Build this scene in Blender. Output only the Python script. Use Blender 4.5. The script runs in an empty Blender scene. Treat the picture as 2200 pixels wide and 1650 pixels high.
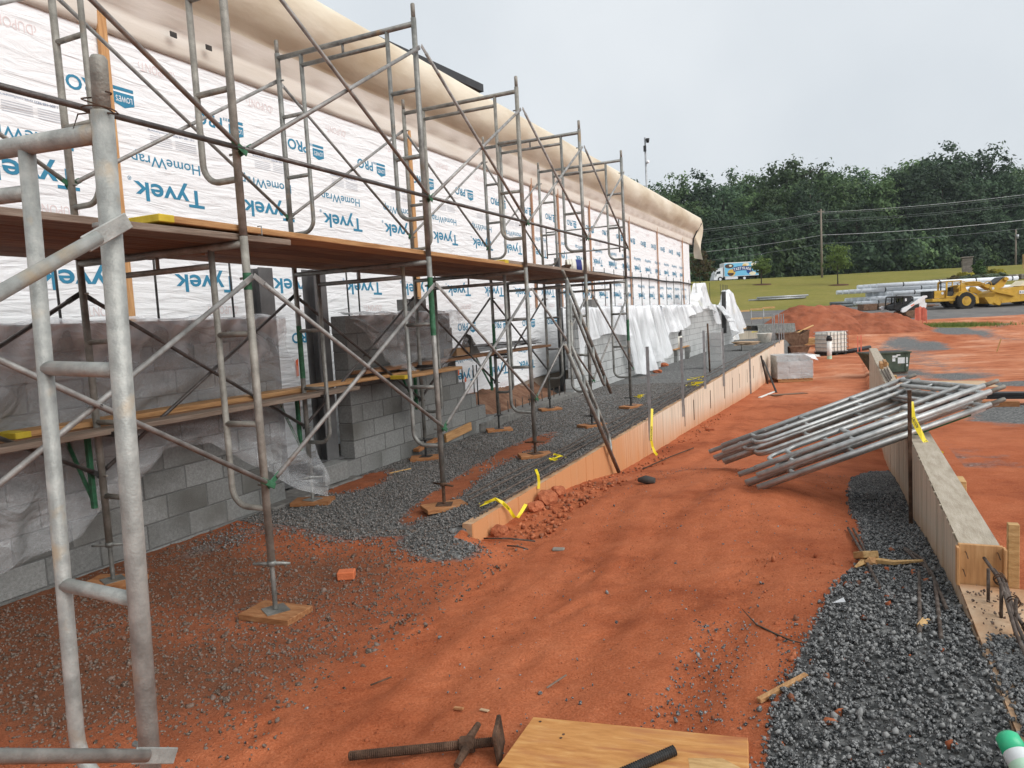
import bpy, bmesh, math, random
import numpy as np
from mathutils import Matrix, Vector, Quaternion
random.seed(7); rng = np.random.default_rng(11)
scene = bpy.context.scene
col = scene.collection
# ------------------------------------------------------------------ camera
CAMH = 1.6
RR = Vector((0.90578, 0.42039, -0.05425)); UU = Vector((0.01183, 0.10286, 0.99463)); FF = Vector((-0.42371, 0.90149, -0.08819))
RR.normalize(); FF.normalize(); UU = -(RR.cross(FF) * -1.0); UU.normalize(); RR = FF.cross(UU); RR.normalize()
FPX = 1548.26
cam_d = bpy.data.cameras.new('camera'); cam = bpy.data.objects.new('camera', cam_d); col.objects.link(cam)
cam_d.sensor_width = 36.0; cam_d.lens = FPX / 2200.0 * 36.0; cam_d.clip_start = 0.05; cam_d.clip_end = 2000
cam.matrix_world = Matrix(((RR.x, UU.x, -FF.x, 0), (RR.y, UU.y, -FF.y, 0), (RR.z, UU.z, -FF.z, CAMH), (0, 0, 0, 1)))
scene.camera = cam
def at(px, py, d):
    """a point seen at photograph pixel (px,py), d metres along the view axis"""
    return Vector((0, 0, CAMH)) + (FF + RR * ((px - 1100) / FPX) + UU * ((825 - py) / FPX)) * d
def at_z(px, py, z):
    r = FF + RR * ((px - 1100) / FPX) + UU * ((825 - py) / FPX)
    return Vector((0, 0, CAMH)) + r * ((z - CAMH) / r.z)
def at_x(px, py, x):
    r = FF + RR * ((px - 1100) / FPX) + UU * ((825 - py) / FPX)
    return Vector((0, 0, CAMH)) + r * (x / r.x)
# ------------------------------------------------------------------ world, sun, exposure
SUN_EL, SUN_AZ = math.radians(40), math.radians(104)   # azimuth clockwise from +Y
world = bpy.data.worlds.new('World'); scene.world = world; world.use_nodes = True
wn = world.node_tree.nodes; wl = world.node_tree.links; wn.clear()
sky = wn.new('ShaderNodeTexSky'); sky.sky_type = 'NISHITA'; sky.sun_disc = False
sky.sun_elevation = SUN_EL; sky.sun_rotation = SUN_AZ; sky.air_density = 1.0; sky.dust_density = 6.0; sky.ozone_density = 1.0
hs = wn.new('ShaderNodeHueSaturation'); hs.inputs['Saturation'].default_value = 0.18
mx = wn.new('ShaderNodeMix'); mx.data_type = 'RGBA'; mx.inputs[0].default_value = 0.72
mx.inputs[7].default_value = (6.55, 6.95, 7.3, 1)
tc = wn.new('ShaderNodeTexCoord'); cn = wn.new('ShaderNodeTexNoise'); cn.inputs['Scale'].default_value = 2.2; cn.inputs['Detail'].default_value = 4; wl.new(tc.outputs['Generated'], cn.inputs['Vector'])
cr = wn.new('ShaderNodeValToRGB'); cr.color_ramp.elements[0].position = .35; cr.color_ramp.elements[1].position = .68; cr.color_ramp.elements[0].color = (.90, .915, .93, 1); cr.color_ramp.elements[1].color = (1.06, 1.055, 1.05, 1); wl.new(cn.outputs['Fac'], cr.inputs[0])
cm = wn.new('ShaderNodeMix'); cm.data_type = 'RGBA'; cm.blend_type = 'MULTIPLY'; cm.inputs[0].default_value = 1.0
bg = wn.new('ShaderNodeBackground'); bg.inputs['Strength'].default_value = 0.105
wo = wn.new('ShaderNodeOutputWorld')
wl.new(sky.outputs[0], hs.inputs['Color']); wl.new(hs.outputs[0], mx.inputs[6]); wl.new(mx.outputs[2], cm.inputs[6]); wl.new(cr.outputs[0], cm.inputs[7]); wl.new(cm.outputs[2], bg.inputs[0]); wl.new(bg.outputs[0], wo.inputs[0])
sd = bpy.data.lights.new('sun', 'SUN'); sd.energy = 1.5; sd.angle = math.radians(50); sd.color = (1.0, 0.975, 0.94)
sun = bpy.data.objects.new('sun', sd); col.objects.link(sun)
sdir = Vector((math.sin(SUN_AZ) * math.cos(SUN_EL), math.cos(SUN_AZ) * math.cos(SUN_EL), math.sin(SUN_EL)))
sun.rotation_euler = (-sdir).to_track_quat('-Z', 'Y').to_euler(); sun.location = (6, -4, 20)
scene.view_settings.view_transform = 'Standard'; scene.view_settings.look = 'None'
scene.view_settings.exposure = 0.44; scene.view_settings.gamma = 1.0; scene.view_settings.use_curve_mapping = False
scene.cycles.max_bounces = 8; scene.cycles.transparent_max_bounces = 24

# ------------------------------------------------------------------ material helpers
MATS = {}
def lin(c): return tuple(c) + (1,)
def pm(name, cols, scale=6.0, rough=0.8, metal=0.0, bump=0.0, bscale=30.0, stretch=(1, 1, 1), rnd=0.0, coord='POS', detail=6, alpha=None, spec=0.3, extra=None, rrough=0.0, sheen=0):
    """principled material: noise -> colour ramp, noise bump, optional per-object value shift and a second blotch colour"""
    m = bpy.data.materials.new(name); m.use_nodes = True; nt = m.node_tree; N = nt.nodes; L = nt.links
    b = N['Principled BSDF']; b.inputs['Roughness'].default_value = rough; b.inputs['Metallic'].default_value = metal
    b.inputs['Specular IOR Level'].default_value = spec
    if coord == 'POS': c = N.new('ShaderNodeNewGeometry').outputs['Position']
    else: c = N.new('ShaderNodeTexCoord').outputs['Object']
    mp = N.new('ShaderNodeMapping'); mp.inputs['Scale'].default_value = stretch; L.new(c, mp.inputs[0])
    oi = N.new('ShaderNodeObjectInfo')
    if rnd:
        av = N.new('ShaderNodeVectorMath'); av.operation = 'ADD'
        sc = N.new('ShaderNodeVectorMath'); sc.operation = 'SCALE'; sc.inputs[0].default_value = (31, 17, 23); L.new(oi.outputs['Random'], sc.inputs['Scale'])
        L.new(mp.outputs[0], av.inputs[0]); L.new(sc.outputs[0], av.inputs[1]); vec = av.outputs[0]
    else: vec = mp.outputs[0]
    n = N.new('ShaderNodeTexNoise'); n.inputs['Scale'].default_value = scale; n.inputs['Detail'].default_value = detail; n.inputs['Roughness'].default_value = 0.62
    L.new(vec, n.inputs['Vector'])
    r = N.new('ShaderNodeValToRGB'); e = r.color_ramp.elements
    while len(e) < len(cols): e.new(0.5)
    for i, cc in enumerate(cols):
        e[i].position = 0.28 + 0.44 * i / max(1, len(cols) - 1); e[i].color = lin(cc)
    L.new(n.outputs['Fac'], r.inputs[0]); out = r.outputs[0]
    if extra:   # (colour, scale, lo, hi)
        n2 = N.new('ShaderNodeTexNoise'); n2.inputs['Scale'].default_value = extra[1]; n2.inputs['Detail'].default_value = 5; L.new(vec, n2.inputs['Vector'])
        mr = N.new('ShaderNodeMapRange'); mr.inputs[1].default_value = extra[2]; mr.inputs[2].default_value = extra[3]; L.new(n2.outputs['Fac'], mr.inputs[0])
        mm = N.new('ShaderNodeMix'); mm.data_type = 'RGBA'; mm.inputs[7].default_value = lin(extra[0]); L.new(mr.outputs[0], mm.inputs[0]); L.new(out, mm.inputs[6]); out = mm.outputs[2]
    if rnd:
        hv = N.new('ShaderNodeHueSaturation'); ma = N.new('ShaderNodeMath'); ma.operation = 'MULTIPLY_ADD'; ma.inputs[1].default_value = 2 * rnd; ma.inputs[2].default_value = 1 - rnd
        L.new(oi.outputs['Random'], ma.inputs[0]); L.new(ma.outputs[0], hv.inputs['Value']); L.new(out, hv.inputs['Color']); out = hv.outputs[0]
    L.new(out, b.inputs['Base Color'])
    if rrough:
        mr = N.new('ShaderNodeMapRange'); mr.inputs[3].default_value = rough - rrough; mr.inputs[4].default_value = rough + rrough; L.new(n.outputs['Fac'], mr.inputs[0]); L.new(mr.outputs[0], b.inputs['Roughness'])
    if bump:
        nb = N.new('ShaderNodeTexNoise'); nb.inputs['Scale'].default_value = bscale; nb.inputs['Detail'].default_value = 5; L.new(vec, nb.inputs['Vector'])
        bp = N.new('ShaderNodeBump'); bp.inputs['Strength'].default_value = min(1, bump); bp.inputs['Distance'].default_value = 0.01 * max(1, bump); L.new(nb.outputs['Fac'], bp.inputs['Height']); L.new(bp.outputs[0], b.inputs['Normal'])
    if alpha is not None: b.inputs['Alpha'].default_value = alpha
    MATS[name] = m; return m
def plain(name, c, rough=0.6, metal=0.0, spec=0.4):
    return pm(name, [tuple(x * 0.85 for x in c), tuple(min(1, x * 1.1) for x in c)], 9.0, rough, metal, spec=spec)

pm('galv', [(.12, .122, .112), (.24, .242, .225), (.37, .37, .34)], 9, 0.5, 0.45, 0.25, 160, rnd=.16, coord='OBJ', extra=((.30, .21, .12), 5, .62, .78), rrough=.14)
pm('galv_dull', [(.15, .143, .125), (.25, .24, .21), (.37, .36, .32)], 11, 0.62, 0.3, 0.3, 120, rnd=.16, coord='OBJ', extra=((.24, .15, .09), 4, .64, .78), rrough=.12)
pm('galv_near', [(.22, .225, .21), (.33, .34, .32), (.46, .46, .43)], 18, 0.5, 0.3, 0.2, 180, extra=((.40, .33, .24), 7, .60, .70), rrough=.12)
pm('brace_steel', [(.16, .155, .145), (.29, .285, .27), (.43, .425, .405)], 10, 0.55, 0.35, 0.25, 140, rnd=.22, coord='OBJ', extra=((.22, .14, .09), 6, .64, .78))
pm('galv_pile', [(.27, .28, .275), (.42, .43, .42), (.56, .565, .55)], 9, 0.42, 0.5, 0.15, 160, rnd=.18, coord='OBJ', extra=((.34, .25, .16), 5, .64, .8), rrough=.12)
pm('rail_steel', [(.045, .042, .04), (.11, .10, .095), (.20, .19, .18)], 8, 0.35, 0.5, 0.3, 160, coord='OBJ')
pm('green_paint', [(.03, .075, .04), (.03, .12, .06), (.07, .19, .11)], 22, .6, 0, .2, 90)
pm('dark_steel', [(.03, .03, .03), (.07, .07, .068)], 12, .5, .5, .2, 100)
pm('rust', [(.035, .022, .015), (.085, .048, .03), (.17, .10, .065)], 16, .85, .15, .6, 140)
pm('rebar', [(.05, .035, .028), (.11, .085, .07), (.2, .17, .15)], 18, .8, .3, .5, 220)
pm('strut_galv', [(.26, .27, .275), (.38, .39, .40), (.50, .51, .52)], 8, .42, .5, .1, 80)
pm('column_grey', [(.085, .085, .085), (.12, .12, .12), (.16, .16, .16)], 4, .6, .1, .1, 60)
pm('plank_y', [(.105, .05, .026), (.20, .105, .055), (.31, .18, .10)], 7, .8, 0, .5, 40, stretch=(6, .35, 6), rnd=.22)
pm('plank_old', [(.13, .095, .07), (.23, .175, .135), (.34, .28, .225)], 7, .85, 0, .5, 40, stretch=(6, .35, 6), rnd=.2)
pm('plank_new', [(.25, .125, .05), (.40, .22, .095), (.52, .31, .15)], 7, .75, 0, .4, 40, stretch=(6, .4, 6), rnd=.15)
pm('wood_pad', [(.22, .085, .032), (.34, .15, .06), (.45, .235, .11)], 5, .8, 0, .4, 40, stretch=(2, 9, 9), coord='OBJ', rnd=.2)
pm('wood_raw', [(.34, .19, .075), (.50, .31, .13), (.63, .42, .20)], 6, .75, 0, .4, 50, stretch=(1.5, 8, 8), coord='OBJ', rnd=.15)
pm('wood_stud', [(.40, .20, .085), (.55, .30, .13), (.66, .40, .19)], 6, .75, 0, .3, 50, stretch=(9, 9, .6), rnd=.15)
pm('furring', [(.30, .15, .09), (.42, .24, .15), (.5, .3, .2)], 6, .8, 0, .3, 50, stretch=(9, 9, .6), rnd=.15)
pm('plywood', [(.44, .19, .055), (.56, .265, .085), (.66, .37, .14)], 4.5, .75, 0, .3, 60, stretch=(1.6, 9, 4), coord='OBJ', extra=((.40, .15, .06), 2.4, .50, .72))
pm('plywood_far', [(.42, .28, .16), (.55, .39, .25)], 2, .8, 0, .2, 30)
pm('yellow_end', [(.42, .30, .02), (.62, .47, .05)], 12, .7)
pm('concrete_top', [(.30, .25, .185), (.40, .345, .27), (.49, .43, .35)], 9, .85, 0, .5, 60, stretch=(3, .5, 1))
pm('retaining_core', [(.34, .17, .08), (.46, .28, .16), (.56, .42, .29)], 3, .9, 0, .4, 50)
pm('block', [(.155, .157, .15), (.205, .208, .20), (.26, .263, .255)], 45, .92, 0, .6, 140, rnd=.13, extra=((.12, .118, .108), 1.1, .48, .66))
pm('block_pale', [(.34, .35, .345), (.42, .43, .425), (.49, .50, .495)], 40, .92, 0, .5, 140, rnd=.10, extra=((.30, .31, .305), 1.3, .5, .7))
pm('mortar', [(.10, .10, .095), (.15, .15, .145)], 30, .95, 0, .5, 120)
pm('footing', [(.10, .095, .09), (.15, .145, .135), (.22, .21, .19)], 14, .9, 0, .6, 70)
pm('tarp', [(.62, .55, .41), (.70, .64, .51), (.77, .72, .60)], 1.6, .6, 0, 2.2, 2.4, stretch=(1, .45, 1.3), extra=((.52, .43, .30), .9, .5, .72))
pm('tarp_band', [(.66, .60, .51), (.75, .70, .62), (.82, .78, .72)], 2.2, .6, 0, .4, 9, stretch=(1, .3, 2))
pm('print_blue', [(.035, .20, .33), (.05, .25, .39)], 6, .7)
pm('print_small', [(.16, .22, .33), (.2, .26, .38)], 6, .7)
pm('print_pink', [(.72, .62, .61), (.77, .68, .67)], 6, .7)
pm('print_orange', [(.75, .13, .05), (.85, .2, .07)], 6, .7)
pm('white_paint', [(.72, .73, .74), (.8, .81, .82)], 3, .4, spec=.5)
pm('offwhite', [(.68, .65, .56), (.80, .78, .71)], 5, .5, extra=((.5, .46, .38), 6, .55, .7))
pm('blue_label', [(.02, .03, .16), (.035, .05, .22)], 6, .5)
pm('yellow_tape', [(.72, .56, .01), (.85, .70, .03)], 5, .4, spec=.5)
pm('black', [(.008, .008, .008), (.02, .02, .02)], 8, .5)
pm('black_pipe', [(.012, .013, .015), (.03, .032, .035)], 6, .4)
pm('grey_pipe', [(.10, .115, .12), (.16, .18, .185)], 3, .5)
pm('wrap_white', [(.62, .65, .68), (.74, .77, .80), (.82, .85, .88)], 3, .4, extra=((.42, .46, .5), 5, .6, .75))
pm('cat_yellow', [(.42, .24, .025), (.52, .31, .035), (.58, .36, .06)], 3, .55, 0, .1, 30, extra=((.34, .19, .05), 2.5, .58, .75))
pm('tyre', [(.012, .012, .012), (.035, .033, .03)], 8, .9, 0, .4, 40)
pm('glass_dark', [(.01, .015, .018), (.03, .04, .045)], 2, .12, spec=.6)
pm('green_bin', [(.035, .05, .035), (.065, .085, .06), (.10, .115, .085)], 5, .8, 0, .3, 40, extra=((.15, .11, .07), 6, .58, .72))
pm('rust_bin', [(.08, .045, .028), (.16, .09, .055), (.24, .15, .10)], 7, .85, 0, .5, 50)
pm('brick_red', [(.48, .12, .045), (.58, .17, .07)], 14, .9, 0, .5, 80)
pm('clay_lump', [(.24, .065, .028), (.36, .11, .05), (.46, .16, .075)], 22, .95, 0, .9, 60, rnd=.12)
pm('bark', [(.05, .04, .03), (.1, .085, .065)], 6, .95, 0, .6, 12, stretch=(3, 3, .5))
pm('pole_wood', [(.17, .14, .11), (.26, .22, .18)], 4, .9, 0, .3, 20, stretch=(6, 6, .4))
pm('mulch', [(.07, .035, .022), (.12, .06, .04)], 8, .95, 0, .8, 15)
pm('bed_stone', [(.17, .15, .125), (.28, .25, .21)], 3, .9, 0, .4, 20, rnd=.2)
pm('orange_mesh', [(.7, .16, .1), (.8, .25, .17)], 6, .6)
pm('asphalt', [(.09, .09, .09), (.13, .13, .13)], 4, .9)
pm('sack_dark', [(.03, .03, .03), (.10, .09, .08)], 5, .9)
pm('cardboard', [(.28, .17, .09), (.36, .23, .13)], 5, .85)
pm('sky_blue', [(.16, .48, .70), (.19, .53, .76)], 2, .4)
pm('navy', [(.015, .05, .2), (.02, .08, .28)], 2, .4)
pm('biscuit', [(.6, .36, .06), (.75, .5, .12)], 2, .5)
pm('chocolate', [(.05, .025, .02), (.09, .05, .04)], 2, .5)
pm('cream', [(.75, .66, .45), (.82, .75, .58)], 2, .5)
pm('pvc', [(.72, .74, .70), (.8, .82, .79)], 4, .4)
pm('pvc_green', [(.42, .62, .46), (.5, .7, .54)], 4, .4)
pm('can_green', [(.03, .42, .20), (.045, .52, .26)], 5, .35, spec=.5)
pm('can_label', [(.55, .58, .58), (.7, .73, .73)], 14, .4)
pm('building_tan', [(.30, .24, .19), (.36, .29, .235)], 2, .8)
pm('fascia_dark', [(.03, .032, .035), (.05, .052, .055)], 3, .5)
# ------------------------------------------------------------------ special materials
def mat_wrap():
    m = bpy.data.materials.new('house_wrap'); m.use_nodes = True; nt = m.node_tree; N = nt.nodes; L = nt.links; b = N['Principled BSDF']
    g = N.new('ShaderNodeNewGeometry'); mp = N.new('ShaderNodeMapping'); mp.inputs['Scale'].default_value = (1, .42, 2.6); mp.inputs['Rotation'].default_value = (.06, 0, 0); L.new(g.outputs['Position'], mp.inputs[0])
    n = N.new('ShaderNodeTexNoise'); n.inputs['Scale'].default_value = 5; n.inputs['Detail'].default_value = 7; n.inputs['Distortion'].default_value = .7; L.new(mp.outputs[0], n.inputs['Vector'])
    n2 = N.new('ShaderNodeTexNoise'); n2.inputs['Scale'].default_value = 45; n2.inputs['Detail'].default_value = 3; L.new(g.outputs['Position'], n2.inputs['Vector'])
    r = N.new('ShaderNodeValToRGB'); r.color_ramp.elements[0].color = (.80, .81, .82, 1); r.color_ramp.elements[1].color = (.88, .885, .89, 1); L.new(n2.outputs['Fac'], r.inputs[0])
    L.new(r.outputs[0], b.inputs['Base Color']); b.inputs['Roughness'].default_value = .5; b.inputs['Specular IOR Level'].default_value = .35
    bp = N.new('ShaderNodeBump'); bp.inputs['Strength'].default_value = .9; bp.inputs['Distance'].default_value = .032; L.new(n.outputs['Fac'], bp.inputs['Height']); L.new(bp.outputs[0], b.inputs['Normal'])
    MATS['house_wrap'] = m
def mat_plastic(name, op, tint, st=(1, 1, 1), bd=.05, sc=3.2, cr=False):
    m = bpy.data.materials.new(name); m.use_nodes = True; nt = m.node_tree; N = nt.nodes; L = nt.links; b = N['Principled BSDF']
    b.inputs['Base Color'].default_value = lin(tint); b.inputs['Roughness'].default_value = .16; b.inputs['Specular IOR Level'].default_value = .8
    g = N.new('ShaderNodeNewGeometry'); mp = N.new('ShaderNodeMapping'); mp.inputs['Scale'].default_value = st; L.new(g.outputs['Position'], mp.inputs[0]); n = N.new('ShaderNodeTexNoise'); n.inputs['Scale'].default_value = sc; n.inputs['Detail'].default_value = 4; n.inputs['Distortion'].default_value = 1.6; L.new(mp.outputs[0], n.inputs['Vector'])
    dv = N.new('ShaderNodeMix'); dv.data_type = 'RGBA'; dv.inputs[0].default_value = .25; L.new(mp.outputs[0], dv.inputs[6]); L.new(n.outputs['Color'], dv.inputs[7]); vo = N.new('ShaderNodeTexVoronoi'); vo.inputs['Scale'].default_value = sc * 1.7; L.new(dv.outputs[2], vo.inputs['Vector'])
    bp = N.new('ShaderNodeBump'); bp.inputs['Strength'].default_value = .7; bp.inputs['Distance'].default_value = bd; L.new(vo.outputs['Distance'] if cr else n.outputs['Fac'], bp.inputs['Height']); L.new(bp.outputs[0], b.inputs['Normal'])
    mr = N.new('ShaderNodeMapRange'); mr.inputs[1].default_value = .3; mr.inputs[2].default_value = .72; mr.inputs[3].default_value = op * .75; mr.inputs[4].default_value = min(1, op * 1.3); L.new(n.outputs['Fac'], mr.inputs[0])
    fa = N.new('ShaderNodeAttribute'); fa.attribute_name = 'film'; fm_ = N.new('ShaderNodeMath'); fm_.operation = 'MULTIPLY_ADD'; fm_.use_clamp = True; fm_.inputs[1].default_value = .55; L.new(fa.outputs['Fac'], fm_.inputs[0]); L.new(mr.outputs[0], fm_.inputs[2])
    L.new(fm_.outputs[0], b.inputs['Alpha']); MATS[name] = m
def mat_ground():
    m = bpy.data.materials.new('ground_soil'); m.use_nodes = True; nt = m.node_tree; N = nt.nodes; L = nt.links; b = N['Principled BSDF']
    g = N.new('ShaderNodeNewGeometry'); P = g.outputs['Position']
    def noise(s, d=6, r=.6):
        n = N.new('ShaderNodeTexNoise'); n.inputs['Scale'].default_value = s; n.inputs['Detail'].default_value = d; n.inputs['Roughness'].default_value = r; L.new(P, n.inputs['Vector']); return n.outputs['Fac']
    def ramp(f, cols, lo=.3, hi=.7):
        r = N.new('ShaderNodeValToRGB'); e = r.color_ramp.elements
        while len(e) < len(cols): e.new(.5)
        for i, c in enumerate(cols): e[i].position = lo + (hi - lo) * i / (len(cols) - 1); e[i].color = lin(c)
        L.new(f, r.inputs[0]); return r.outputs[0]
    def mix(f, a, bb, mode='MIX'):
        k = N.new('ShaderNodeMix'); k.data_type = 'RGBA'; k.blend_type = mode
        if isinstance(f, float): k.inputs[0].default_value = f
        else: L.new(f, k.inputs[0])
        L.new(a, k.inputs[6]); L.new(bb, k.inputs[7]); return k.outputs[2]
    def attr(nm):
        a = N.new('ShaderNodeAttribute'); a.attribute_name = nm; return a.outputs['Fac']
    def sharpen(a, ns, k=.55, lo=.42, hi=.58):
        s = N.new('ShaderNodeMath'); s.operation = 'MULTIPLY_ADD'; s.inputs[1].default_value = k; L.new(ns, s.inputs[0]); L.new(a, s.inputs[2])
        mr = N.new('ShaderNodeMapRange'); mr.inputs[1].default_value = lo + k * .5; mr.inputs[2].default_value = hi + k * .5; L.new(s.outputs[0], mr.inputs[0]); return mr.outputs[0]
    n1 = noise(.9, 8); n2 = noise(7, 8, .7); n3 = noise(90, 4, .7)
    clay = mix(.5, ramp(n1, [(.392, .099, .038), (.493, .143, .058), (.594, .202, .092)]), ramp(n2, [(.314, .072, .026), (.493, .143, .058), (.627, .218, .103)]))
    spk = ramp(n3, [(.08, .018, .007), (.42, .12, .05), (.64, .27, .145)], .26, .74)
    clay = mix(.45, clay, spk)
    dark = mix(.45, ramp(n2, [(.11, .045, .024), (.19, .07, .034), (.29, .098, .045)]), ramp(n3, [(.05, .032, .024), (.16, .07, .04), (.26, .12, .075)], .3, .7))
    v = N.new('ShaderNodeTexVoronoi'); v.inputs['Scale'].default_value = 46; L.new(P, v.inputs['Vector'])
    gv = ramp(v.outputs['Color'], [(.045, .047, .048), (.11, .112, .11), (.17, .17, .165), (.30, .30, .29)], .05, .95)
    grn = noise(1.3, 9, .75); gr2 = noise(.12, 4)
    grass = mix(.5, ramp(grn, [(.125, .125, .022), (.19, .175, .036), (.27, .235, .065)]), ramp(gr2, [(.13, .145, .03), (.205, .185, .042), (.27, .225, .065)]))
    drv = ramp(noise(.5, 9, .75), [(.10, .098, .095), (.16, .155, .15), (.22, .205, .19)])
    pale = ramp(noise(.33, 7, .7), [(.40, .12, .05), (.52, .20, .10), (.62, .33, .21)], .38, .66)
    clay = mix(sharpen(attr('pale'), noise(.7, 6), .9, .2, .8), clay, pale)
    wet = ramp(noise(1.15, 8, .65), [(.50, .38, .33), (.86, .8, .77), (1, 1, 1)], .34, .58); clay = mix(.7, clay, wet, 'MULTIPLY')
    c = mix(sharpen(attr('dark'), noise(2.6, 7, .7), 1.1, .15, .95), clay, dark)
    c = mix(sharpen(attr('drive'), noise(.45, 7)), c, drv)
    c = mix(sharpen(attr('grav'), noise(3.2, 8, .7)), c, gv)
    c = mix(sharpen(attr('grass'), noise(.8, 7)), c, grass)
    L.new(c, b.inputs['Base Color']); b.inputs['Roughness'].default_value = .93; b.inputs['Specular IOR Level'].default_value = .15
    hb = N.new('ShaderNodeMath'); hb.operation = 'MULTIPLY_ADD'; hb.inputs[1].default_value = .5; L.new(n3, hb.inputs[0]); L.new(noise(22, 6, .75), hb.inputs[2])
    bp = N.new('ShaderNodeBump'); bp.inputs['Strength'].default_value = .8; bp.inputs['Distance'].default_value = .022; L.new(hb.outputs[0], bp.inputs['Height'])
    vb = N.new('ShaderNodeBump'); vb.inputs['Strength'].default_value = .5; vb.inputs['Distance'].default_value = .03; L.new(bp.outputs[0], vb.inputs['Normal']); L.new(v.outputs['Distance'], vb.inputs['Height'])
    mg = N.new('ShaderNodeMath'); mg.operation = 'MULTIPLY'; mg.inputs[1].default_value = -.8; L.new(attr('grav'), mg.inputs[0]); 
    L.new(bp.outputs[0], b.inputs['Normal']); MATS['ground_soil'] = m
def mat_island(name, cols, rough=.9, speck=None, trans=0.0):
    m = bpy.data.materials.new(name); m.use_nodes = True; nt = m.node_tree; N = nt.nodes; L = nt.links; b = N['Principled BSDF']
    g = N.new('ShaderNodeNewGeometry'); r = N.new('ShaderNodeValToRGB'); e = r.color_ramp.elements
    while len(e) < len(cols): e.new(.5)
    for i, c in enumerate(cols): e[i].position = i / (len(cols) - 1); e[i].color = lin(c)
    L.new(g.outputs['Random Per Island'], r.inputs[0]); out = r.outputs[0]
    if speck:
        n = N.new('ShaderNodeTexNoise'); n.inputs['Scale'].default_value = speck[1]; n.inputs['Detail'].default_value = 3; L.new(g.outputs['Position'], n.inputs['Vector'])
        mr = N.new('ShaderNodeMapRange'); mr.inputs[1].default_value = .49; mr.inputs[2].default_value = .60; L.new(n.outputs['Fac'], mr.inputs[0])
        k = N.new('ShaderNodeMix'); k.data_type = 'RGBA'; k.inputs[7].default_value = lin(speck[0]); L.new(mr.outputs[0], k.inputs[0]); L.new(out, k.inputs[6]); out = k.outputs[2]
    if trans:
        oi = N.new('ShaderNodeObjectInfo'); ma = N.new('ShaderNodeMath'); ma.operation = 'MULTIPLY_ADD'; ma.inputs[1].default_value = 1.0; ma.inputs[2].default_value = .62; L.new(oi.outputs['Random'], ma.inputs[0])
        hv = N.new('ShaderNodeHueSaturation'); L.new(ma.outputs[0], hv.inputs['Value']); L.new(out, hv.inputs['Color']); out = hv.outputs[0]
    L.new(out, b.inputs['Base Color']); b.inputs['Roughness'].default_value = rough; b.inputs['Specular IOR Level'].default_value = .25
    MATS[name] = m
    if trans:
        t = N.new('ShaderNodeBsdfTranslucent'); L.new(out, t.inputs[0]); ms = N.new('ShaderNodeMixShader'); ms.inputs[0].default_value = trans
        L.new(b.outputs[0], ms.inputs[1]); L.new(t.outputs[0], ms.inputs[2]); L.new(ms.outputs[0], N['Material Output'].inputs[0])
def mat_formwall(name, base, stain, ytop):
    """cast concrete with vertical form streaks and a clay stain that climbs from the foot"""
    m = bpy.data.materials.new(name); m.use_nodes = True; nt = m.node_tree; N = nt.nodes; L = nt.links; b = N['Principled BSDF']
    g = N.new('ShaderNodeNewGeometry'); mp = N.new('ShaderNodeMapping'); mp.inputs['Scale'].default_value = (3, 9, .5); L.new(g.outputs['Position'], mp.inputs[0])
    n = N.new('ShaderNodeTexNoise'); n.inputs['Scale'].default_value = 1.6; n.inputs['Detail'].default_value = 6; L.new(mp.outputs[0], n.inputs['Vector'])
    r = N.new('ShaderNodeValToRGB'); e = r.color_ramp.elements; e.new(.5)
    for i, k in enumerate((.72, 1.0, 1.18)): e[i].position = (.3, .5, .72)[i]; e[i].color = lin(tuple(x * k for x in base))
    L.new(n.outputs['Fac'], r.inputs[0])
    a = N.new('ShaderNodeAttribute'); a.attribute_name = 'stain'
    n2 = N.new('ShaderNodeTexNoise'); n2.inputs['Scale'].default_value = 2.2; n2.inputs['Detail'].default_value = 7; L.new(mp.outputs[0], n2.inputs['Vector'])
    s = N.new('ShaderNodeMath'); s.operation = 'MULTIPLY_ADD'; s.inputs[1].default_value = .5; L.new(n2.outputs['Fac'], s.inputs[0]); L.new(a.outputs['Fac'], s.inputs[2])
    mr = N.new('ShaderNodeMapRange'); mr.inputs[1].default_value = .38; mr.inputs[2].default_value = 1.15; L.new(s.outputs[0], mr.inputs[0])
    k = N.new('ShaderNodeMix'); k.data_type = 'RGBA'; k.inputs[7].default_value = lin(stain); L.new(mr.outputs[0], k.inputs[0]); L.new(r.outputs[0], k.inputs[6])
    L.new(k.outputs[2], b.inputs['Base Color']); b.inputs['Roughness'].default_value = .88
    nb = N.new('ShaderNodeTexNoise'); nb.inputs['Scale'].default_value = 60; L.new(g.outputs['Position'], nb.inputs['Vector'])
    bp = N.new('ShaderNodeBump'); bp.inputs['Strength'].default_value = .4; bp.inputs['Distance'].default_value = .006; L.new(nb.outputs['Fac'], bp.inputs['Height']); L.new(bp.outputs[0], b.inputs['Normal'])
    MATS[name] = m
mat_wrap(); mat_plastic('plastic_clear', .22, (.86, .88, .90), (1, .8, 1.2), .12, 2.6, True); mat_plastic('plastic_milky', .56, (.84, .86, .88), (1, 1.6, .35), .03, 3); mat_ground()
mat_island('gravel_dark', [(.016, .018, .02), (.04, .043, .045), (.07, .073, .075), (.115, .117, .115), (.30, .30, .29)], .8, ((.28, .28, .275), 170))
mat_island('gravel_mixed', [(.03, .026, .024), (.06, .055, .05), (.09, .085, .08), (.12, .085, .065), (.24, .235, .225)], .85, ((.26, .255, .245), 150))
mat_island('gravel_brown', [(.05, .03, .02), (.085, .06, .045), (.12, .09, .07), (.15, .06, .032), (.17, .14, .12)], .9, ((.2, .16, .13), 110))
mat_island('clay_crumb', [(.20, .055, .024), (.34, .10, .043), (.44, .15, .07), (.12, .06, .04)], .95)
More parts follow.
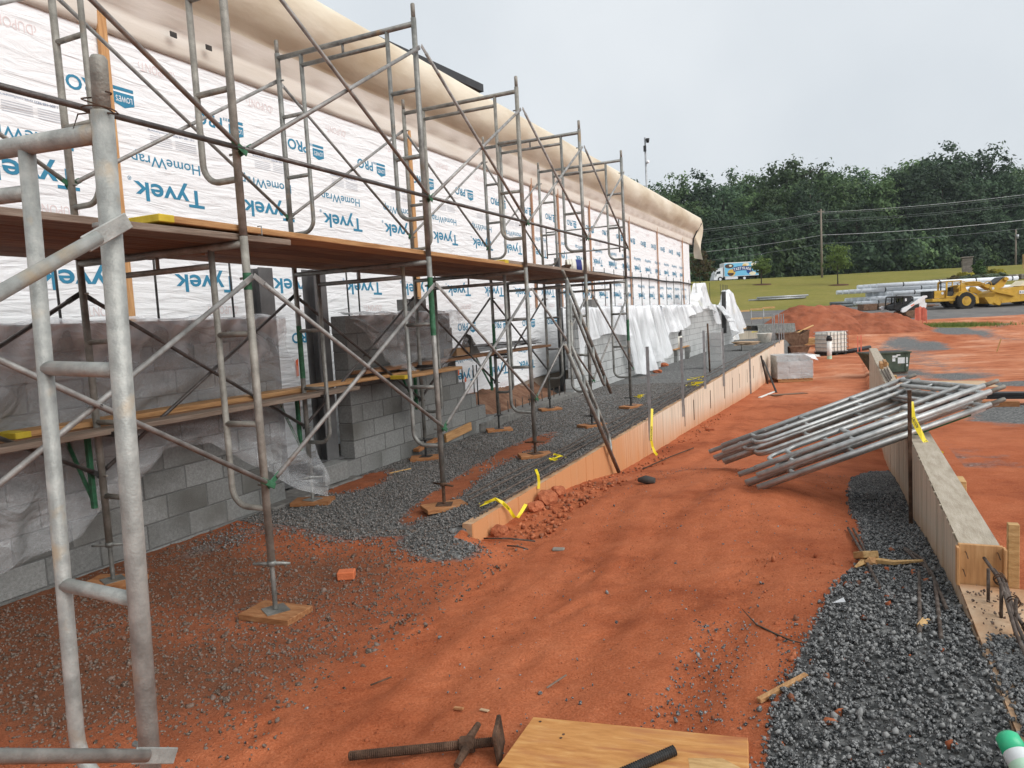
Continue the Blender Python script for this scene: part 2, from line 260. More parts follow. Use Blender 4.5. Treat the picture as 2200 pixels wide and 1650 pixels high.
mat_island('leaf_forest', [(.030, .056, .032), (.042, .075, .040), (.056, .096, .049), (.074, .12, .06)], .7, None, .25)
mat_island('leaf_forest_pale', [(.045, .082, .032), (.065, .112, .043), (.086, .14, .055), (.115, .175, .072)], .7, None, .25)
mat_island('leaf_young', [(.09, .14, .035), (.13, .19, .05), (.18, .25, .075)], .7, None, .45)
mat_island('leaf_copper', [(.09, .075, .035), (.13, .09, .05), (.09, .12, .04)], .7, None, .45)
mat_island('leaf_hedge', [(.04, .085, .022), (.06, .12, .03), (.085, .155, .042)], .7, None, .2)
mat_island('leaf_gold', [(.27, .23, .02), (.36, .31, .04), (.22, .22, .03)], .7, None, .2)
mat_island('leaf_grey', [(.10, .135, .08), (.15, .18, .11)], .7, None, .2)
mat_island('grass_blade', [(.10, .17, .03), (.16, .22, .05), (.25, .26, .08)], .8, None, .2)
mat_formwall('retaining_concrete', (.66, .55, .43), (.56, .26, .11), 0)
mat_formwall('form_concrete', (.48, .42, .33), (.46, .23, .10), 0)

# ------------------------------------------------------------------ mesh helpers
def np_mesh(name, V, F, mat=None, smooth=False):
    V = np.asarray(V, np.float32); F = np.asarray(F, np.int32); k = F.shape[1]
    me = bpy.data.meshes.new(name); me.vertices.add(len(V)); me.vertices.foreach_set('co', V.ravel())
    me.loops.add(F.size); me.loops.foreach_set('vertex_index', F.ravel()); me.polygons.add(len(F))
    me.polygons.foreach_set('loop_start', np.arange(0, F.size, k, dtype=np.int32)); me.polygons.foreach_set('loop_total', np.full(len(F), k, np.int32))
    if smooth: me.polygons.foreach_set('use_smooth', np.ones(len(F), bool))
    me.update(calc_edges=True); me.validate()
    if mat: me.materials.append(MATS[mat])
    return me
class MB:
    def __init__(s): s.v = []; s.f = []; s.m = []; s.mi = 0
    def add(s, v, f):
        b = len(s.v); s.v += [tuple(x) for x in v]; s.f += [tuple(i + b for i in q) for q in f]; s.m += [s.mi] * len(f); return s
    def box(s, c, d, rz=0.0, M=None):
        hx, hy, hz = d[0] / 2, d[1] / 2, d[2] / 2
        p = [Vector((x, y, z)) for z in (-hz, hz) for y in (-hy, hy) for x in (-hx, hx)]
        T = Matrix.Translation(c) @ Matrix.Rotation(rz, 4, 'Z') if M is None else Matrix.Translation(c) @ M
        return s.add([T @ q for q in p], [(0, 2, 3, 1), (4, 5, 7, 6), (0, 1, 5, 4), (2, 6, 7, 3), (0, 4, 6, 2), (1, 3, 7, 5)])
    def tube(s, pts, r, n=10, cap=True, rs=None):
        pts = [Vector(p) for p in pts]; k = len(pts); rings = []; up = None
        for i, p in enumerate(pts):
            t = (pts[min(i + 1, k - 1)] - pts[max(i - 1, 0)]).normalized()
            if up is None: up = t.orthogonal().normalized()
            up = (up - t * up.dot(t)); up = up.normalized() if up.length > 1e-6 else t.orthogonal().normalized(); w = t.cross(up)
            rr = r if rs is None else rs[i]
            rings.append([p + (up * math.cos(a) + w * math.sin(a)) * rr for a in [2 * math.pi * j / n for j in range(n)]])
        v = [q for g in rings for q in g]
        f = [(i * n + j, i * n + (j + 1) % n, (i + 1) * n + (j + 1) % n, (i + 1) * n + j) for i in range(k - 1) for j in range(n)]
        if cap: f += [tuple(range(n - 1, -1, -1)), tuple((k - 1) * n + j for j in range(n))]
        return s.add(v, f)
    def prism(s, poly, y0, y1, axis='Y'):
        n = len(poly)
        if axis == 'Y': v = [(a, y0, b) for a, b in poly] + [(a, y1, b) for a, b in poly]
        elif axis == 'X': v = [(y0, a, b) for a, b in poly] + [(y1, a, b) for a, b in poly]
        else: v = [(a, b, y0) for a, b in poly] + [(a, b, y1) for a, b in poly]
        f = [tuple(range(n)), tuple(range(2 * n - 1, n - 1, -1))] + [((j + 1) % n, j, n + j, n + (j + 1) % n) for j in range(n)]
        return s.add(v, f)
    def mesh(s, name, mats, smooth=False, bevel=0.0):
        me = bpy.data.meshes.new(name); me.from_pydata(s.v, [], s.f)
        for m in ([mats] if isinstance(mats, str) else mats): me.materials.append(MATS[m])
        me.polygons.foreach_set('material_index', s.m)
        bm = bmesh.new(); bm.from_mesh(me); bmesh.ops.recalc_face_normals(bm, faces=bm.faces)
        if bevel: bmesh.ops.bevel(bm, geom=list(bm.edges), offset=bevel, segments=1, affect='EDGES')
        bm.to_mesh(me); bm.free()
        if smooth:
            for p in me.polygons: p.use_smooth = len(p.vertices) == 4
        me.update(); return me
def tag(o, label=None, cat=None, group=None, kind=None):
    if label: o['label'] = label
    if cat: o['category'] = cat
    if group: o['group'] = group
    if kind: o['kind'] = kind
    return o
def thing(name, label, cat, M=None, group=None):
    o = bpy.data.objects.new(name, None); o.empty_display_size = .1; col.objects.link(o)
    if M is not None: o.matrix_world = M if isinstance(M, Matrix) else Matrix.Translation(M)
    return tag(o, label, cat, group)
def ob(name, me, parent=None, M=None):
    o = bpy.data.objects.new(name, me); col.objects.link(o)
    if parent is not None: o.parent = parent
    if M is not None:
        M = M if isinstance(M, Matrix) else Matrix.Translation(M)
        if parent is None: o.matrix_world = M
        else: o.matrix_local = M
    return o
def solo(name, me, label, cat, M=None, group=None): return tag(ob(name, me, None, M), label, cat, group)
def clone(root, M=None, label=None, group=None):
    r = root.copy(); col.objects.link(r)
    if M is not None: r.matrix_world = M
    if label: r['label'] = label
    if group: r['group'] = group
    for ch in KIDS.get(root.name, []):
        c = ch.copy(); c.parent = r; col.objects.link(c); c.matrix_local = ch.matrix_local
        for gch in KIDS.get(ch.name, []):
            d = gch.copy(); d.parent = c; col.objects.link(d); d.matrix_local = gch.matrix_local
    return r
KIDS = {}
def note(root): 
    KIDS[root.name] = list(root.children)
    for c in root.children: KIDS[c.name] = list(c.children)
def RZ(a): return Matrix.Rotation(a, 4, 'Z')
def TR(*p): return Matrix.Translation(p if len(p) == 3 else p[0])
def basis(o, x, y, z):
    return Matrix(((x[0], y[0], z[0], o[0]), (x[1], y[1], z[1], o[1]), (x[2], y[2], z[2], o[2]), (0, 0, 0, 1)))
def along(p0, p1, up=(0, 0, 1)):
    """frame with local x from p0 to p1"""
    p0 = Vector(p0); x = (Vector(p1) - p0).normalized(); z = Vector(up); z = (z - x * z.dot(x)).normalized(); y = z.cross(x)
    return basis(p0, x, y, z)
_box = {}
def bmesh_box(d, mat, bevel=0.003):
    k = (tuple(round(x, 4) for x in d), mat, bevel)
    if k not in _box: _box[k] = MB().box((0, 0, 0), d).mesh('box_' + mat, mat, bevel=bevel)
    return _box[k]
_TX = {}
def text_mesh(body, w, h, mat, bold=0.0, name='print', res=3):
    """flat lettering fitted to w x h, lower left at the origin, in the XY plane"""
    key = (body, bold)
    if key in _TX:
        me = _TX[key].copy(); V = np.empty(len(me.vertices) * 3, np.float32); me.vertices.foreach_get('co', V); V = V.reshape(-1, 3) * np.array([w, h, 1], np.float32)
        me.vertices.foreach_set('co', V.ravel()); me.materials.clear(); me.materials.append(MATS[mat]); me.update(); return me
    cu = bpy.data.curves.new(name, 'FONT'); cu.body = body; cu.resolution_u = res; cu.offset = bold
    o = bpy.data.objects.new(name, cu); col.objects.link(o)
    dg = bpy.context.evaluated_depsgraph_get(); me = bpy.data.meshes.new_from_object(o.evaluated_get(dg)); bpy.data.objects.remove(o)
    V = np.empty(len(me.vertices) * 3, np.float32); me.vertices.foreach_get('co', V); V = V.reshape(-1, 3); lo = V.min(0); hi = V.max(0)
    V[:, 0] = (V[:, 0] - lo[0]) / (hi[0] - lo[0]) * w; V[:, 1] = (V[:, 1] - lo[1]) / (hi[1] - lo[1]) * h
    me.vertices.foreach_set('co', V.ravel()); me.materials.clear(); me.materials.append(MATS[mat]); me.update(); return me
def vnoise(x, y, seed=0):
    xi = np.floor(x).astype(np.int64); yi = np.floor(y).astype(np.int64); fx = x - xi; fy = y - yi
    fx = fx * fx * (3 - 2 * fx); fy = fy * fy * (3 - 2 * fy)
    def h(a, b):
        n = (a * 374761393 + b * 668265263 + seed * 974711) & 0x7fffffff; n = ((n ^ (n >> 13)) * 1274126177) & 0x7fffffff; return ((n ^ (n >> 16)) & 0xffff) / 65535.0
    return (h(xi, yi) * (1 - fx) + h(xi + 1, yi) * fx) * (1 - fy) + (h(xi, yi + 1) * (1 - fx) + h(xi + 1, yi + 1) * fx) * fy
def fbm(x, y, s, o=4, seed=0):
    t = 0; a = .5
    for i in range(o): t = t + a * (vnoise(x * s, y * s, seed + i) - .5); s *= 2.03; a *= .5
    return t
def sst(a, b, x): t = np.clip((x - a) / (b - a), 0, 1); return t * t * (3 - 2 * t)

for t_, b_ in [('Tyvek', .018), ('HomeWrap', .006), ('PRO', .02), ("LOWE'S", .015), ('\u2039DUPONT\u203a', .004), ('Call 1-800-448-9835 tyvek.com/homewrap', 0.0), ('\u00ae', 0.0), ('AMory', .01), ('CAUTION', .02), ('B 618', .03)] + [(c_, .03) for c_ in 'TASYKE']:
    _TX[(t_, b_)] = text_mesh(t_, 1, 1, 'black', b_)
# ================================================================== GROUND
RWX, RWT, RWY0, RWY1 = -2.65, .05, 4.78, 34.8       # left retaining wall: face X, top, near and far end
FWX0, FWX1, FWT, FWY0, FWY1 = .45, .62, .45, 3.85, 19.6   # right formed wall
WX = -5.1                                             # face of the block wall
def rbf(pts):
    A = np.array(pts, float); n = len(A); xy = A[:, :2] * np.array([1.0, .7])
    def ker(r2): return np.where(r2 > 1e-12, r2 * np.log(np.maximum(r2, 1e-12)), 0)
    K = ker(((xy[:, None] - xy[None]) ** 2).sum(-1)) + np.eye(n) * .02; Q = np.c_[np.ones(n), xy]
    W = np.linalg.solve(np.block([[K, Q], [Q.T, np.zeros((3, 3))]]), np.r_[A[:, 2], np.zeros(3)])
    def f(x, y):
        o = W[n] + W[n + 1] * x + W[n + 2] * y * .7
        for i in range(n): o = o + W[i] * ker((x - xy[i, 0]) ** 2 + (y * .7 - xy[i, 1]) ** 2)
        return o
    return f
PATH = rbf([(-5.1, 0, -.12), (-5.1, 1.5, -.12), (-5.1, 2.8, -.1), (-5.1, 4.3, -.1), (-3.3, 3.3, -.16), (-3.2, 1.2, -.12), (-2.62, 4.94, -.13), (-2.62, 5.8, -.11), (-2.62, 6.92, -.17),
            (-2.62, 8.38, -.35), (-2.62, 10.8, -.49), (-2.62, 16.6, -.72), (-2.62, 27, -1.06), (-2.62, 36, -1.05), (.3, 3.15, .22), (.45, 3.79, .19), (.45, 5.05, .06), (.45, 6.75, -.15),
            (.45, 11.58, -.69), (.45, 19.7, -.91), (-1.1, 2.5, 0), (-.4, 2.8, .06), (-1.3, 5, -.04), (-.5, 5.2, .03), (-1.1, 6.8, -.02), (-.68, 6.45, .03), (-1.2, 7.9, -.13), (-.25, 6.0, -.02), (.2, 6.6, -.2),
            (-1, 9, -.34), (-1, 12, -.55), (-1, 17, -.76), (-1, 27, -1.04), (-1, 36, -1.0), (.6, 30, -.98), (-2, .8, -.08), (0, .8, .16), (1, 1.2, .24), (-2.2, 3.6, -.12), (-3, -2, -.1), (1, -2, .2)])
SHELF = rbf([(-3.27, 4.6, -.10), (-3.27, 5.4, -.05), (-3.3, 7.5, .005), (-3.32, 9.7, .02), (-3.35, 11.8, .02), (-4.75, 4.6, -.10), (-4.75, 5.4, -.075), (-4.75, 7.5, -.07), (-4.75, 9.6, -.06), (-4.8, 11.8, -.03),
             (-2.75, 5, .03), (-2.75, 7, .045), (-2.75, 10, .045), (-2.75, 15, .04), (-2.8, 25, .02), (-2.8, 36, .02), (-5.2, 15, -.02), (-5.2, 25, -.04), (-5.2, 36, -.05), (-4, 20, 0), (-6.2, 8, -.12), (-6.2, 12, -.1)])
def far_z(w): return np.interp(w, [0, 30, 36, 40, 46, 52, 56, 62, 66, 76, 112, 115, 126, 132, 200, 900], [-1, -1, -.95, -.55, -.2, .25, .62, 1.1, 1.28, 2.2, 5.85, 5.92, 5.92, 6.2, 9, 9])
def right_z(y): return np.interp(y, [-3, 1, 3, 4.2, 6, 9, 14, 20, 27, 36, 60], [.22, .25, .25, .14, .03, -.1, -.33, -.6, -.92, -.95, -.9])
def gz_a(x, y, fine=True):
    x = np.asarray(x, float); y = np.asarray(y, float)
    w = -.4254 * x + .905 * y
    yc = np.clip(y, -4, 40); xc = np.clip(x, -7, 3)
    p = PATH(xc, yc); s = SHELF(xc, np.clip(yc, 4, 40)); r = right_z(y) + .03 * np.clip(x - .6, 0, 6)
    hard = (x < RWX - .05) & (y > RWY0)
    soft = sst(4.0, 4.85, y) * sst(-2.3, -3.0, x)
    z = p * (1 - soft) + s * soft; z = np.where(hard, s, z)
    z = np.where((y > RWY0) & (x >= RWX - .05), p, z)
    z = np.where(x > FWX1 - .07, np.where(y > 3.0, r, p * (1 - sst(.55, .9, x)) + r * sst(.55, .9, x)), z)
    tw = sst(33, 41, w); z = z * (1 - tw) + far_z(w) * tw
    near = 1 - sst(40, 70, w)
    z = z + near * (.05 * fbm(x, y, .55, 3, 5) + (.022 * fbm(x, y, 5, 4, 9) + .012 * fbm(x, y, 22, 2, 3) if fine else 0)) + (1 - near) * .5 * fbm(x, y, .05, 3, 2)
    return z
_gz = {}
_r = np.random.default_rng(77)
PRINTS = [(_r.uniform(-2.4, .1), _r.uniform(1.6, 8.5), _r.uniform(-.5, .5)) for _ in range(110)]
def relief(x, y):
    """tyre ruts and boot prints pressed into the path"""
    o = np.zeros_like(x)
    for x0, amp, ph in ((-1.75, .10, .3), (-.62, .10, .5), (-2.05, .16, 1.9), (-1.1, .16, 2.1)):
        d = x - (x0 + amp * np.sin(y * .55 + ph) + .06 * np.sin(y * 1.7 + ph)); g = np.exp(-(d / .10) ** 2)
        o += -.020 * g + .009 * np.exp(-((np.abs(d) - .19) / .06) ** 2) + .005 * g * np.sign(np.sin(y * 38 + 30 * np.abs(d)))
    for px_, py_, a_ in PRINTS:
        m_ = (np.abs(x - px_) < .25) & (np.abs(y - py_) < .25)
        if m_.any():
            c, s = math.cos(a_), math.sin(a_); u = (x[m_] - px_) * c + (y[m_] - py_) * s; v = -(x[m_] - px_) * s + (y[m_] - py_) * c; q = (u / .055) ** 2 + (v / .15) ** 2
            o[m_] += -.013 * np.exp(-q ** 2) + .006 * np.exp(-((np.sqrt(q) - 1.25) / .22) ** 2)
    return .65 * o * ((x > RWX + .1) | (y < RWY0)) * (x < .1) * (y > 1) * (y < 22) * (x > -3.4)
def gz(x, y):
    k = (round(x, 3), round(y, 3))
    if k not in _gz: _gz[k] = float(gz_a(np.array([x]), np.array([y]), False)[0])
    return _gz[k]
def blob(x, y, cx, cy, rx, ry, a=0):
    c, s = math.cos(a), math.sin(a); u = ((x - cx) * c + (y - cy) * s) / rx; v = (-(x - cx) * s + (y - cy) * c) / ry; return np.exp(-(u * u + v * v))
def masks(x, y):
    w = -.4254 * x + .905 * y; s = .905 * x + .4254 * y
    edge = np.interp(y, [0, 2, 2.7, 3.3, 3.95, 4.7, 5.6, 7, 8.5, 9.6, 10.2], [-.28, -.26, -.27, -.18, -.09, .07, .07, -.02, .02, .22, .6])
    right = sst(-.06, .06, x - edge) * (x < FWX0 + .03) * (y < 10.3) + (x >= FWX0 + .03) * (x < 1.15) * sst(3.75, 3.45, y)
    left = ((x < RWX - .02) & (y > RWY0)) * (1.0) * np.clip(1.0 - 1.0 * blob(x, y, -3.55, 5.9, .22, 1.1, .15) - 1.0 * blob(x, y, -3.75, 8.2, .28, 1.3, .05) - .9 * blob(x, y, -4.75, 6.2, .3, .45) - .5 * blob(x, y, -4.9, 6.6, .2, .9) - .4 * blob(x, y, -4.4, 13, .5, 2) - .45 * blob(x, y, -4.6, 18, .5, 2.5), 0, 1)
    spill = np.clip(.95 * blob(x, y, -2.8, 4.6, .38, .30, -.5) + .62 * blob(x, y, -3.9, 4.8, .8, .34) + .5 * blob(x, y, -4.75, 4.1, .3, .8), 0, 1) * (y <= RWY0 + .05)
    spill = np.where((x > RWX - .12) & (y > RWY0 - .1), 0, spill)
    patch = np.where((x > 1.0) & (w < 45), .27 + 1.5 * (fbm(x, y * .45, .36, 3, 21) + .03), 0) * (y > 8) + .8 * blob(x, y, 2.4, 13, .7, 1.6) + .7 * blob(x, y, 3.6, 20, 1.2, 1.2)
    grav = np.clip(right + left + spill + np.clip(patch, 0, 1) * (x > .7), 0, 1) * (w < 47)
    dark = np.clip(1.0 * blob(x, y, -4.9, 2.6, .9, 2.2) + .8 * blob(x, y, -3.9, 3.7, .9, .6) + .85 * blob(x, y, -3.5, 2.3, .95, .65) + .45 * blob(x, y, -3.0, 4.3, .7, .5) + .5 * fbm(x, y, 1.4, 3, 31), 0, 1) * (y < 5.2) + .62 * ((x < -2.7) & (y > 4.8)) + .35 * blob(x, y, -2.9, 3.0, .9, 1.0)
    drv = sst(48.5, 51, w + 1.5 * fbm(x, y, .15, 3)) * sst(68.5, 65, w + .035 * np.clip(s + 10, -10, 60)) + .8 * blob(x, y, -13, 52, 6, 9, .5)
    road = sst(114, 114.6, w) * sst(122, 121.4, w)
    grass = np.clip(sst(64, 66.5, w + .06 * np.clip(s + 5, -40, 60)) - road, 0, 1) + .8 * blob(x, y, 5.95, 52.2, 1.6, 1.6, .2) + .7 * blob(x, y, -7.5, 52, 1.6, 1.2)
    pale = sst(6, 16, y) * (x > FWX1) * (w < 52) + .7 * sst(16, 26, y) * (x > RWX) * (x <= FWX1) * (w < 52)
    return dict(pale=np.clip(pale, 0, 1), grav=grav, dark=np.clip(dark, 0, 1), drive=np.clip(drv + road, 0, 1), grass=np.clip(grass, 0, 1))
def spaced(segs):
    o = []
    for a, b, n in segs: o += list(np.linspace(a, b, n, endpoint=False))
    o.append(segs[-1][1]); return np.array(o)
gx = spaced([(-600, -150, 10), (-150, -40, 24), (-40, -12, 30), (-12, -5.4, 34), (-5.4, RWX - .075, 84), (RWX - .075, RWX - .025, 1), (RWX - .025, FWX0 + .05, 96), (FWX0 + .05, FWX1 - .05, 1), (FWX1 - .05, 2.2, 30), (2.2, 12, 70), (12, 40, 60), (40, 140, 30), (140, 700, 10)])
gy = spaced([(-30, -4, 16), (-4, .8, 30), (.8, 6.5, 190), (6.5, 12, 120), (12, 24, 140), (24, 46, 120), (46, 80, 90), (80, 150, 60), (150, 900, 16)])
GX, GY = np.meshgrid(gx, gy); fx, fy = GX.ravel(), GY.ravel()
GZ = gz_a(fx, fy) + relief(fx, fy)
nx, ny = len(gx), len(gy); ii = (np.arange(ny - 1)[:, None] * nx + np.arange(nx - 1)[None]).ravel()
gme = np_mesh('ground', np.c_[fx, fy, GZ], np.c_[ii, ii + 1, ii + nx + 1, ii + nx], 'ground_soil', True)
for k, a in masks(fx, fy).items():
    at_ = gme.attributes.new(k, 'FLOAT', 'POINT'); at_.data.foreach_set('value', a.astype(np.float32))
ground = tag(ob('ground', gme), kind='structure')

# ---- loose stones
ICO = None
def stones(name, xs, ys, sizes, mat, sink=.35, lift=None):
    global ICO
    if ICO is None:
        bm = bmesh.new(); bmesh.ops.create_icosphere(bm, subdivisions=1, radius=1); ICO = (np.array([v.co[:] for v in bm.verts]), np.array([[v.index for v in f.verts] for f in bm.faces])); bm.free()
    bv, bf = ICO; n = len(xs); shapes = []
    for k in range(24):
        r = np.random.default_rng(100 + k); d = r.normal(size=(7, 3)); d /= np.linalg.norm(d, axis=1)[:, None]
        v = bv.copy()
        for q in d:                                     # chop flat facets: angular crushed stone
            h = .38 + .3 * r.random(); t = v @ q; v = v - np.clip(t - h, 0, None)[:, None] * q
        shapes.append(v * np.array([1, .65 + .4 * r.random(), .5 + .35 * r.random()]))
    S = np.stack(shapes)[rng.integers(0, 24, n)]
    q = rng.normal(size=(n, 4)); q /= np.linalg.norm(q, axis=1)[:, None]; a, b, c, d = q.T
    Rm = np.stack([np.stack([1 - 2 * (c * c + d * d), 2 * (b * c - a * d), 2 * (b * d + a * c)], -1), np.stack([2 * (b * c + a * d), 1 - 2 * (b * b + d * d), 2 * (c * d - a * b)], -1), np.stack([2 * (b * d - a * c), 2 * (c * d + a * b), 1 - 2 * (b * b + c * c)], -1)], 1)
    V = np.einsum('nij,nkj->nki', Rm, S) * sizes[:, None, None]
    z = gz_a(xs, ys) + sizes * (1 - 2 * sink) * .6 + (0 if lift is None else lift)
    V = V + np.stack([xs, ys, z], -1)[:, None]
    F = bf[None] + (np.arange(n) * len(bv))[:, None, None]
    return np_mesh(name, V.reshape(-1, 3), F.reshape(-1, 3), mat)
def sample(n, x0, x1, y0, y1, key=None, thr=.5, dens=None):
    x = rng.uniform(x0, x1, n); y = rng.uniform(y0, y1, n)
    if key:
        m = masks(x, y)[key] + .5 * fbm(x, y, 3, 3, 4); k = m > thr + rng.uniform(-.3, .3, n); x, y = x[k], y[k]
    if dens is not None:
        k = rng.random(len(x)) < dens(x, y); x, y = x[k], y[k]
    return x, y
x, y = sample(42000, -.45, 1.1, 1.6, 7.4, 'grav'); k = (x < FWX0 - .012) | (x > FWX1 + .02) | (y < 3.15); x, y = x[k], y[k]
sz = .0055 + .0115 * rng.random(len(x)) ** 1.5; sz = sz * (1 + .6 * (rng.random(len(x)) > .95)); lift = rng.uniform(0, .018, len(x))
tag(ob('gravel_bed', stones('gravel_bed', x, y, sz, 'gravel_dark', .4, lift)), 'dark grey crushed stone bed beside the formed concrete wall', 'gravel', kind='stuff')
x, y = sample(9000, -.1, FWX0 - .015, 7.2, 10, 'grav'); tag(ob('gravel_bed', stones('gravel_far', x, y, rng.uniform(.010, .018, len(x)), 'gravel_dark', .4)), 'dark crushed stone strip under the pile of frames', 'gravel', kind='stuff')
x, y = sample(30000, -5.05, -2.4, 4.0, 8.2, 'grav'); k = (x < RWX - .035) | (y < RWY0 - .1); x, y = x[k], y[k]
tag(ob('gravel_shelf', stones('gravel_shelf', x, y, rng.uniform(.006, .016, len(x)), 'gravel_mixed', .4, rng.uniform(0, .012, len(x)))), 'grey crushed stone spread under the scaffold behind the retaining wall', 'gravel', kind='stuff')
x, y = sample(16000, -5.05, RWX - .035, 8.2, 16, 'grav')
tag(ob('gravel_shelf', stones('gravel_shelf_far', x, y, rng.uniform(.012, .022, len(x)), 'gravel_mixed', .4)), 'grey crushed stone between the long block wall and the retaining wall', 'gravel', kind='stuff')
x, y = sample(16000, -5.05, -2.2, 1.2, 4.9, None, dens=lambda x, y: np.clip(masks(x, y)['dark'] * 1.1 + .12 + .8 * fbm(x, y, 1.5, 3, 8), 0, 1))
tag(ob('rubble_scatter', stones('rubble', x, y, rng.uniform(.005, .015, len(x)) * (1 + 1.0 * (rng.random(len(x)) > .96)), 'gravel_brown', .45)), 'brown stony rubble strewn along the foot of the near block wall', 'rubble', kind='stuff')
x, y = sample(3600, -3.3, .4, 1.5, 9, None, dens=lambda x, y: np.clip(.35 + 1.2 * sst(.9, 0, np.abs(x + .5)) * sst(4.8, 2.5, y) + fbm(x, y, 1.2, 3, 6), 0, 1))
x2, y2 = sample(1500, -.75, .05, 1.8, 3.6); x = np.r_[x, x2]; y = np.r_[y, y2]
k = (x > RWX + .05) | (y < RWY0 - .1); x, y = x[k], y[k]
tag(ob('stray_stones', stones('stray', x, y, rng.uniform(.003, .0095, len(x)) * (1 + .9 * (rng.random(len(x)) > .95)), 'gravel_dark', .35)), 'stray grey stones scattered over the red path', 'stones', kind='stuff')
x, y = sample(26000, -3.4, .2, 1.3, 8.5, None, dens=lambda x, y: np.clip(.3 + 1.6 * fbm(x, y, 2.2, 3, 14), 0, 1)); k = ((x > RWX + .03) | (y < RWY0 - .1)) & ((masks(x, y)['grav'] < .4) | (rng.random(len(x)) < .08)); x, y = x[k], y[k]
tag(ob('clay_crumbs', stones('crumbs', x, y, rng.uniform(.002, .0062, len(x)) * (1 + 1.5 * (rng.random(len(x)) > .985)), 'clay_crumb', .45)), 'small red clay crumbs over the trodden path', 'soil', kind='stuff')
xb = np.r_[rng.normal(-2.35, .13, 260), rng.normal(-2.45, .08, 160), rng.normal(-.05, .25, 60)]; yb = np.r_[rng.uniform(5, 7.2, 260), rng.uniform(7, 16, 160), rng.uniform(2, 5, 60)]
k = xb > RWX + .06; xb, yb = xb[k], yb[k]
tag(ob('clay_clods', stones('clods', xb, yb, rng.uniform(.008, .035, len(xb)), 'clay_crumb', .35)), 'crumbled clay clods along the foot of the stained retaining wall', 'soil', kind='stuff')
def lump(name, x, y, r, mat, label, cat, sq=.75, seed=1, z=None):
    v = np.array(ICO[0]); f = ICO[1]
    bm = bmesh.new(); bmesh.ops.create_icosphere(bm, subdivisions=3, radius=r); rr = np.random.default_rng(seed)
    o = rr.uniform(0, 50, 3)
    for q in bm.verts:
        k = 1 + .95 * float(fbm(np.array([q.co.x / r * 1.1 + o[0] + q.co.z / r]), np.array([q.co.y / r * 1.1 + o[1] - q.co.z / r * .6]), 1.3, 4, seed)[0]); q.co *= k; q.co.z *= sq
    me = bpy.data.meshes.new(name); bm.to_mesh(me); bm.free(); me.materials.append(MATS[mat])
    return solo(name, me, label, cat, TR(x, y, (gz(x, y) if z is None else z) + r * sq * .55))
for i, (px, py, r, zz) in enumerate([(1130, 1078, .10, None), (1152, 1096, .075, None), (1100, 1060, .06, None), (1165, 1060, .085, None), (1075, 1145, .07, None)]):
    p = at_z(px, py, -.10); x_ = max(p.x, RWX + r * .9)
    lump('clay_lump', x_, p.y, r, 'clay_lump', 'red clay lump fallen against the near end of the retaining wall', 'clay lump', .8, 3 + i)['group'] = 'clay lumps by the retaining wall'
for i, (px, py, r) in enumerate([(1400, 790, .16), (1425, 785, .14), (1412, 800, .12)]):
    p = at_z(px, py, 0.0); lump('clay_heap', p.x, p.y, r, 'clay_lump', 'small red clay heap on gravel by the foot of the long block wall', 'clay lump', .5, 30 + i)['group'] = 'clay heaps on the gravel'

# ---- dirt mound
def mound(name, cx, cy, rx, ry, h, ang, seed, base, label):
    n, m = 110, 80; u = np.linspace(-1.1, 1.1, n); v = np.linspace(-1.1, 1.1, m); U, Vv = np.meshgrid(u, v); U, Vv = U.ravel(), Vv.ravel()
    r = np.sqrt(U ** 2 + Vv ** 2); z = h * np.clip(1 - r ** 1.35, -.25, 1) * (1 + .5 * fbm(U, Vv, 2.4, 4, seed)) + h * .22 * fbm(U, Vv, 5, 4, seed + 3) * (r < 1.05) + h * .06 * fbm(U, Vv, 24, 3, seed)
    X = U * rx; Y_ = Vv * ry; c, s = math.cos(ang), math.sin(ang); wx = cx + X * c - Y_ * s; wy = cy + X * s + Y_ * c
    zz = np.maximum(base + z, gz_a(wx, wy, False) - .25)
    zz = np.where(r > 1.0, gz_a(wx, wy, False) - .2, zz)
    i_ = (np.arange(m - 1)[:, None] * n + np.arange(n - 1)[None]).ravel()
    me = np_mesh(name, np.c_[wx, wy, zz], np.c_[i_, i_ + 1, i_ + n + 1, i_ + n], 'mound_soil', True)
    return tag(ob(name, me), kind='structure')
pm('bank_soil', [(.08, .04, .022), (.17, .085, .05), (.27, .16, .10)], 5, .95, 0, 1.2, 30)
pm('mound_soil', [(.17, .05, .022), (.29, .088, .042), (.38, .135, .07)], 1.3, .95, 0, 2.5, 9, detail=9)
th = math.atan2(.4254, .905)
pA = at(1745, 700, 46); mound('dirt_mound', pA.x, pA.y, 4.6, 3.2, 2.0, th, 3, -.45, 'heap of red soil')
pB = at(1880, 705, 45); mound('dirt_mound', pB.x, pB.y, 3.6, 2.6, 1.45, th - .1, 8, -.5, 'heap of red soil')
pC = at(1770, 690, 53); mound('dirt_mound', pC.x, pC.y, 4.2, 2.2, 1.3, th, 12, .2, 'heap of red soil')

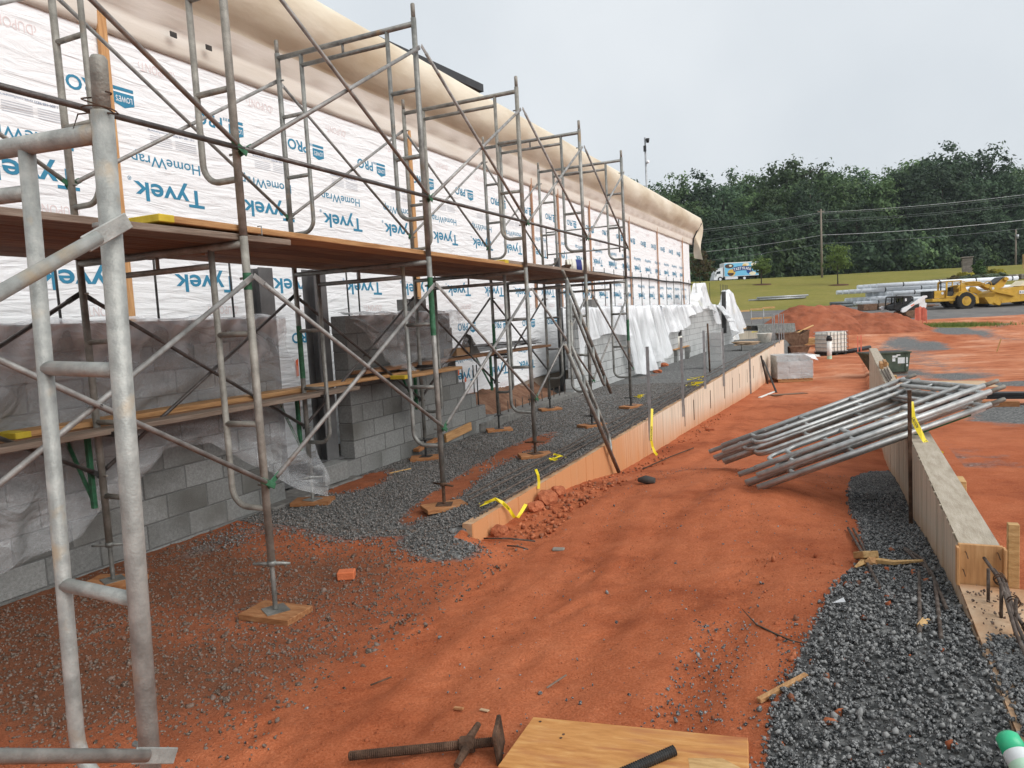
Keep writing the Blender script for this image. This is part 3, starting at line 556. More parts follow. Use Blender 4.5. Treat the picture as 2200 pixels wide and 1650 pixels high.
# ================================================================== WALLS
def grooved_wall(name, x0, x1, y0, y1, zb, zt, face, mat, pitch, label, cat, zbot_fn, stain_fn, top_mat='concrete_top', nz=10):
    """cast wall: the face carries shallow vertical form joints; face is x1 (toward +X) or x0 (toward -X)"""
    ys = []; y_ = y0; r = np.random.default_rng(5)
    cols_ = []
    while y_ < y1 - 1e-6:
        w_ = min(pitch * r.uniform(.8, 1.2), y1 - y_); off = r.uniform(-.0035, .0035); g = min(.006, w_ * .2)
        cols_ += [(y_, -.007), (y_ + g, off), (y_ + w_ - g, off)]; y_ += w_
    cols_.append((y1, -.007)); V = []; st = []
    sgn = 1 if face == 'x1' else -1; xf = x1 if face == 'x1' else x0
    for (yy, o) in cols_:
        zb_ = zbot_fn(yy)
        for j in range(nz + 1):
            z = zb_ + (zt - zb_) * j / nz; V.append((xf + sgn * o, yy, z)); st.append(stain_fn(yy, z))
    n = len(cols_); F = []
    for i in range(n - 1):
        for j in range(nz):
            a = i * (nz + 1) + j; q = (a, a + nz + 1, a + nz + 2, a + 1); F.append(q if sgn > 0 else q[::-1])
    me = bpy.data.meshes.new(name); me.from_pydata(V, [], F); me.materials.append(MATS[mat])
    a_ = me.attributes.new('stain', 'FLOAT', 'POINT'); a_.data.foreach_set('value', np.array(st, np.float32)); me.update()
    root = thing(name, label, cat, (0, 0, 0))
    ob('form_face', me, root)
    zb0 = min(zbot_fn(y0), zbot_fn(y1), zb); bx0, bx1 = (x0, x1 - .008) if face == 'x1' else (x0 + .008, x1)
    core = MB().box(((bx0 + bx1) / 2, (y0 + y1) / 2, (zb0 + zt) / 2 - .002), (bx1 - bx0, y1 - y0 - .004, zt - zb0 - .004)).mesh('core', top_mat)
    ob('core', core, root); return root
def rw_stain(yy, z):
    g = gz(RWX + .08, yy); h = (z - g); near = 1 - sst(7.5, 13, yy)
    return float(np.clip(near * .95 + (1 - near) * (.75 - h / .55), 0, 1))
ret = grooved_wall('retaining_wall', RWX - .09, RWX, RWY0, RWY1, -1.2, RWT, 'x1', 'retaining_concrete', .22, 'long low concrete retaining wall stained orange with clay, beside the red path', 'retaining wall', lambda y: gz(RWX + .08, y) - .12, rw_stain, 'retaining_core')
def fw_stain(yy, z):
    h = z - gz(FWX0 - .05, yy); return float(np.clip(.55 - h / .35, 0, 1))
fw = grooved_wall('formed_wall', FWX0, FWX1, FWY0, FWY1, -1.0, FWT, 'x0', 'form_concrete', .15, 'formed concrete wall with streaked board marks and smooth flat top beside the gravel', 'concrete wall', lambda y: gz(FWX0 - .05, y) - .12, fw_stain)
ob('bulkhead', bmesh_box((.175, .02, .20), 'wood_stud', .002), fw, TR((FWX0 + FWX1) / 2 + .005, FWY0 - .012, FWT - .10))
ob('bulkhead_lip', bmesh_box((.012, .05, .20), 'wood_stud', .002), fw, TR(FWX1 + .012, FWY0 - .03, FWT - .105))
ob('bulkhead_lip', bmesh_box((.012, .05, .18), 'wood_stud', .002), fw, TR(FWX0 - .002, FWY0 - .03, FWT - .10))
for i, (dx, dz) in enumerate(((.03, -.035), (.155, -.03), (.02, -.12))):
    ob('bent_nail', MB().tube([(0, 0, 0), (0, -.03, .004), (.006, -.045, -.02)], .0022, 5).mesh('nail', 'rust'), fw, TR(FWX0 + dx, FWY0 - .02, FWT + dz))
# stepped-down stub
stub = grooved_wall('wall_stub', FWX0 - .005, FWX1 + .10, 2.2, FWY0 - .03, -.1, .265, 'x0', 'form_concrete', .15, 'lower stepped end of the formed wall half buried in gravel with rebar tied along it', 'concrete wall', lambda y: gz(FWX0 - .05, y) - .15, lambda y, z: .45, 'retaining_core')
for i in range(3):
    pts = [(FWX0 + .10 + .028 * i, 3.8 - .06 * i, .40 - .03 * i)] + [(FWX0 + .115 + .02 * i + .012 * math.sin(k * 1.1 + i), 3.8 - .17 * k, .385 - .012 * i - .013 * k) for k in range(1, 9)]
    ob('rebar', MB().tube(pts, .0075, 8).mesh('rebar', 'rebar', True), stub)
for k in range(4): ob('rebar_upright', MB().tube([(0, 0, 0), (0, 0, .16)], .007, 8).mesh('rebar_up', 'rebar', True), stub, TR(FWX0 + .09 + .02 * k, 3.62 - .17 * k, .25))
for k in range(4):
    ob('tie_wire', MB().tube([(.022 * math.cos(a), .004 * a, .022 * math.sin(a)) for a in np.linspace(0, 14, 30)], .003, 5).mesh('tie', 'rust'), stub, TR(FWX0 + .13 + .012 * k, 3.58 - .22 * k, .37 - .014 * k))
xr = rng.uniform(FWX0 + .02, FWX1 + .06, 260); yr = rng.uniform(2.5, 3.8, 260)
V_ = stones('wall_crumbs', xr, yr, rng.uniform(.003, .010, 260), 'gravel_brown', .4, .27 - gz_a(xr, yr)); tag(ob('wall_crumbs', V_), 'crumbs of stone and soil lying on the lower wall step', 'rubble', kind='stuff')
xr = rng.uniform(FWX0 + .02, FWX1 + .08, 3000); yr = rng.uniform(1.8, 3.22, 3000)
tag(ob('gravel_cover', stones('gravel_cover', xr, yr, rng.uniform(.008, .0165, 3000), 'gravel_dark', .4, np.maximum(.268 - gz_a(xr, yr), 0) + rng.uniform(0, .012, 3000))), 'dark crushed stone heaped over the buried wall step', 'gravel', kind='stuff')

# ---- block walls
BL, BH, BT = .406, .2032, .2
blk = MB().box((0, 0, 0), (BT, BL - .011, BH - .011)).mesh('block', 'block', bevel=.004)
blk_h = MB().box((0, 0, 0), (BT, BL / 2 - .011, BH - .011)).mesh('block_half', 'block', bevel=.004)
blkp = blk.copy(); blkp.materials.clear(); blkp.materials.append(MATS['block_pale']); blkp_h = blk_h.copy(); blkp_h.materials.clear(); blkp_h.materials.append(MATS['block_pale'])
WZ0, NC = -.08, 9
def block_wall(y0, y1, label, me, meh, courses=lambda c: None, ysplit=1e9):
    root = thing('block_wall', label, 'block wall', (WX - BT / 2, y0, WZ0)); far = MB(); n = 0
    for c in range(-1, NC):
        lo, hi = 0, y1 - y0
        lim = courses(c)
        if lim: lo, hi = lim[0] - y0, lim[1] - y0
        z = (c + .5) * BH; yy = lo + (-BL / 2 if c % 2 else 0); wob = .0
        while yy < hi - .02:
            a, b = max(yy, lo), min(yy + BL, hi); L_ = b - a
            if L_ > .06:
                mid = (a + b) / 2; jx = random.uniform(-.0025, .0025)
                if y0 + mid > ysplit: far.box((jx, mid, z), (BT, L_ - .011, BH - .011))
                else:
                    m_ = me if L_ > .3 else meh; full = BL if L_ > .3 else BL / 2
                    ob('block', m_, root, TR(jx, mid, z) @ Matrix.Diagonal((1, (L_ - .011) / (full - .011), 1, 1))); n += 1
            yy += BL
        ob('mortar', bmesh_box((BT - .014, hi - lo - .02, BH), 'mortar', 0), root, TR(-.0, (lo + hi) / 2, z))
    if far.v: tag(ob('block_courses', far.mesh('block_courses', me.materials[0].name), root), kind='stuff')
    return root
W1Y1 = 5.42
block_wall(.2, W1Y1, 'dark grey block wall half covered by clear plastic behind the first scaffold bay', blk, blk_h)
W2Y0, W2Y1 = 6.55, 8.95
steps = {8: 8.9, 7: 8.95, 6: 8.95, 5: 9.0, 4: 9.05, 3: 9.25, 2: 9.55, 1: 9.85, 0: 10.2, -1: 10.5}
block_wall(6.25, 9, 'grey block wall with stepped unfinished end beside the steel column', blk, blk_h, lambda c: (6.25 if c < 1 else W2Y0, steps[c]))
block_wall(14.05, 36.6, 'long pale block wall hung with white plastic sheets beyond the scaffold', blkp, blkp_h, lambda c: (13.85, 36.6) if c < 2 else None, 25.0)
ftg = MB().box((WX - .13, 11.9, -.06), (.32, 4.6, .24)).mesh('low_footing', 'footing', bevel=.012)
fo = solo('footing_strip', ftg, 'low concrete footing strip with rebar stubs bridging the gap in the block walls', 'footing')
for k in range(11): ob('rebar_stub', MB().tube([(0, 0, 0), (0, 0, .2)], .008, 7).mesh('stub', 'rebar', True), fo, TR(WX - .12, 10.6 + .3 * k, .05))
ft2 = solo('footing_strip', MB().box((WX - .06, 5.8, -.13), (.4, 1.4, .16)).mesh('foot2', 'footing', bevel=.012), 'concrete footing under the steel column between two block walls', 'footing')
# hollow end block under the column
hb = MB(); 
for (cy, cz, sy, sz_) in ((0, .085, .2, .03), (0, -.085, .2, .03), (-.085, 0, .03, .14), (.085, 0, .03, .14)): hb.box((0, cy, cz), (.39, sy, sz_))
solo('hollow_block', hb.mesh('hollow_block', 'block', bevel=.003), 'single hollow concrete block lying below the steel column', 'block', TR(WX - .02, 6.12, .06) @ RZ(math.pi / 2))
# soil bank behind the low footing
bk = []; F_ = []
for i in range(40):
    for j in range(8):
        yy = 9.6 + 4.6 * i / 39; t = j / 7; bk.append((WX - .3 - .75 * t, yy, -.05 + .42 * t ** .8 * (1 + .5 * float(fbm(np.array([yy]), np.array([t * 2.]), 3, 3)[0])) - .12 * float(sst(12, 14, yy))))
        if i < 39 and j < 7: a = i * 8 + j; F_.append((a, a + 8, a + 9, a + 1))
tag(ob('soil_bank', np_mesh('soil_bank', bk, F_, 'bank_soil', True)), kind='structure')
# rebar standing out of the block walls
REBAR = MB().tube([(0, 0, 0), (0, 0, 1)], .0095, 8).mesh('rebar_rod', 'dark_steel', True)
def rods(ys, x, z0, z1, label, group):
    for yy in ys:
        o = solo('rebar', REBAR, label, 'rebar', TR(x + random.uniform(-.015, .015), yy, z0) @ Matrix.Rotation(random.uniform(-.012, .012), 4, 'X') @ Matrix.Diagonal((1, 1, z1 - z0, 1)), group)
rods([2.6, 3.42, 4.25, 5.08], WX - .12, 1.6, 2.55, 'thin rebar standing up out of the plastic covered near wall', 'rebar in the near block wall')
rods([6.78, 6.98, 7.95, 8.75], WX - .12, 1.6, 2.55, 'thin rebar standing up out of the stepped block wall', 'rebar in the stepped block wall')
rods([9.35, 9.7, 9.78], WX - .1, .1, .95, 'thick rebar standing in the stepped end of the block wall', 'rebar in the wall steps')
rods([14.9, 15.7, 16.5, 17.3, 18.1, 19.0, 19.9, 20.8, 21.8, 22.9, 24, 25.2, 26.5, 27.9, 29.3, 30.8, 33.6, 34.2, 34.6, 35.0, 35.4, 35.8], WX - .1, 1.6, 2.7, 'thin rebar standing up out of the long pale block wall', 'rebar in the long block wall')
# steel columns (channel on wide flange look)
def column(x, y, z0, z1, label, w=.2, d=.16):
    r = thing('steel_column', label, 'column', (x, y, z0)); h = z1 - z0
    ob('flange', bmesh_box((.012, w, h), 'column_grey', .001), r, TR(d / 2, 0, h / 2)); ob('flange', bmesh_box((.012, w, h), 'column_grey', .001), r, TR(-d / 2, 0, h / 2))
    ob('web', bmesh_box((d - .012, .010, h), 'column_grey', .001), r, TR(0, 0, h / 2)); ob('base_plate', bmesh_box((d + .1, w + .08, .016), 'column_grey', .001), r, TR(0, 0, .008))
column(-5.38, 6.42, .13, 2.28, 'grey steel column standing beside the stepped block wall')
column(-5.55, 5.78, -.05, 2.28, 'grey steel column behind the near plastic covered wall')
column(-5.0, 33.2, .5, 2.35, 'short grey steel column set in the far part of the long block wall')
column(-5.75, 14.9, -.05, 2.9, 'dark grey steel column behind the start of the long block wall', .1, .1)
# ================================================================== BUILDING: wrapped wall, tarp
XT = -6.1; BY0, BY1 = -6.0, 31.5
bld = thing('building', 'long low building under construction with a wall of white printed house wrap', 'building', (0, 0, 0))
n, m = 360, 60; yy = np.linspace(BY0, BY1, n); zz = np.linspace(.1, 4.5, m); Yg, Zg = np.meshgrid(yy, zz); Yf, Zf = Yg.ravel(), Zg.ravel()
fold = .0008 * np.sin(Zf * 14 + 3 * fbm(Yf, Zf, .6, 3)) * (Zf > 2.2) + .003 * fbm(Yf * .5, Zf * 2.2, 1.2, 3, 4)
far_w = sst(17, 22, Yf); fold = fold * (1 - far_w) + far_w * (.045 * fbm(Yf + Zf * .8, Zf - Yf * .6, 1.1, 4, 7) - .011)
low = Zf < .35; Zb = np.where(low, Zf + (.25 * sst(10.5, 14.5, Yf)) * (.35 - Zf) / .25, Zf)
i_ = (np.arange(m - 1)[:, None] * n + np.arange(n - 1)[None]).ravel()
ob('house_wrap', np_mesh('house_wrap', np.c_[XT + fold - .002, Yf, Zb], np.c_[i_, i_ + 1, i_ + n + 1, i_ + n], 'house_wrap', True), bld)
ob('end_wall', MB().box((-14.15, BY1 - .05, 2.6), (16, .1, 5.0)).mesh('end_wall', 'house_wrap'), bld)
ob('back_wall', MB().box((-6.22, (BY0 + BY1) / 2, 2.5), (.16, BY1 - BY0 - .2, 5.0)).mesh('inner_wall', 'building_tan'), bld)
ob('roof', MB().box((-14.2, (BY0 + BY1) / 2, 5.45), (16, BY1 - BY0, .16)).mesh('roof', 'fascia_dark'), bld)
pk = at_x(1027, 176, -9.0); pk0 = at_x(1027, 197, -9.0)
par = ob('parapet', MB().box((-2.5, -12, -1.8), (5, 24, 3.2)).mesh('parapet', 'building_tan'), bld, TR(pk - Vector((0, 0, .06))) @ RZ(-.10))
ob('parapet_cap', MB().box((-2.5, -11.95, -.1), (5.2, 24.1, .2)).mesh('parapet_cap', 'fascia_dark'), par)
# printed lettering, upside down as the roll was hung
PR = lambda y, z: basis((XT + .0008, y, z), (0, -1, 0), (0, 0, -1), (1, 0, 0))
t_big = text_mesh('Tyvek', .82, .235, 'print_blue', .018); t_hw = text_mesh('HomeWrap', .80, .135, 'print_blue', .006)
t_pro = text_mesh('PRO', .36, .13, 'print_blue', .02); t_low = text_mesh("LOWE'S", .17, .055, 'white_paint', .015)
t_dup = text_mesh('\u2039DUPONT\u203a', .42, .085, 'print_pink', .004); t_call = text_mesh('Call 1-800-448-9835 tyvek.com/homewrap', .55, .028, 'print_small', .0)
t_reg = text_mesh('\u00ae', .04, .04, 'print_blue')
sh = MB().prism([(0, 0), (.21, 0), (.21, .085), (.105, .115), (0, .085)], -.0002, .0002, 'Z')
sh = MB().add([(0, 0, 0), (.21, 0, 0), (.21, .10, 0), (.105, .135, 0), (0, .10, 0)], [(0, 1, 2, 3, 4)])
# shield points down when upright: mirror so that the point is at the top of the hung sheet
for k in range(3): sh.add([(.225 + .022 * k, -.05, 0), (.235 + .022 * k, -.05, 0), (.235 + .022 * k, -.02, 0), (.225 + .022 * k, -.02, 0)], [(0, 1, 2, 3)])
shm = sh.mesh('logo', 'print_blue')
fine = MB()
for k in range(5): fine.add([(0, .02 * k, 0), (.26, .02 * k, 0), (.26, .02 * k + .006, 0), (0, .02 * k + .006, 0)], [(0, 1, 2, 3)]); fine.add([(.30, .02 * k, 0), (.55, .02 * k, 0), (.55, .02 * k + .006, 0), (.30, .02 * k + .006, 0)], [(0, 1, 2, 3)])
pm('print_faint', [(.5, .53, .58), (.56, .59, .63)], 6, .7); finem = fine.mesh('fine_print', 'print_faint')
bar = MB().add([(0, 0, 0), (.21, 0, 0), (.21, .03, 0), (0, .03, 0)], [(0, 1, 2, 3)]).mesh('logo_bar', 'print_blue')
def logo(y, z):
    # hung upside down: text runs from y towards -Y
    o = ob('printed_logo', shm, bld, basis((XT + .0008, y, z), (0, -1, 0), (0, 0, -1), (1, 0, 0)))
    ob('printed_name', t_low, bld, basis((XT + .0018, y - .02, z - .03), (0, -1, 0), (0, 0, -1), (1, 0, 0)))
    ob('printed_bar', bar, bld, PR(y, z + .05)); ob('printed_word', t_pro, bld, PR(y - .30, z + .04))
k = -3
while True:
    y0 = 5.65 + 1.362 * k
    if y0 > BY1 - .2: break
    for (zt, full) in ((3.165, True), (2.30, False), (.80, True)):
        ys = y0 + (0 if zt > 3 else .36)
        if ys > BY1 - .1 or (zt < 1 and not 8.5 < ys < 15.5): continue
        ob('printed_word', t_big, bld, PR(ys, zt)); ob('printed_word', t_hw, bld, PR(ys - .02, zt + .24))
        if ys < 16: ob('printed_mark', t_reg, bld, PR(ys - .84, zt - .02))
        if full and ys < 20: ob('printed_line', t_call, bld, PR(ys - .06, zt + .47)); tag(ob('printed_line', finem, bld, PR(ys - .04, zt + .41)), kind='stuff')
        ob('printed_mark', t_dup, bld, PR(ys - .02, zt - .38))
    yl = 4.92 + 1.39 * k * .985
    if yl < BY1 - .1:
        logo(yl, 3.90)
        ob('printed_mark', t_dup, bld, PR(yl + .5, 4.25))
    if 5.5 < yl + 1.2 < 16: logo(yl + 1.17, 1.55)
    k += 1
for i, (px, py, h) in enumerate([(638, 790, .22), (641, 870, .3), (697, 838, .05), (1228, 700, .1), (1237, 720, .14), (985, 800, .1), (1000, 815, .1)]):
    p = at_x(px, py, XT + .01); ob('spray_mark', MB().add([(0, -.02, -h / 2), (0, .025, -h / 2 + .01), (0, .03, h / 2), (0, -.012, h / 2 - .02)], [(0, 1, 2, 3)]).mesh('spray', 'print_orange'), bld, TR(XT + .012, p.y, p.z))
# timber battens on the wrap
for i, (px, py) in enumerate([(225, 130), (888, 450), (1143, 450), (1200, 470), (1267, 480), (1352, 500), (1413, 540), (1467, 560)]):
    p = at_x(px, py, XT + .03); wdt = .085 if i < 2 else .05
    ob('batten', bmesh_box((.036, wdt, 2.75 if i > 1 else 3.4), 'wood_stud' if i < 2 else 'furring', .002), bld, TR(XT + .03, p.y, 3.2 if i > 1 else 3.45))
cond = ob('conduit', MB().tube([(XT + .05, 17.5 + 1.4 * k, 2.72 + .02 * math.sin(k * 1.7)) for k in range(11)], .03, 8).mesh('conduit', 'black', True), bld)
# tarp
prof = [(-6.085, 4.40), (-6.06, 4.46), (-6.05, 4.60), (-6.045, 4.66), (-6.00, 4.70), (-5.99, 4.86), (-5.96, 4.91), (-5.89, 4.95), (-5.80, 5.04), (-5.72, 5.17), (-5.685, 5.32), (-5.695, 5.48), (-5.74, 5.55), (-5.86, 5.60), (-6.6, 5.63)]
TY1 = 32.3; n = 520; ys = np.linspace(BY0, TY1, n); V = []; 
for a in ys:
    sg = float(fbm(np.array([a]), np.array([0.]), .35, 3, 3)[0])
    for j, (x_, z_) in enumerate(prof):
        t = j / (len(prof) - 1); b = math.exp(-((j - 8.5) / 3.2) ** 2)
        q = float(fbm(np.array([a * .8 + j * .35]), np.array([j * .6]), .9, 4, 6)[0]) + .10 * math.exp(-(((a + .12 * j) % 3.6 - 1.8) / .05) ** 2)
        V.append((x_ + b * (.08 * sg + .12 * q), a, z_ + b * (.06 * sg - .05 * q) + (.012 * math.sin(a * 9 + j) if j in (1, 3) else 0)))
k_ = len(prof); F = [(i * k_ + j, (i + 1) * k_ + j, (i + 1) * k_ + j + 1, i * k_ + j + 1) for i in range(n - 1) for j in range(k_ - 1)]
tme = np_mesh('tarp', V, F, 'tarp', True); tme.materials.append(MATS['tarp_band'])
mi = np.array([1 if (f % (k_ - 1)) < 5 else 0 for f in range(len(F))], np.int32); tme.polygons.foreach_set('material_index', mi)
tarp = solo('roof_tarp', tme, 'beige tarpaulin bulging over the eaves along the whole wrapped wall', 'tarpaulin')
so = tarp.modifiers.new('thick', 'SOLIDIFY'); so.thickness = .01; so.offset = -1
fl = []; 
for i in range(14):
    for j in range(9):
        s, t = i / 13, j / 8
        fl.append((-5.72 - .32 * s + .05 * math.sin(t * 7 + s * 5) - .02 * t, TY1 - .45 * s * (1 - t) + .1 + .07 * math.sin(t * 6 + s * 3), 5.5 - .12 * s - 1.75 * t + .25 * s * t))
F = [(i * 9 + j, i * 9 + j + 1, (i + 1) * 9 + j + 1, (i + 1) * 9 + j) for i in range(13) for j in range(8)]
ob('hanging_flap', np_mesh('flap', fl, F, 'tarp', True), tarp)
ob('edge_strap', MB().tube([(-5.70, TY1 - .1, 5.3), (-5.85, TY1 - .28, 5.0), (-5.99, TY1 - .45, 4.65), (-6.02, TY1 - .5, 4.3)], .035, 6).mesh('strap', 'black'), tarp)
for (px, py) in ((371, 75), (447, 103)):
    p = at_x(px, py, -5.985); ob('netting_tag', MB().box((0, 0, 0), (.01, .075, .05)).mesh('netting', 'sack_dark'), tarp, TR(-5.975, p.y, p.z))

# ================================================================== PLASTIC SHEETS
def sheet(name, y0, y1, nu, nv, topf, botf, outf, mat, label, seed, amp=.05, xb=.16):
    """clear film draped over the wall head: nv rows from the back edge over the top and down the face"""
    V = []
    for i in range(nu):
        s = i / (nu - 1); y_ = y0 + (y1 - y0) * s; zt = topf(y_); zb = botf(y_)
        for j in range(nv):
            t = j / (nv - 1)
            if t < .16: x_ = WX - xb * (1 - t / .16); z_ = zt + .02 * math.sin(s * 40 + t * 9)
            else:
                d = (t - .16) / .84; z_ = zt - (zt - zb) * d
                ph = s * (y1 - y0) * 6.5 + seed + .9 * math.sin(s * 11 + seed) + .5 * d; fo_ = amp * (.3 + .9 * d) * (math.sin(ph) + .45 * math.sin(2.3 * ph + 1)) + amp * .9 * float(fbm(np.array([y_ * 1.2]), np.array([d * .8]), 1.3, 2, seed)[0])
                x_ = WX + .025 + max(0, .02 + fo_) + outf(y_, d)
            V.append((x_, y_, z_ + .02 * float(fbm(np.array([y_]), np.array([t]), 4, 2, seed)[0])))
    F = [(i * nv + j, i * nv + j + 1, (i + 1) * nv + j + 1, (i + 1) * nv + j) for i in range(nu - 1) for j in range(nv - 1)]
    me = np_mesh(name, V, F, mat, True); at_ = me.attributes.new('film', 'FLOAT', 'POINT')
    at_.data.foreach_set('value', np.array([(max(0, 1 - ((j / (nv - 1)) - .16) / (.22 + .16 * math.sin(i * .37 + seed) * math.sin(i * .11))) if j / (nv - 1) > .16 else 1.0) * (.75 + .35 * math.sin(i * .9 + j * .5)) for i in range(nu) for j in range(nv)], np.float32))
    return solo(name, me, label, 'plastic sheet')
ip = lambda xs, ys: (lambda v: float(np.interp(v, xs, ys)))
SWAG = lambda y, d: (.045 * math.sin(13 * d + 2.6 * math.sin(y * 1.7 + 1) + 1.1 * math.sin(y * 4.3)) + .02 * math.sin(31 * d + 3.5 * math.sin(y * 2.9))) * min(1, d * 5)
sheet('plastic_sheet', 1.2, 5.5, 150, 72, lambda y: 1.775, ip([1.2, 2.6, 3.2, 3.9, 4.4, 4.9, 5.2, 5.5], [.1, .15, .25, .75, .7, .35, .12, -.02]), lambda y, d: .06 + SWAG(y, d) + .05 * d + (.30 * d ** 1.6 * float(sst(4.75, 5.4, y))), 'plastic_clear', 'clear plastic sheet draped over the near block wall and trailing to the ground', 3)
sheet('plastic_sheet', 6.5, 9.1, 100, 50, lambda y: 1.775, ip([6.5, 6.7, 7.0, 7.5, 8.2, 8.8, 9.1], [1.65, 1.5, 1.12, 1.0, 1.05, 1.15, .95]), lambda y, d: .05 + .16 * d + SWAG(y * 1.6, d), 'plastic_clear', 'crumpled clear plastic sheet over the stepped block wall', 9, .09)
sheet('plastic_sheet', 13.95, 17.6, 60, 24, lambda y: 1.79, ip([13.9, 14.2, 15, 16, 16.8, 17.6], [.2, 1.0, 1.15, 1.2, 1.1, 1.05]), lambda y, d: .12 * d, 'plastic_milky', 'milky plastic sheet over the near end of the long block wall', 14, .09, .3)
sheet('plastic_sheet', 17.2, 21.6, 70, 26, lambda y: 1.80, ip([17.2, 17.6, 18.5, 19.6, 20.4, 21, 21.6], [1.0, .1, -.02, .25, .2, .3, 1.0]), lambda y, d: .22 * d, 'plastic_milky', 'longest milky plastic sheet hanging nearly to the gravel from the long block wall', 21, .16, .3)
sheet('plastic_sheet', 21.4, 25.2, 50, 20, lambda y: 1.80, ip([21.4, 22, 23, 24.2, 25.2], [1.2, .95, 1.0, 1.05, 1.5]), lambda y, d: .15 * d, 'plastic_milky', 'short milky plastic sheet beside the longest one on the long block wall', 27, .12, .3)
sheet('plastic_sheet', 25, 31.5, 70, 18, lambda y: 1.80 + .85 * math.exp(-((y - 28.6) / .9) ** 2), ip([25, 26, 27.5, 28.6, 30, 30.8, 31.5], [1.55, 1.4, 1.6, 1.75, 1.5, .95, 1.2]), lambda y, d: .1 * d, 'plastic_milky', 'milky plastic sheet blown up into a peak on the long block wall', 33, .12, .3)
sheet('plastic_sheet', 31.2, 37.2, 70, 20, lambda y: 1.75 + .75 * math.exp(-((y - 35.6) / .8) ** 2), ip([31.2, 32, 33, 34, 35, 36.5, 37.2], [1.5, 1.2, 1.0, .1, .15, .6, 1.1]), lambda y, d: .3 * d, 'plastic_milky', 'milky plastic sheet bunched at the far end of the long block wall', 41, .2, .3)

# ================================================================== SCAFFOLD
FH, FWD, RL, RI, RB = 1.976, 1.47, .0235, .019, .0145
PIN_U, PIN_L = 1.73, .475
def arc(cx, cz, r, a0, a1, n=7): return [(cx + r * math.cos(a0 + (a1 - a0) * i / n), 0, cz + r * math.sin(a0 + (a1 - a0) * i / n)) for i in range(n + 1)]
FP = {}
def frame_meshes(mat):
    d = {}
    def tb(k, pts, r, n=12): d[k] = MB().tube(pts, r, n).mesh('frame_' + k, mat, True)
    tb('leg', [(0, 0, 0), (0, 0, FH)], RL, 14); d['coupling_pin'] = MB().tube([(0, 0, FH - .01), (0, 0, FH + .11), (0, 0, FH + .118)], .018, 12, rs=[.0185, .0185, .014]).mesh('pin', 'galv_dull', True)
    inn = .27; r = .12
    left = [(inn, 0, FH - .06)] + [(inn, 0, .33 + r)] + arc(inn - r, .33 + r, r, 0, -math.pi / 2)[1:] + [(.015, 0, .33)]
    tb('inner_leg', left, RI); d['inner_leg_b'] = MB().tube([(FWD - x, y, z) for x, y, z in left], RI, 12).mesh('frame_inner', mat, True)
    tb('rung', [(.01, 0, 0), (inn, 0, 0)], RI * .95); tb('top_bar', [(.01, 0, FH - .045), (FWD - .01, 0, FH - .045)], .0225); tb('lower_bar', [(inn, 0, FH - .155), (FWD - inn, 0, FH - .155)], RI)
    tb('strut', [(FWD / 2, 0, FH - .15), (FWD / 2, 0, FH - .05)], .012, 8); tb('brace_stud', [(0, 0, 0), (0, -.052, 0)], .008, 6)
    return d
def frame(name, label, cat, M, mat='galv', group=None, pins=True):
    if mat not in FP: FP[mat] = frame_meshes(mat)
    d = FP[mat]; r = thing(name, label, cat, M, group)
    ob('leg', d['leg'], r); ob('leg', d['leg'], r, TR(FWD, 0, 0)); ob('inner_leg', d['inner_leg'], r); ob('inner_leg', d['inner_leg_b'], r)
    for z in (.85, 1.40): ob('rung', d['rung'], r, TR(0, 0, z)); ob('rung', d['rung'], r, TR(FWD - .28, 0, z))
    ob('top_bar', d['top_bar'], r); ob('lower_bar', d['lower_bar'], r); ob('strut', d['strut'], r)
    if pins:
        ob('coupling_pin', d['coupling_pin'], r); ob('coupling_pin', d['coupling_pin'], r, TR(FWD, 0, 0))
    for z in (PIN_U, PIN_L): ob('brace_stud', d['brace_stud'], r, TR(.0, 0, z) @ RZ(math.pi / 2)); ob('brace_stud', d['brace_stud'], r, TR(FWD, 0, z) @ RZ(-math.pi / 2))
    note(r); return r
SA = .0126                                             # the scaffold runs slightly off the wall line
def pf(k): return Vector((-3.241 - .0268 * (k - 2), 3.272 + 2.1337 * (k - 2), 0))
XD = Vector((-math.cos(SA), -math.sin(SA), 0)); YD = Vector((-math.sin(SA), math.cos(SA), 0))
LZ = .205
def fm(k, z): p = pf(k); return basis((p.x, p.y, z), XD, -YD, (0, 0, 1)) 
lowers = {}; uppers = {}
low0 = None
names = {1: 'out by the near corner', 2: 'beside the broken brick', 3: 'nearest the retaining wall end', 4: 'halfway along the retaining wall', 5: 'behind the leaning frame', 6: 'at the last bay'}
for k in range(1, 7):
    lab_l = 'lower tier scaffold frame under the deck, ' + names[k]; lab_u = 'upper tier scaffold frame above the deck, over the one ' + names[k]
    mt = 'galv_dull' if k in (2,) else 'galv'
    lowers[k] = frame('scaffold_frame', lab_l, 'scaffold frame', fm(k, LZ), mt, 'lower tier frames of the long scaffold')
    uppers[k] = frame('scaffold_frame', lab_u, 'scaffold frame', fm(k, LZ + FH + .002), mt if k != 4 else 'galv_dull', 'upper tier frames of the long scaffold')
def band(parent, x, z0, z1, mat='green_paint', r=RL + .0012): return ob('paint_band', MB().tube([(x, 0, z0), (x, 0, z1)], r, 14, cap=False).mesh('paint_band', mat, True), parent)
band(lowers[3], 0, 1.30, 1.80); band(lowers[3], FWD, .95, 1.45); band(lowers[6], 0, .95, 1.30); band(lowers[5], FWD, .95, 1.35); band(lowers[2], 0, 1.66, 1.76)
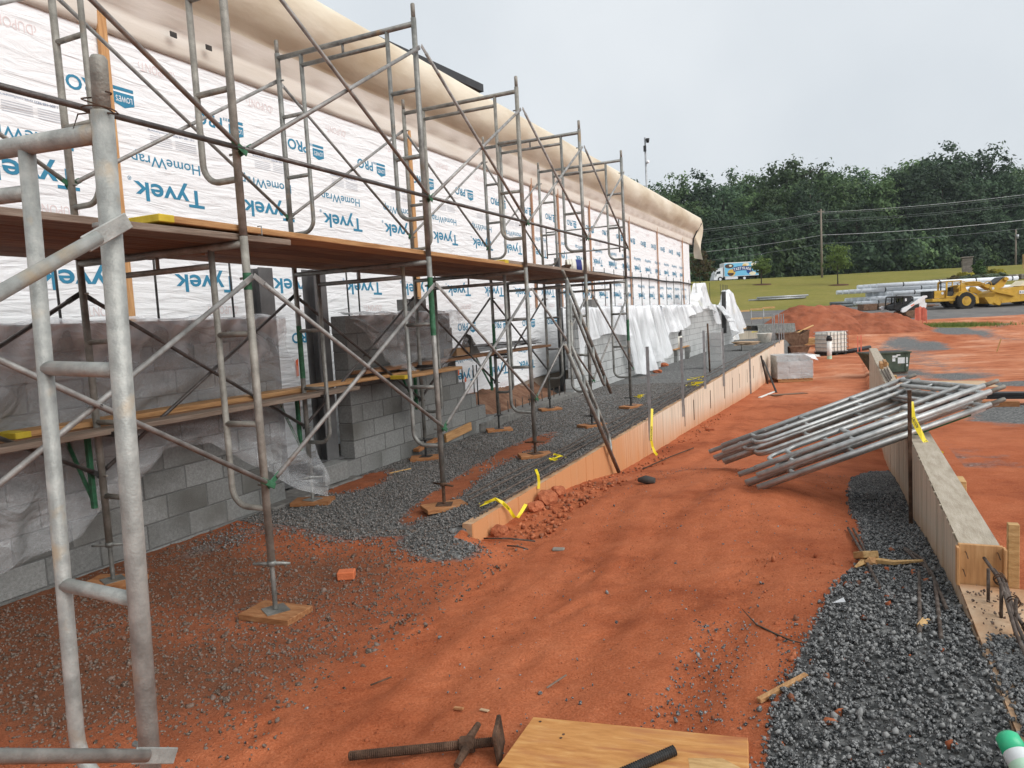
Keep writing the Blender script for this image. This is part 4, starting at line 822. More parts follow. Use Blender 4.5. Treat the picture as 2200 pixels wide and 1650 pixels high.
# near frame beside the camera
N0 = Vector((-1.575, 1.12, .135)); tilt = Matrix.Rotation(math.radians(2.4), 4, 'Y')
near = frame('scaffold_frame', 'nearest tall scaffold frame with rust and mortar flecks, wire twisted round its top', 'scaffold frame', TR(N0) @ tilt @ basis((0, 0, 0), XD, -YD, (0, 0, 1)), 'galv_near')
nb2 = frame('scaffold_frame', 'scaffold frame braced behind the nearest tall frame', 'scaffold frame', TR(N0.x, N0.y - 2.13, .16) @ tilt @ basis((0, 0, 0), XD, -YD, (0, 0, 1)), 'galv_near')
topn = TR(N0) @ tilt @ Vector((0, 0, FH))
wire = [topn + Vector((.030 * math.cos(a) * (1 + .8 * (a > 9) * (a - 9) / 4), .030 * math.sin(a) - .01, .035 + .012 * math.sin(a * .7) - .004 * a)) for a in np.linspace(0, 13, 44)]
wire += [wire[-1] + Vector((-.05 * i, -.012 * i, .012 * math.sin(i))) for i in (1, 2)] + [wire[-1] + Vector((-.13, -.02, -.02)), wire[-1] + Vector((-.06, .01, -.03))]
solo('tie_wire', MB().tube(wire, .0018, 5).mesh('tie_wire', 'rust'), 'rusty wire twisted round the top of the nearest frame', 'wire')

# ---- cross braces
def rod_mesh(L, mat, endmat):
    b = MB(); b.tube([(.07, 0, 0), (L - .07, 0, 0)], RB, 10); return b.mesh('brace_rod', mat, True)
def flat_mesh(mat): b = MB(); b.box((.045, 0, 0), (.125, .006, .036)); return b.mesh('brace_end', mat, bevel=.002)
FLATS = {m_: flat_mesh(m_) for m_ in ('green_paint', 'brace_steel', 'galv_near', 'dark_steel')}
_rod = {}
def brace(p0l, p0u, p1l, p1u, label, group, mat='brace_steel', ends=('green_paint', 'brace_steel')):
    """two crossing rods: p0l-p1u and p0u-p1l, bolted at the middle"""
    nrm = (p1l - p0l).cross(p0u - p0l).normalized()
    r = thing('cross_brace', label, 'scaffold brace', TR((p0l + p1l) / 2), group); Mi = r.matrix_world.inverted()
    for i, (a, b, o) in enumerate(((p0l, p1u, .0), (p0u, p1l, .031))):
        a = a + nrm * o; b = b + nrm * o; L_ = round((b - a).length, 3)
        if (L_, mat) not in _rod: _rod[(L_, mat)] = rod_mesh(L_, mat, mat)
        M = Mi @ along(a, b, (0, 0, 1)); rd = ob('rod', _rod[(L_, mat)], r, M)
        for j, (e, fl_) in enumerate(((0, False), (L_, True))):
            ob('flat_end', FLATS[ends[(i + j) % len(ends)]], rd, TR(e, 0, 0) @ (RZ(math.pi) if fl_ else Matrix.Identity(4)))
    ob('pivot_bolt', MB().tube([(0, 0, -.03), (0, 0, .03)], .009, 6).mesh('bolt', 'dark_steel'), r, Mi @ basis((p0l + p1u) / 2 + nrm * .015, *[tuple(v) for v in ((p1l - p0l).normalized(), nrm.cross((p1l - p0l).normalized()), nrm)]))
    return r
def pin(k, tier, back, up):
    p = pf(k) + XD * ((FWD + .036) if back else -.036); return Vector((p.x, p.y, LZ + tier * (FH + .002) + (PIN_U if up else PIN_L)))
for k in range(1, 6):
    for tier in (0, 1):
        for back in (False, True):
            lab = ('cross brace of the %s tier on the %s side of the long scaffold' % (('lower', 'upper')[tier], ('path', 'wall')[not (not back)]))
            e = ('green_paint', 'brace_steel') if not (back and tier == 0) else ('dark_steel', 'dark_steel')
            brace(pin(k, tier, back, 0), pin(k, tier, back, 1), pin(k + 1, tier, back, 0), pin(k + 1, tier, back, 1), lab, lab.replace('cross brace', 'cross braces'), 'brace_steel' if not (back and tier == 0) else 'rail_steel', e)
def npin(M, up): return M @ Vector((-.04, 0, PIN_U if up else PIN_L))
brace(npin(nb2.matrix_world, 0), npin(nb2.matrix_world, 1), npin(near.matrix_world, 0), npin(near.matrix_world, 1), 'pale cross brace bolted to the nearest frame', None, 'galv_near', ('galv_near',))
# ---- guard rails along the upper tier
for k in range(1, 6):
    a = pin(k, 1, False, 0) + Vector((.02, 0, .02)); b = pin(k + 1, 1, False, 0) + Vector((.02, 0, .02)); L_ = (b - a).length
    r = solo('guard_rail', MB().tube([(.0, 0, 0), (L_, 0, 0)], .0155, 10).mesh('guard_rail', 'rail_steel', True), 'wet dark guard rail along the upper tier at knee height', 'guard rail', along(a, b), 'guard rails of the upper tier')
a = pin(1, 1, False, 1); b = pin(2, 1, False, 1)
solo('guard_rail', MB().tube([(0, 0, 0), ((b - a).length, 0, 0)], .0155, 10).mesh('guard_rail', 'rail_steel', True), 'higher dark guard rail of the first upper bay', 'guard rail', along(a + Vector((.02, 0, .03)), b + Vector((.02, 0, .03))))
# end guard panel across the far end of the deck
p6 = pf(6); eg = thing('end_guard', 'light guard rail panel across the far end of the deck', 'guard rail', (p6.x, p6.y + .05, LZ + FH))
for z in (.52, .90): ob('rail', MB().tube([tuple(XD * .1 + Vector((0, 0, z))), tuple(XD * 1.4 + Vector((0, 0, z)))], .012, 8).mesh('rail', 'galv', True), eg)
for t in (.1, 1.4): ob('post', MB().tube([tuple(XD * t + Vector((0, 0, .45))), tuple(XD * t + Vector((0, 0, 1.0)))], .013, 8).mesh('post', 'galv', True), eg)

# ---- screw jacks and pads
def jack_meshes(h, mat_rod):
    b = MB(); pts = []; rs = []; n = max(8, int(h / .006))
    for i in range(n + 1): pts.append((0, 0, .006 + (h - .006) * i / n)); rs.append(.0165 if i % 2 else .0135)
    b.tube(pts, .016, 10, rs=rs); return b.mesh('screw', mat_rod, True)
def jack(x, y, ztop, yaw, label, mat_rod='galv', group=None, pad=(.38, .235, .038), padlabel=None, padyaw=None, padmat='wood_pad', two=False):
    gr = gz(x, y) + .004; pz = gr + pad[2]
    po = solo('wood_pad', bmesh_box(pad, padmat, .003), padlabel, 'wood block', TR(x, y, gr + pad[2] / 2) @ RZ(padyaw if padyaw is not None else yaw), None)
    if two:
        solo('wood_pad', bmesh_box(pad, padmat, .003), padlabel.replace('pad under', 'lower pad beneath the pad under'), 'wood block', TR(x - .03, y + .02, gr - .010) @ RZ((padyaw or yaw) + .3)); 
    h = ztop - pz + .05
    r = thing('screw_jack', label, 'screw jack', TR(x, y, pz) @ RZ(yaw), group)
    ob('screw', jack_meshes(max(h, .08), mat_rod), r)
    ob('base_plate', MB().box((0, 0, .003), (.14, .14, .006)).mesh('base_plate', mat_rod), r, RZ(.6))
    hz = ztop - pz - .012; ob('handle_nut', MB().tube([(0, 0, hz - .02), (0, 0, hz + .012)], .028, 10).mesh('nut', mat_rod, True), r)
    hd = MB().tube([(-.115, 0, hz - .004), (-.03, 0, hz - .006), (.03, 0, hz - .006), (.115, 0, hz - .012)], .011, 8, rs=[.008, .012, .012, .008]); ob('handle', hd.mesh('handle', mat_rod, True), r)
names = {1: 'out by the near corner', 2: 'beside the broken brick', 3: 'nearest the retaining wall end', 4: 'halfway along the retaining wall', 5: 'behind the leaning frame', 6: 'at the last bay'}
for k in range(1, 7):
    p = pf(k); q = p + XD * FWD
    jack(p.x, p.y, LZ, {2: .45, 3: -.2}.get(k, .1 * k), 'screw jack on the path side, %s' % names[k], {3: 'rust', 4: 'rust', 5: 'dark_steel', 6: 'dark_steel'}.get(k, 'galv'), padlabel='wood pad under the path side jack %s' % names[k], padyaw={2: .05, 3: .85, 4: .6}.get(k, .2 * k))
    jack(q.x, q.y, LZ, .3 * k, 'screw jack on the wall side, %s' % names[k], 'galv' if k in (2, 3) else 'dark_steel', padlabel='wood pad under the wall side jack %s' % names[k], padyaw=.1 + .1 * k, two=(k == 4))
for M_, nm in ((near.matrix_world, 'nearest frame'), (nb2.matrix_world, 'frame behind the nearest one')):
    for t, sd_ in ((0, 'outer'), (FWD, 'inner')):
        b = M_ @ Vector((t, 0, 0)); jack(b.x, b.y, b.z, .3, '%s screw jack of the %s' % (sd_, nm), padlabel='wood pad of the %s leg of the %s' % (sd_, nm))

# ---- deck planks
PW, PT = .235, .038
def plank(i, y0, y1, z, mat, label, group, x0=None, dz=0, yellow=None, L=None):
    p = pf(2); yc = (y0 + y1) / 2; base = p + XD * (.03 + (PW + .006) * (i + .5)); x = base.x - .0126 * (yc - p.y)
    M = basis((x, yc, z + PT / 2), YD, XD * -1 * -1, (0, 0, 1)); M = TR(x, yc, z + PT / 2) @ RZ(math.pi / 2 + SA) @ Matrix.Rotation(-dz, 4, 'Y')
    o = solo('deck_plank', bmesh_box((y1 - y0, PW, PT), mat, .004), label, 'plank', M, group)
    if yellow: ob('painted_end', bmesh_box((.10, PW + .003, PT + .003), 'yellow_end', .004), o, TR(yellow * ((y1 - y0) / 2 - .045), 0, 0))
DZ = LZ + FH - .022 + .002
for i in range(6):
    j = random.uniform(-.06, .06)
    plank(i, -1.6 + j, 3.72 + (0 if i == 0 else j - .1), DZ, 'plank_y' if i else 'plank_old', 'brown scaffold plank of the first deck run', 'planks of the first deck run')
    plank(i, 2.72 + (0 if i == 0 else .1 + j), 7.62 + j, DZ + PT + .003, 'plank_new' if i == 0 else 'plank_y', 'brown scaffold plank of the middle deck run' if i else 'orange brown front plank of the middle deck run with yellow painted end', 'planks of the middle deck run' if i else None, dz=-.0065, yellow=-1 if i == 0 else None)
    plank(i, 7.05 + j, 12.02 + (j if i else 0), DZ + PT + .003, 'plank_old' if i == 0 else 'plank_y', 'weathered scaffold plank of the far deck run' if i else 'front plank of the far deck run with yellow painted end', 'planks of the far deck run' if i else None, dz=-.004, yellow=-1 if i == 0 else None)
# c-clamp on the front plank
p2 = pf(2); cc = MB(); cc.tube([(0, 0, 0), (.03, 0, 0), (.03, 0, -.055), (0, 0, -.055)], .004, 6); solo('plank_clamp', cc.mesh('clamp', 'galv'), 'small metal clamp holding the front plank by the second frame', 'clamp', TR(p2.x + .0, p2.y + .12, DZ + .088))
# ---- bracket planks on the wall side
def mid_plank(xc, y0, y1, z0, z1, mat, label, yellow=None, wd=PW):
    M = along((xc, y0, z0), (xc, y1, z1)); o = solo('bracket_plank', bmesh_box((math.hypot(y1 - y0, z1 - z0), wd, PT), mat, .004), label, 'plank', M @ TR((y1 - y0) / 2, 0, 0))
    if yellow is not None: ob('painted_end', bmesh_box((.10, wd + .003, PT + .003), 'yellow_end', .004), o, TR(.045 if yellow == 0 else (y1 - y0) - .045, 0, 0) @ TR(-(y1 - y0) / 2, 0, 0))
MZ = 1.0
mid_plank(-4.595, .9, 5.95, MZ, MZ, 'plank_old', 'worn grey bracket plank on the path side of the wall side legs', None, .19)
mid_plank(-4.88, 2.75, 7.5, MZ + PT + .002, MZ + PT + .002, 'plank_new', 'fresh bracket plank with yellow end beside the near plastic', 0)
mid_plank(-4.885, .6, 5.6, MZ, MZ, 'plank_y', 'lower bracket plank against the near block wall')
mid_plank(-4.90, 6.45, 11.9, MZ + 2 * PT + .04, MZ + 2 * PT + .04, 'plank_y', 'bracket plank carrying the wire bundle and box', None)
mid_plank(-4.66 + .18, 6.6, 7.9, MZ + PT + .004, MZ + PT + .004, 'plank_new', 'short bracket plank with yellow end by the stepped wall', 0, .19)
for k in range(1, 6):
    p = pf(k) + XD * FWD; br = thing('side_bracket', 'green side bracket clamped to a wall side leg under the bracket planks', 'bracket', (p.x - .03, p.y - .035, MZ - .018), 'green side brackets')
    zoff = .0 if k < 4 else .116
    ob('arm', bmesh_box((.62, .03, .034), 'dark_steel', .002), br, TR(.0, 0, zoff)); ob('hanger', bmesh_box((.035, .03, .52), 'green_paint', .002), br, TR(-.035, 0, -.27 + zoff))
    ob('stay', MB().tube([(-.28, 0, -.02 + zoff), (-.04, 0, -.48 + zoff)], .014, 8).mesh('stay', 'green_paint', True), br)
# things on the bracket planks
zt = MZ + 3 * PT + .042
wb = thing('wire_bundle', 'grey bundle of ladder wire lying on the bracket plank', 'wire bundle', (-4.9, 10.3, zt))
for i in range(22): ob('wire_strip', MB().tube([(random.uniform(-.09, .09), -1.25 + random.uniform(-.1, .05), .01 + .11 * random.random()), (random.uniform(-.09, .09), 1.2 + random.uniform(-.05, .15), .01 + .10 * random.random())], .006, 5).mesh('strip', 'strut_galv' if i % 3 else 'dark_steel'), wb)
cb = MB(); cb.box((0, 0, .05), (.2, .38, .10)); solo('tie_box', cb.mesh('tie_box', 'cardboard'), 'open cardboard box on the bracket plank', 'box', TR(-4.9, 8.7, zt))
bg_ = MB(); bg_.add([(-.1, -.12, 0), (.1, -.14, 0), (.1, .16, 0), (-.1, .14, 0), (-.03, -.02, .3), (.05, .0, .26), (.04, .1, .18), (-.04, .1, .2)], [(0, 1, 5, 4), (1, 2, 6, 5), (2, 3, 7, 6), (3, 0, 4, 7), (4, 5, 6, 7)])
solo('torn_bag', bg_.mesh('torn_bag', 'sack_dark'), 'torn black bag beside the cardboard box', 'bag', TR(-4.88, 9.0, zt))
solo('loose_block', bmesh_box((.2, .40, .19), 'block', .004), 'single block set on the head of the stepped wall', 'block', TR(WX - .1, 8.1, WZ0 + NC * BH + .10))
solo('loose_block', bmesh_box((.2, .40, .19), 'block', .004), 'single block set on the head of the long pale wall', 'block', TR(WX - .1, 15.4, WZ0 + NC * BH + .115))
# ---- bucket and tools on the deck
dzt = DZ + 2 * PT + .004
bk_ = thing('bucket', 'white mortar splashed bucket lying on its side on the deck', 'bucket', TR(-4.0, 11.25, dzt + .145) @ RZ(.5) @ Matrix.Rotation(math.pi / 2, 4, 'Y'))
ob('shell', MB().tube([(0, 0, -.18), (0, 0, .18)], .14, 28, cap=False, rs=[.145, .13]).mesh('shell', 'offwhite', True), bk_); ob('bottom', MB().tube([(0, 0, .17), (0, 0, .18)], .129, 28).mesh('bottom', 'offwhite', True), bk_)
for z in (-.17, -.13, -.09): ob('rim', MB().tube([(.147 * math.cos(a), .147 * math.sin(a), z) for a in np.linspace(0, 2 * math.pi, 29)], .006, 6, cap=False).mesh('rim', 'offwhite', True), bk_)
ob('label_band', MB().tube([(0, 0, -.03), (0, 0, .06)], .14, 28, cap=False, rs=[.141, .138]).mesh('label_band', 'blue_label', True), bk_)
ob('lettering', text_mesh('AMory', .13, .04, 'white_paint', .01), bk_, basis((.142, .05, -.005), (0, -1, 0), (0, 0, 1), (1, 0, 0)) @ TR(-.02, 0, 0))
tool = MB()
for i in range(4): tool.box((0, 0, .03 + .045 * i), (.10, .26, .035), .2 * i)
solo('tool_stack', tool.mesh('tool_stack', 'rust'), 'stack of mortar crusted tools beside the bucket', 'tools', TR(-4.0, 10.75, dzt - .01))

# ================================================================== LEANING FRAME, PILE
d_ = Vector((-.065, -.618, .783)).normalized(); A_ = Vector((-2.575, 8.42, gz(-2.56, 8.42) + .02)); B_ = Vector((-2.93, 9.84, .05))
wv = (B_ - A_); wv = (wv - d_ * wv.dot(d_)).normalized(); nv_ = d_.cross(wv)
frame('leaning_frame', 'spare scaffold frame leaning over the retaining wall with one foot on the path', 'scaffold frame', basis(A_, wv, nv_, d_), 'galv')
dp = Vector((.889, .335, .316)).normalized(); wv = Vector((-.337, .94, -.047)); wv = (wv - dp * wv.dot(dp)).normalized(); nv_ = dp.cross(wv)
if nv_.z < 0: nv_ = -nv_
base0 = Vector((-.66, 6.45, .065))
for i in range(7):
    o = base0 - Vector((0, 0, .02)) + nv_ * .033 * i + dp * (random.uniform(-.2, -.02) + .008 * i) + wv * (random.uniform(-.06, .06) + (0, .22, -.12)[i % 3])
    f_ = frame('piled_frame', 'galvanised scaffold frame in the pile leaning on the formed wall', 'scaffold frame', basis(o, wv, -nv_ , dp) if (wv.cross(-nv_)).dot(dp) > 0 else basis(o, wv, nv_, dp), 'galv_pile', 'piled scaffold frames on the formed wall')
    if i == 0: band(f_, 0, 1.35, 1.85)
# ================================================================== RETAINING WALL FURNITURE
def strut(px0, py0, px1, py1, label, lean=0):
    a = at_x(px0, py0, RWX + .03); b = at_x(px1, py1, RWX + .03); L = a.z - b.z
    me = MB(); me.box((0, 0, L / 2), (.004, .041, L)); me.box((.019, -.0185, L / 2), (.036, .004, L)); me.box((.019, .0185, L / 2), (.036, .004, L))
    return solo('strut_post', me.mesh('strut', 'strut_galv'), label, 'metal post', TR(RWX + .006, (a.y + b.y) / 2, b.z) @ Matrix.Rotation(lean, 4, 'X') @ RZ(math.radians(0)))
near_n = ['with caution tape wound round its foot', 'second from the taped one', 'third from the taped one', 'fourth from the taped one']
for i, a in enumerate([(1390, 745, 1400, 945), (1464, 725, 1469, 895), (1512, 710, 1516, 835), (1553, 705, 1556, 830)]): strut(*a, 'galvanised channel post on the retaining wall, ' + near_n[i])
strut(1603, 762, 1622, 850, 'tilted galvanised channel post halfway down the retaining wall', .06)
for i, a in enumerate([(1660, 676, 1661, 735), (1664, 674, 1665, 745), (1674, 674, 1674, 738), (1679, 675, 1679, 730), (1684, 674, 1684, 728)]):
    strut(*a, 'galvanised channel post in the cluster at the far end of the retaining wall')['group'] = 'far cluster of channel posts'
for i, yy in enumerate([10.35, 12.75, 13.6, 15.4, 17.3, 18.6, 19.9, 21.5, 23, 25.5, 27.8, 30]):
    ob('rust_strip', bmesh_box((.006, .03, .38), 'rust', 0), ret, TR(RWX + .004, yy, -.22 - .012 * (yy - 10)))
# rebar laid along the wall head
for i in range(4):
    pts = [(RWX - .05 - .10 * i + .025 * math.sin(k * .9 + i * 2), 5.0 + .12 * i + 1.2 * k, RWT + .02 + .012 * i + .018 * abs(math.sin(k * 1.7 + i))) for k in range(9 if i < 2 else 22)]
    solo('laid_rebar', MB().tube(pts, .009, 7).mesh('laid_rebar', 'rebar', True), 'long wet rebar lying along the retaining wall head', 'rebar', None, 'rebar along the retaining wall head')
pts = [(RWX + .03, 12.6, RWT + .03)] + [(RWX - .06 + .03 * math.sin(k * 2.1), 12.6 + .7 * k, RWT + .03 + .02 * math.sin(k * 3.)) for k in range(1, 28)]
solo('laid_rebar', MB().tube(pts, .012, 6).mesh('laid_rebar', 'rebar', True), 'tangled rebar on the far half of the retaining wall head', 'rebar')
p = at_x(1640, 800, RWX + .02)
for i, (a, b) in enumerate((((1635, 765), (1649, 820)), ((1640, 775), (1668, 820)))):
    q0 = at_x(*a, RWX + .05); q1 = at_x(*b, RWX + (.12 if i == 0 else .7)); q1.z = gz(q1.x, q1.y)
    solo('prop_rod', MB().tube([q0, q1], .03, 8).mesh('prop', 'dark_steel', True), ('steel prop leaning on the retaining wall by the block pallet', 'diagonal steel brace beside the block pallet')[i], 'prop')
# ---- caution tape
def tape(name, pts, w, label, words=None, sag=0, tw=0.0):
    P_ = [Vector(p) for p in pts]; V = []; 
    for i, p in enumerate(P_):
        t = (P_[min(i + 1, len(P_) - 1)] - P_[max(i - 1, 0)]).normalized(); side = t.cross(FF).normalized(); side = (Quaternion(t, tw * math.sin(i * 1.3)) @ side)
        V += [p + side * w / 2, p - side * w / 2]
    F = [(2 * i, 2 * i + 1, 2 * i + 3, 2 * i + 2) for i in range(len(P_) - 1)]
    me = bpy.data.meshes.new(name); me.from_pydata([tuple(v) for v in V], [], F); me.materials.append(MATS['yellow_tape'])
    o = solo(name, me, label, 'caution tape')
    if words:
        for (i, wl_) in words:
            a, b = P_[i], P_[i + 1]; t = (b - a).normalized(); sd2 = t.cross(FF).normalized(); nn = t.cross(sd2); 
            if nn.dot(FF) > 0: nn = -nn
            yv = nn.cross(t); ob('lettering', text_mesh('CAUTION', wl_, w * .55, 'black', .02), o, basis(a + t * .01 - yv * w * .28 + nn * .004, t, yv, nn))
    return o
P0 = at_x(1955, 860, .40); 
tape('caution_tape', [at(1957, 862, 5.9), at(1960, 895, 5.85), at(1972, 920, 5.8), at(1985, 945, 5.78), at(2000, 962, 5.78), at(2016, 972, 5.8), at(2024, 976, 5.8)], .045, 'yellow caution tape tied to the rusty stake at the frame pile', [(1, .09), (3, .08)], tw=.5)
tape('caution_tape', [at(1401, 878, 10.3), at(1400, 915, 10.2), at(1399, 945, 10.15), at(1402, 960, 10.15), at(1407, 972, 10.1), at(1412, 978, 10.1)], .035, 'yellow caution tape hanging on the first channel post of the retaining wall', [(1, .2)])
pts = [at_z(1030, 1085, .08), at_z(1050, 1078, .10), at_z(1064, 1072, .12), at_x(1080, 1080, RWX + .02), at_x(1095, 1095, RWX + .04), at_x(1104, 1110, RWX + .06), at_x(1112, 1112, RWX + .12), at_x(1120, 1100, RWX + .14), at_x(1130, 1083, RWX + .12)]
tape('caution_tape', pts, .03, 'yellow caution tape draped over the near end of the retaining wall', [(3, .10)], tw=.6)
tape('caution_tape', [at_x(1151, 1008, RWX - .03), at_x(1156, 1020, RWX + .012), at_x(1158, 1035, RWX + .018), at_x(1157, 1050, RWX + .018)], .025, 'short strip of caution tape hanging over the stained retaining wall')
for i, (px, py, lb) in enumerate([(1195, 988, 'crumpled caution tape on gravel by the lone wood pad'), (1375, 855, 'crumpled caution tape behind the leaning frame'), (1490, 828, 'crumpled caution tape on the wall head between channel posts'), (1500, 815, 'tangled caution tape beside the far gravel'), (1620, 714, 'tangled caution tape by the far lumber')]):
    p = at_z(px, py, .07); s = .16 if i < 2 else .35
    tape('caution_tape', [p + Vector((s * .5 * math.cos(k * 2.1 + i), s * (k / 4 - 1), .03 + .03 * math.sin(k * 2.7))) for k in range(9)], .028, lb, tw=1.6)

# ---- stakes
def stake(x, y, z0, z1, w, mat, label, lean=(0, 0)): return solo('stake', MB().box((0, 0, (z1 - z0) / 2), (w, w, z1 - z0)).mesh('stake', mat, bevel=.002), label, 'stake', TR(x, y, z0) @ Matrix.Rotation(lean[0], 4, 'X') @ Matrix.Rotation(lean[1], 4, 'Y'))
stake(.405, 5.99, gz(.40, 5.99) - .05, .93, .026, 'rust', 'rusty iron stake by the frame pile with caution tape', (0, -.005))
stake(FWX1 + .075, 4.0, .05, .515, .045, 'wood_raw', 'pale wooden stake beside the end of the formed wall')
p = at(2140, 760, 30); stake(p.x, p.y, gz(p.x, p.y) - .1, gz(p.x, p.y) + .55, .05, 'wood_raw', 'short wooden stake in the open red ground', (.1, .25))
for i, px in enumerate((1843, 1850, 2198)):
    p = at(px, 745 if i < 2 else 575, 36 if i < 2 else 100); stake(p.x, p.y, gz(p.x, p.y) - .1, gz(p.x, p.y) + (.85 if i < 2 else 2.0), .05 if i < 2 else .09, 'orange_mesh' if i < 2 else 'wood_raw', ('thin orange stake behind the green bin', 'thin orange stake behind the green bin', 'pale stake at the road edge above the flower bed')[i])['group'] = 'orange stakes' if i < 2 else 'road stake'

# ================================================================== SITE THINGS ON THE SHELF
def blockpile(M, n, label, mat='block', d=(.40, .2, .19)):
    r = thing('block_stack', label, 'block stack', M)
    for (x, y, z, a) in n: ob('block', bmesh_box(d, mat, .004), r, TR(x, y, z + d[2] / 2) @ RZ(a))
    return r
p = at_z(1537, 790, .02); blockpile(TR(p.x, p.y, gz(p.x, p.y)) @ RZ(.05), [(0, s * .101, .195 * c, 0) for c in range(5) for s in (-1, 1)], 'squat pier of stacked grey blocks between the channel posts', 'block_pale')
q = at_z(1525, 800, .02); e = at_x(1530, 700, q.x - .1)
solo('rust_bar', MB().tube([(q.x + .02, q.y - .1, gz(q.x, q.y)), (q.x - .02, q.y + .0, 1.25)], .022, 8).mesh('rust_bar', 'rust', True), 'rusty bar leaning on the pier of grey blocks', 'bar')
p = at_z(1450, 775, .0); gzp = gz(p.x, p.y)
for i, dy in enumerate((0, 1.6)): blockpile(TR(p.x - .05 * i, p.y + dy, gzp) @ RZ(.1), [(0, 0, 0, 1.57), (.0, 0.0, .195, 1.57)] if i == 0 else [(0, 0, 0, 0), (0, .21, 0, 0), (.02, 0, .195, .1), (.03, .22, .195, -.1)], ('two grey blocks carrying the near end of a board', 'four grey blocks under the far end of a board')[i])
solo('board', bmesh_box((.25, 2.4, .035), 'plank_new', .003), 'wooden board laid across grey blocks by the long wall', 'plank', TR(p.x - .02, p.y + .75, gzp + .415))
tb_ = thing('tool_bucket', 'pale bucket with a shovel blade and tools on the board', 'bucket', TR(p.x - .02, p.y + .65, gzp + .435))
ob('shell', MB().tube([(0, 0, 0), (0, 0, .37)], .14, 20, rs=[.125, .145]).mesh('shell', 'offwhite', True), tb_); ob('shovel_blade', MB().box((.08, .12, .52), (.02, .20, .26)).mesh('shovel', 'dark_steel', bevel=.004), tb_); ob('tools', MB().box((0, -.03, .42), (.16, .16, .12), .4).mesh('tools', 'sack_dark', bevel=.02), tb_)
p = at_z(1605, 752, 0.02); solo('loose_block', bmesh_box((.4, .2, .19), 'block', .004), 'dark block lying under a scrap plywood pile on the shelf', 'block', TR(p.x, p.y, gz(p.x, p.y) + .1) @ RZ(.3))
for i in range(5): solo('plywood_scrap', bmesh_box((.75 - .05 * i, .9, .018), 'plank_old' if i % 2 else 'plywood_far', .002), 'scrap of plywood in the loose pile on the gravel shelf', 'plywood', TR(p.x - .1, p.y + .5, gz(p.x, p.y) + .2 + .024 * i) @ RZ(.25 * i), 'plywood scraps on the shelf')
p = at_z(1643, 735, .02); solo('bucket', MB().tube([(0, 0, 0), (0, 0, .4), (0, 0, .42)], .3, 20, rs=[.26, .32, .34]).mesh('tub', 'offwhite', True), 'dull round tub near the far end of the retaining wall', 'tub', TR(p.x, p.y, gz(p.x, p.y)))
solo('wood_scrap', bmesh_box((.55, .09, .04), 'wood_pad', .003), 'short timber leaning on footing at the stepped wall', 'timber', TR(WX + .06, 8.0, .03) @ RZ(math.pi / 2) @ Matrix.Rotation(-.10, 4, 'Y'))
solo('wood_scrap', bmesh_box((.75, .035, .12), 'plank_new', .003), 'long form board along the foot of the stepped wall', 'timber', TR(WX + .03, 8.9, .05) @ RZ(math.pi / 2) @ Matrix.Rotation(-.07, 4, 'Y'))
p = at_z(860, 1012, -.05); solo('marker_stake', bmesh_box((.30, .012, .012), 'wood_raw', .001), 'small wooden stick with pink ribbon lying by the stepped wall', 'stick', TR(p.x, p.y, gz(p.x, p.y) + .015) @ RZ(1.2))
# lumber with guard posts at the far end
p = at(1600, 712, 44); g_ = gz(p.x, p.y); ux = Vector((.905, .4254, 0))
fl_ = solo('far_form_wall', MB().box((0, 0, .15), (3.2, .25, .95)).mesh('far_form', 'form_concrete'), 'short far concrete wall carrying a pile of yellow lumber', 'concrete wall', TR(p.x, p.y, g_) @ RZ(th + .15))
for i in range(14): solo('lumber', bmesh_box((1.5, .14, .045), 'wood_raw', .003), 'yellow lumber board in the pile at the far wall', 'lumber', TR(p.x - .3 + random.uniform(-.3, .5), p.y + random.uniform(-.12, .1), g_ + .65 + .045 * (i // 3)) @ RZ(th + random.uniform(-.3, .4)), 'yellow lumber pile')
for i, dx in enumerate((-1.1, -.35, .45, 1.2)):
    q = p + ux * dx; r = thing('guard_post', 'thin guard post with yellow rail boards at the far lumber pile', 'guard post', (q.x, q.y - .2, g_ + .5), 'guard posts at the far lumber')
    ob('post', MB().tube([(0, 0, 0), (0, 0, 1.25)], .025, 6).mesh('post', 'strut_galv', True), r); ob('rail_board', bmesh_box((.75, .03, .10), 'wood_raw', .002), r, TR(.3, -.03, 1.15 + .06 * i) @ RZ(th)); 
    if i > 1: ob('rail_board', bmesh_box((.7, .03, .10), 'wood_raw', .002), r, TR(.3, -.03, .72) @ RZ(th))

# ================================================================== PATH AND YARD THINGS
# block pallet
p = at_z(1698, 820, -1.04); pal = thing('block_pallet', 'shrink wrapped pallet of grey blocks on the path by the retaining wall', 'pallet', TR(p.x, p.y + .5, gz(p.x, p.y + .5)) @ RZ(.32))
for i in (-1, 0, 1): ob('bearer', bmesh_box((1.15, .09, .09), 'plank_new', .003), pal, TR(0, .5 * i, .055))
for i in range(7): ob('slat', bmesh_box((.13, 1.15, .02), 'plank_new', .003), pal, TR(-.52 + .173 * i, 0, .112))
for c in range(4):
    for i in range(3):
        for j in range(5):
            if c == 3 and (j == 0 or (i == 2 and j > 2)): continue
            ob('block', bmesh_box((.385, .2, .195), 'block_pale', .004), pal, TR(-.39 + .39 * i, -.42 + .205 * j, .125 + .0975 + .2 * c) if c % 2 == 0 or True else None)
wrp = MB().box((0, -.0, .53), (1.2, 1.07, .83)).mesh('wrap', 'plastic_clear'); ob('shrink_wrap', wrp, pal)
ob('loose_film', np_mesh('film', [(.3, -.54, .95), (.62, -.5, .93), (.75, -.62, .72), (.55, -.6, .8)], [(0, 1, 2, 3)], 'plastic_milky'), pal)
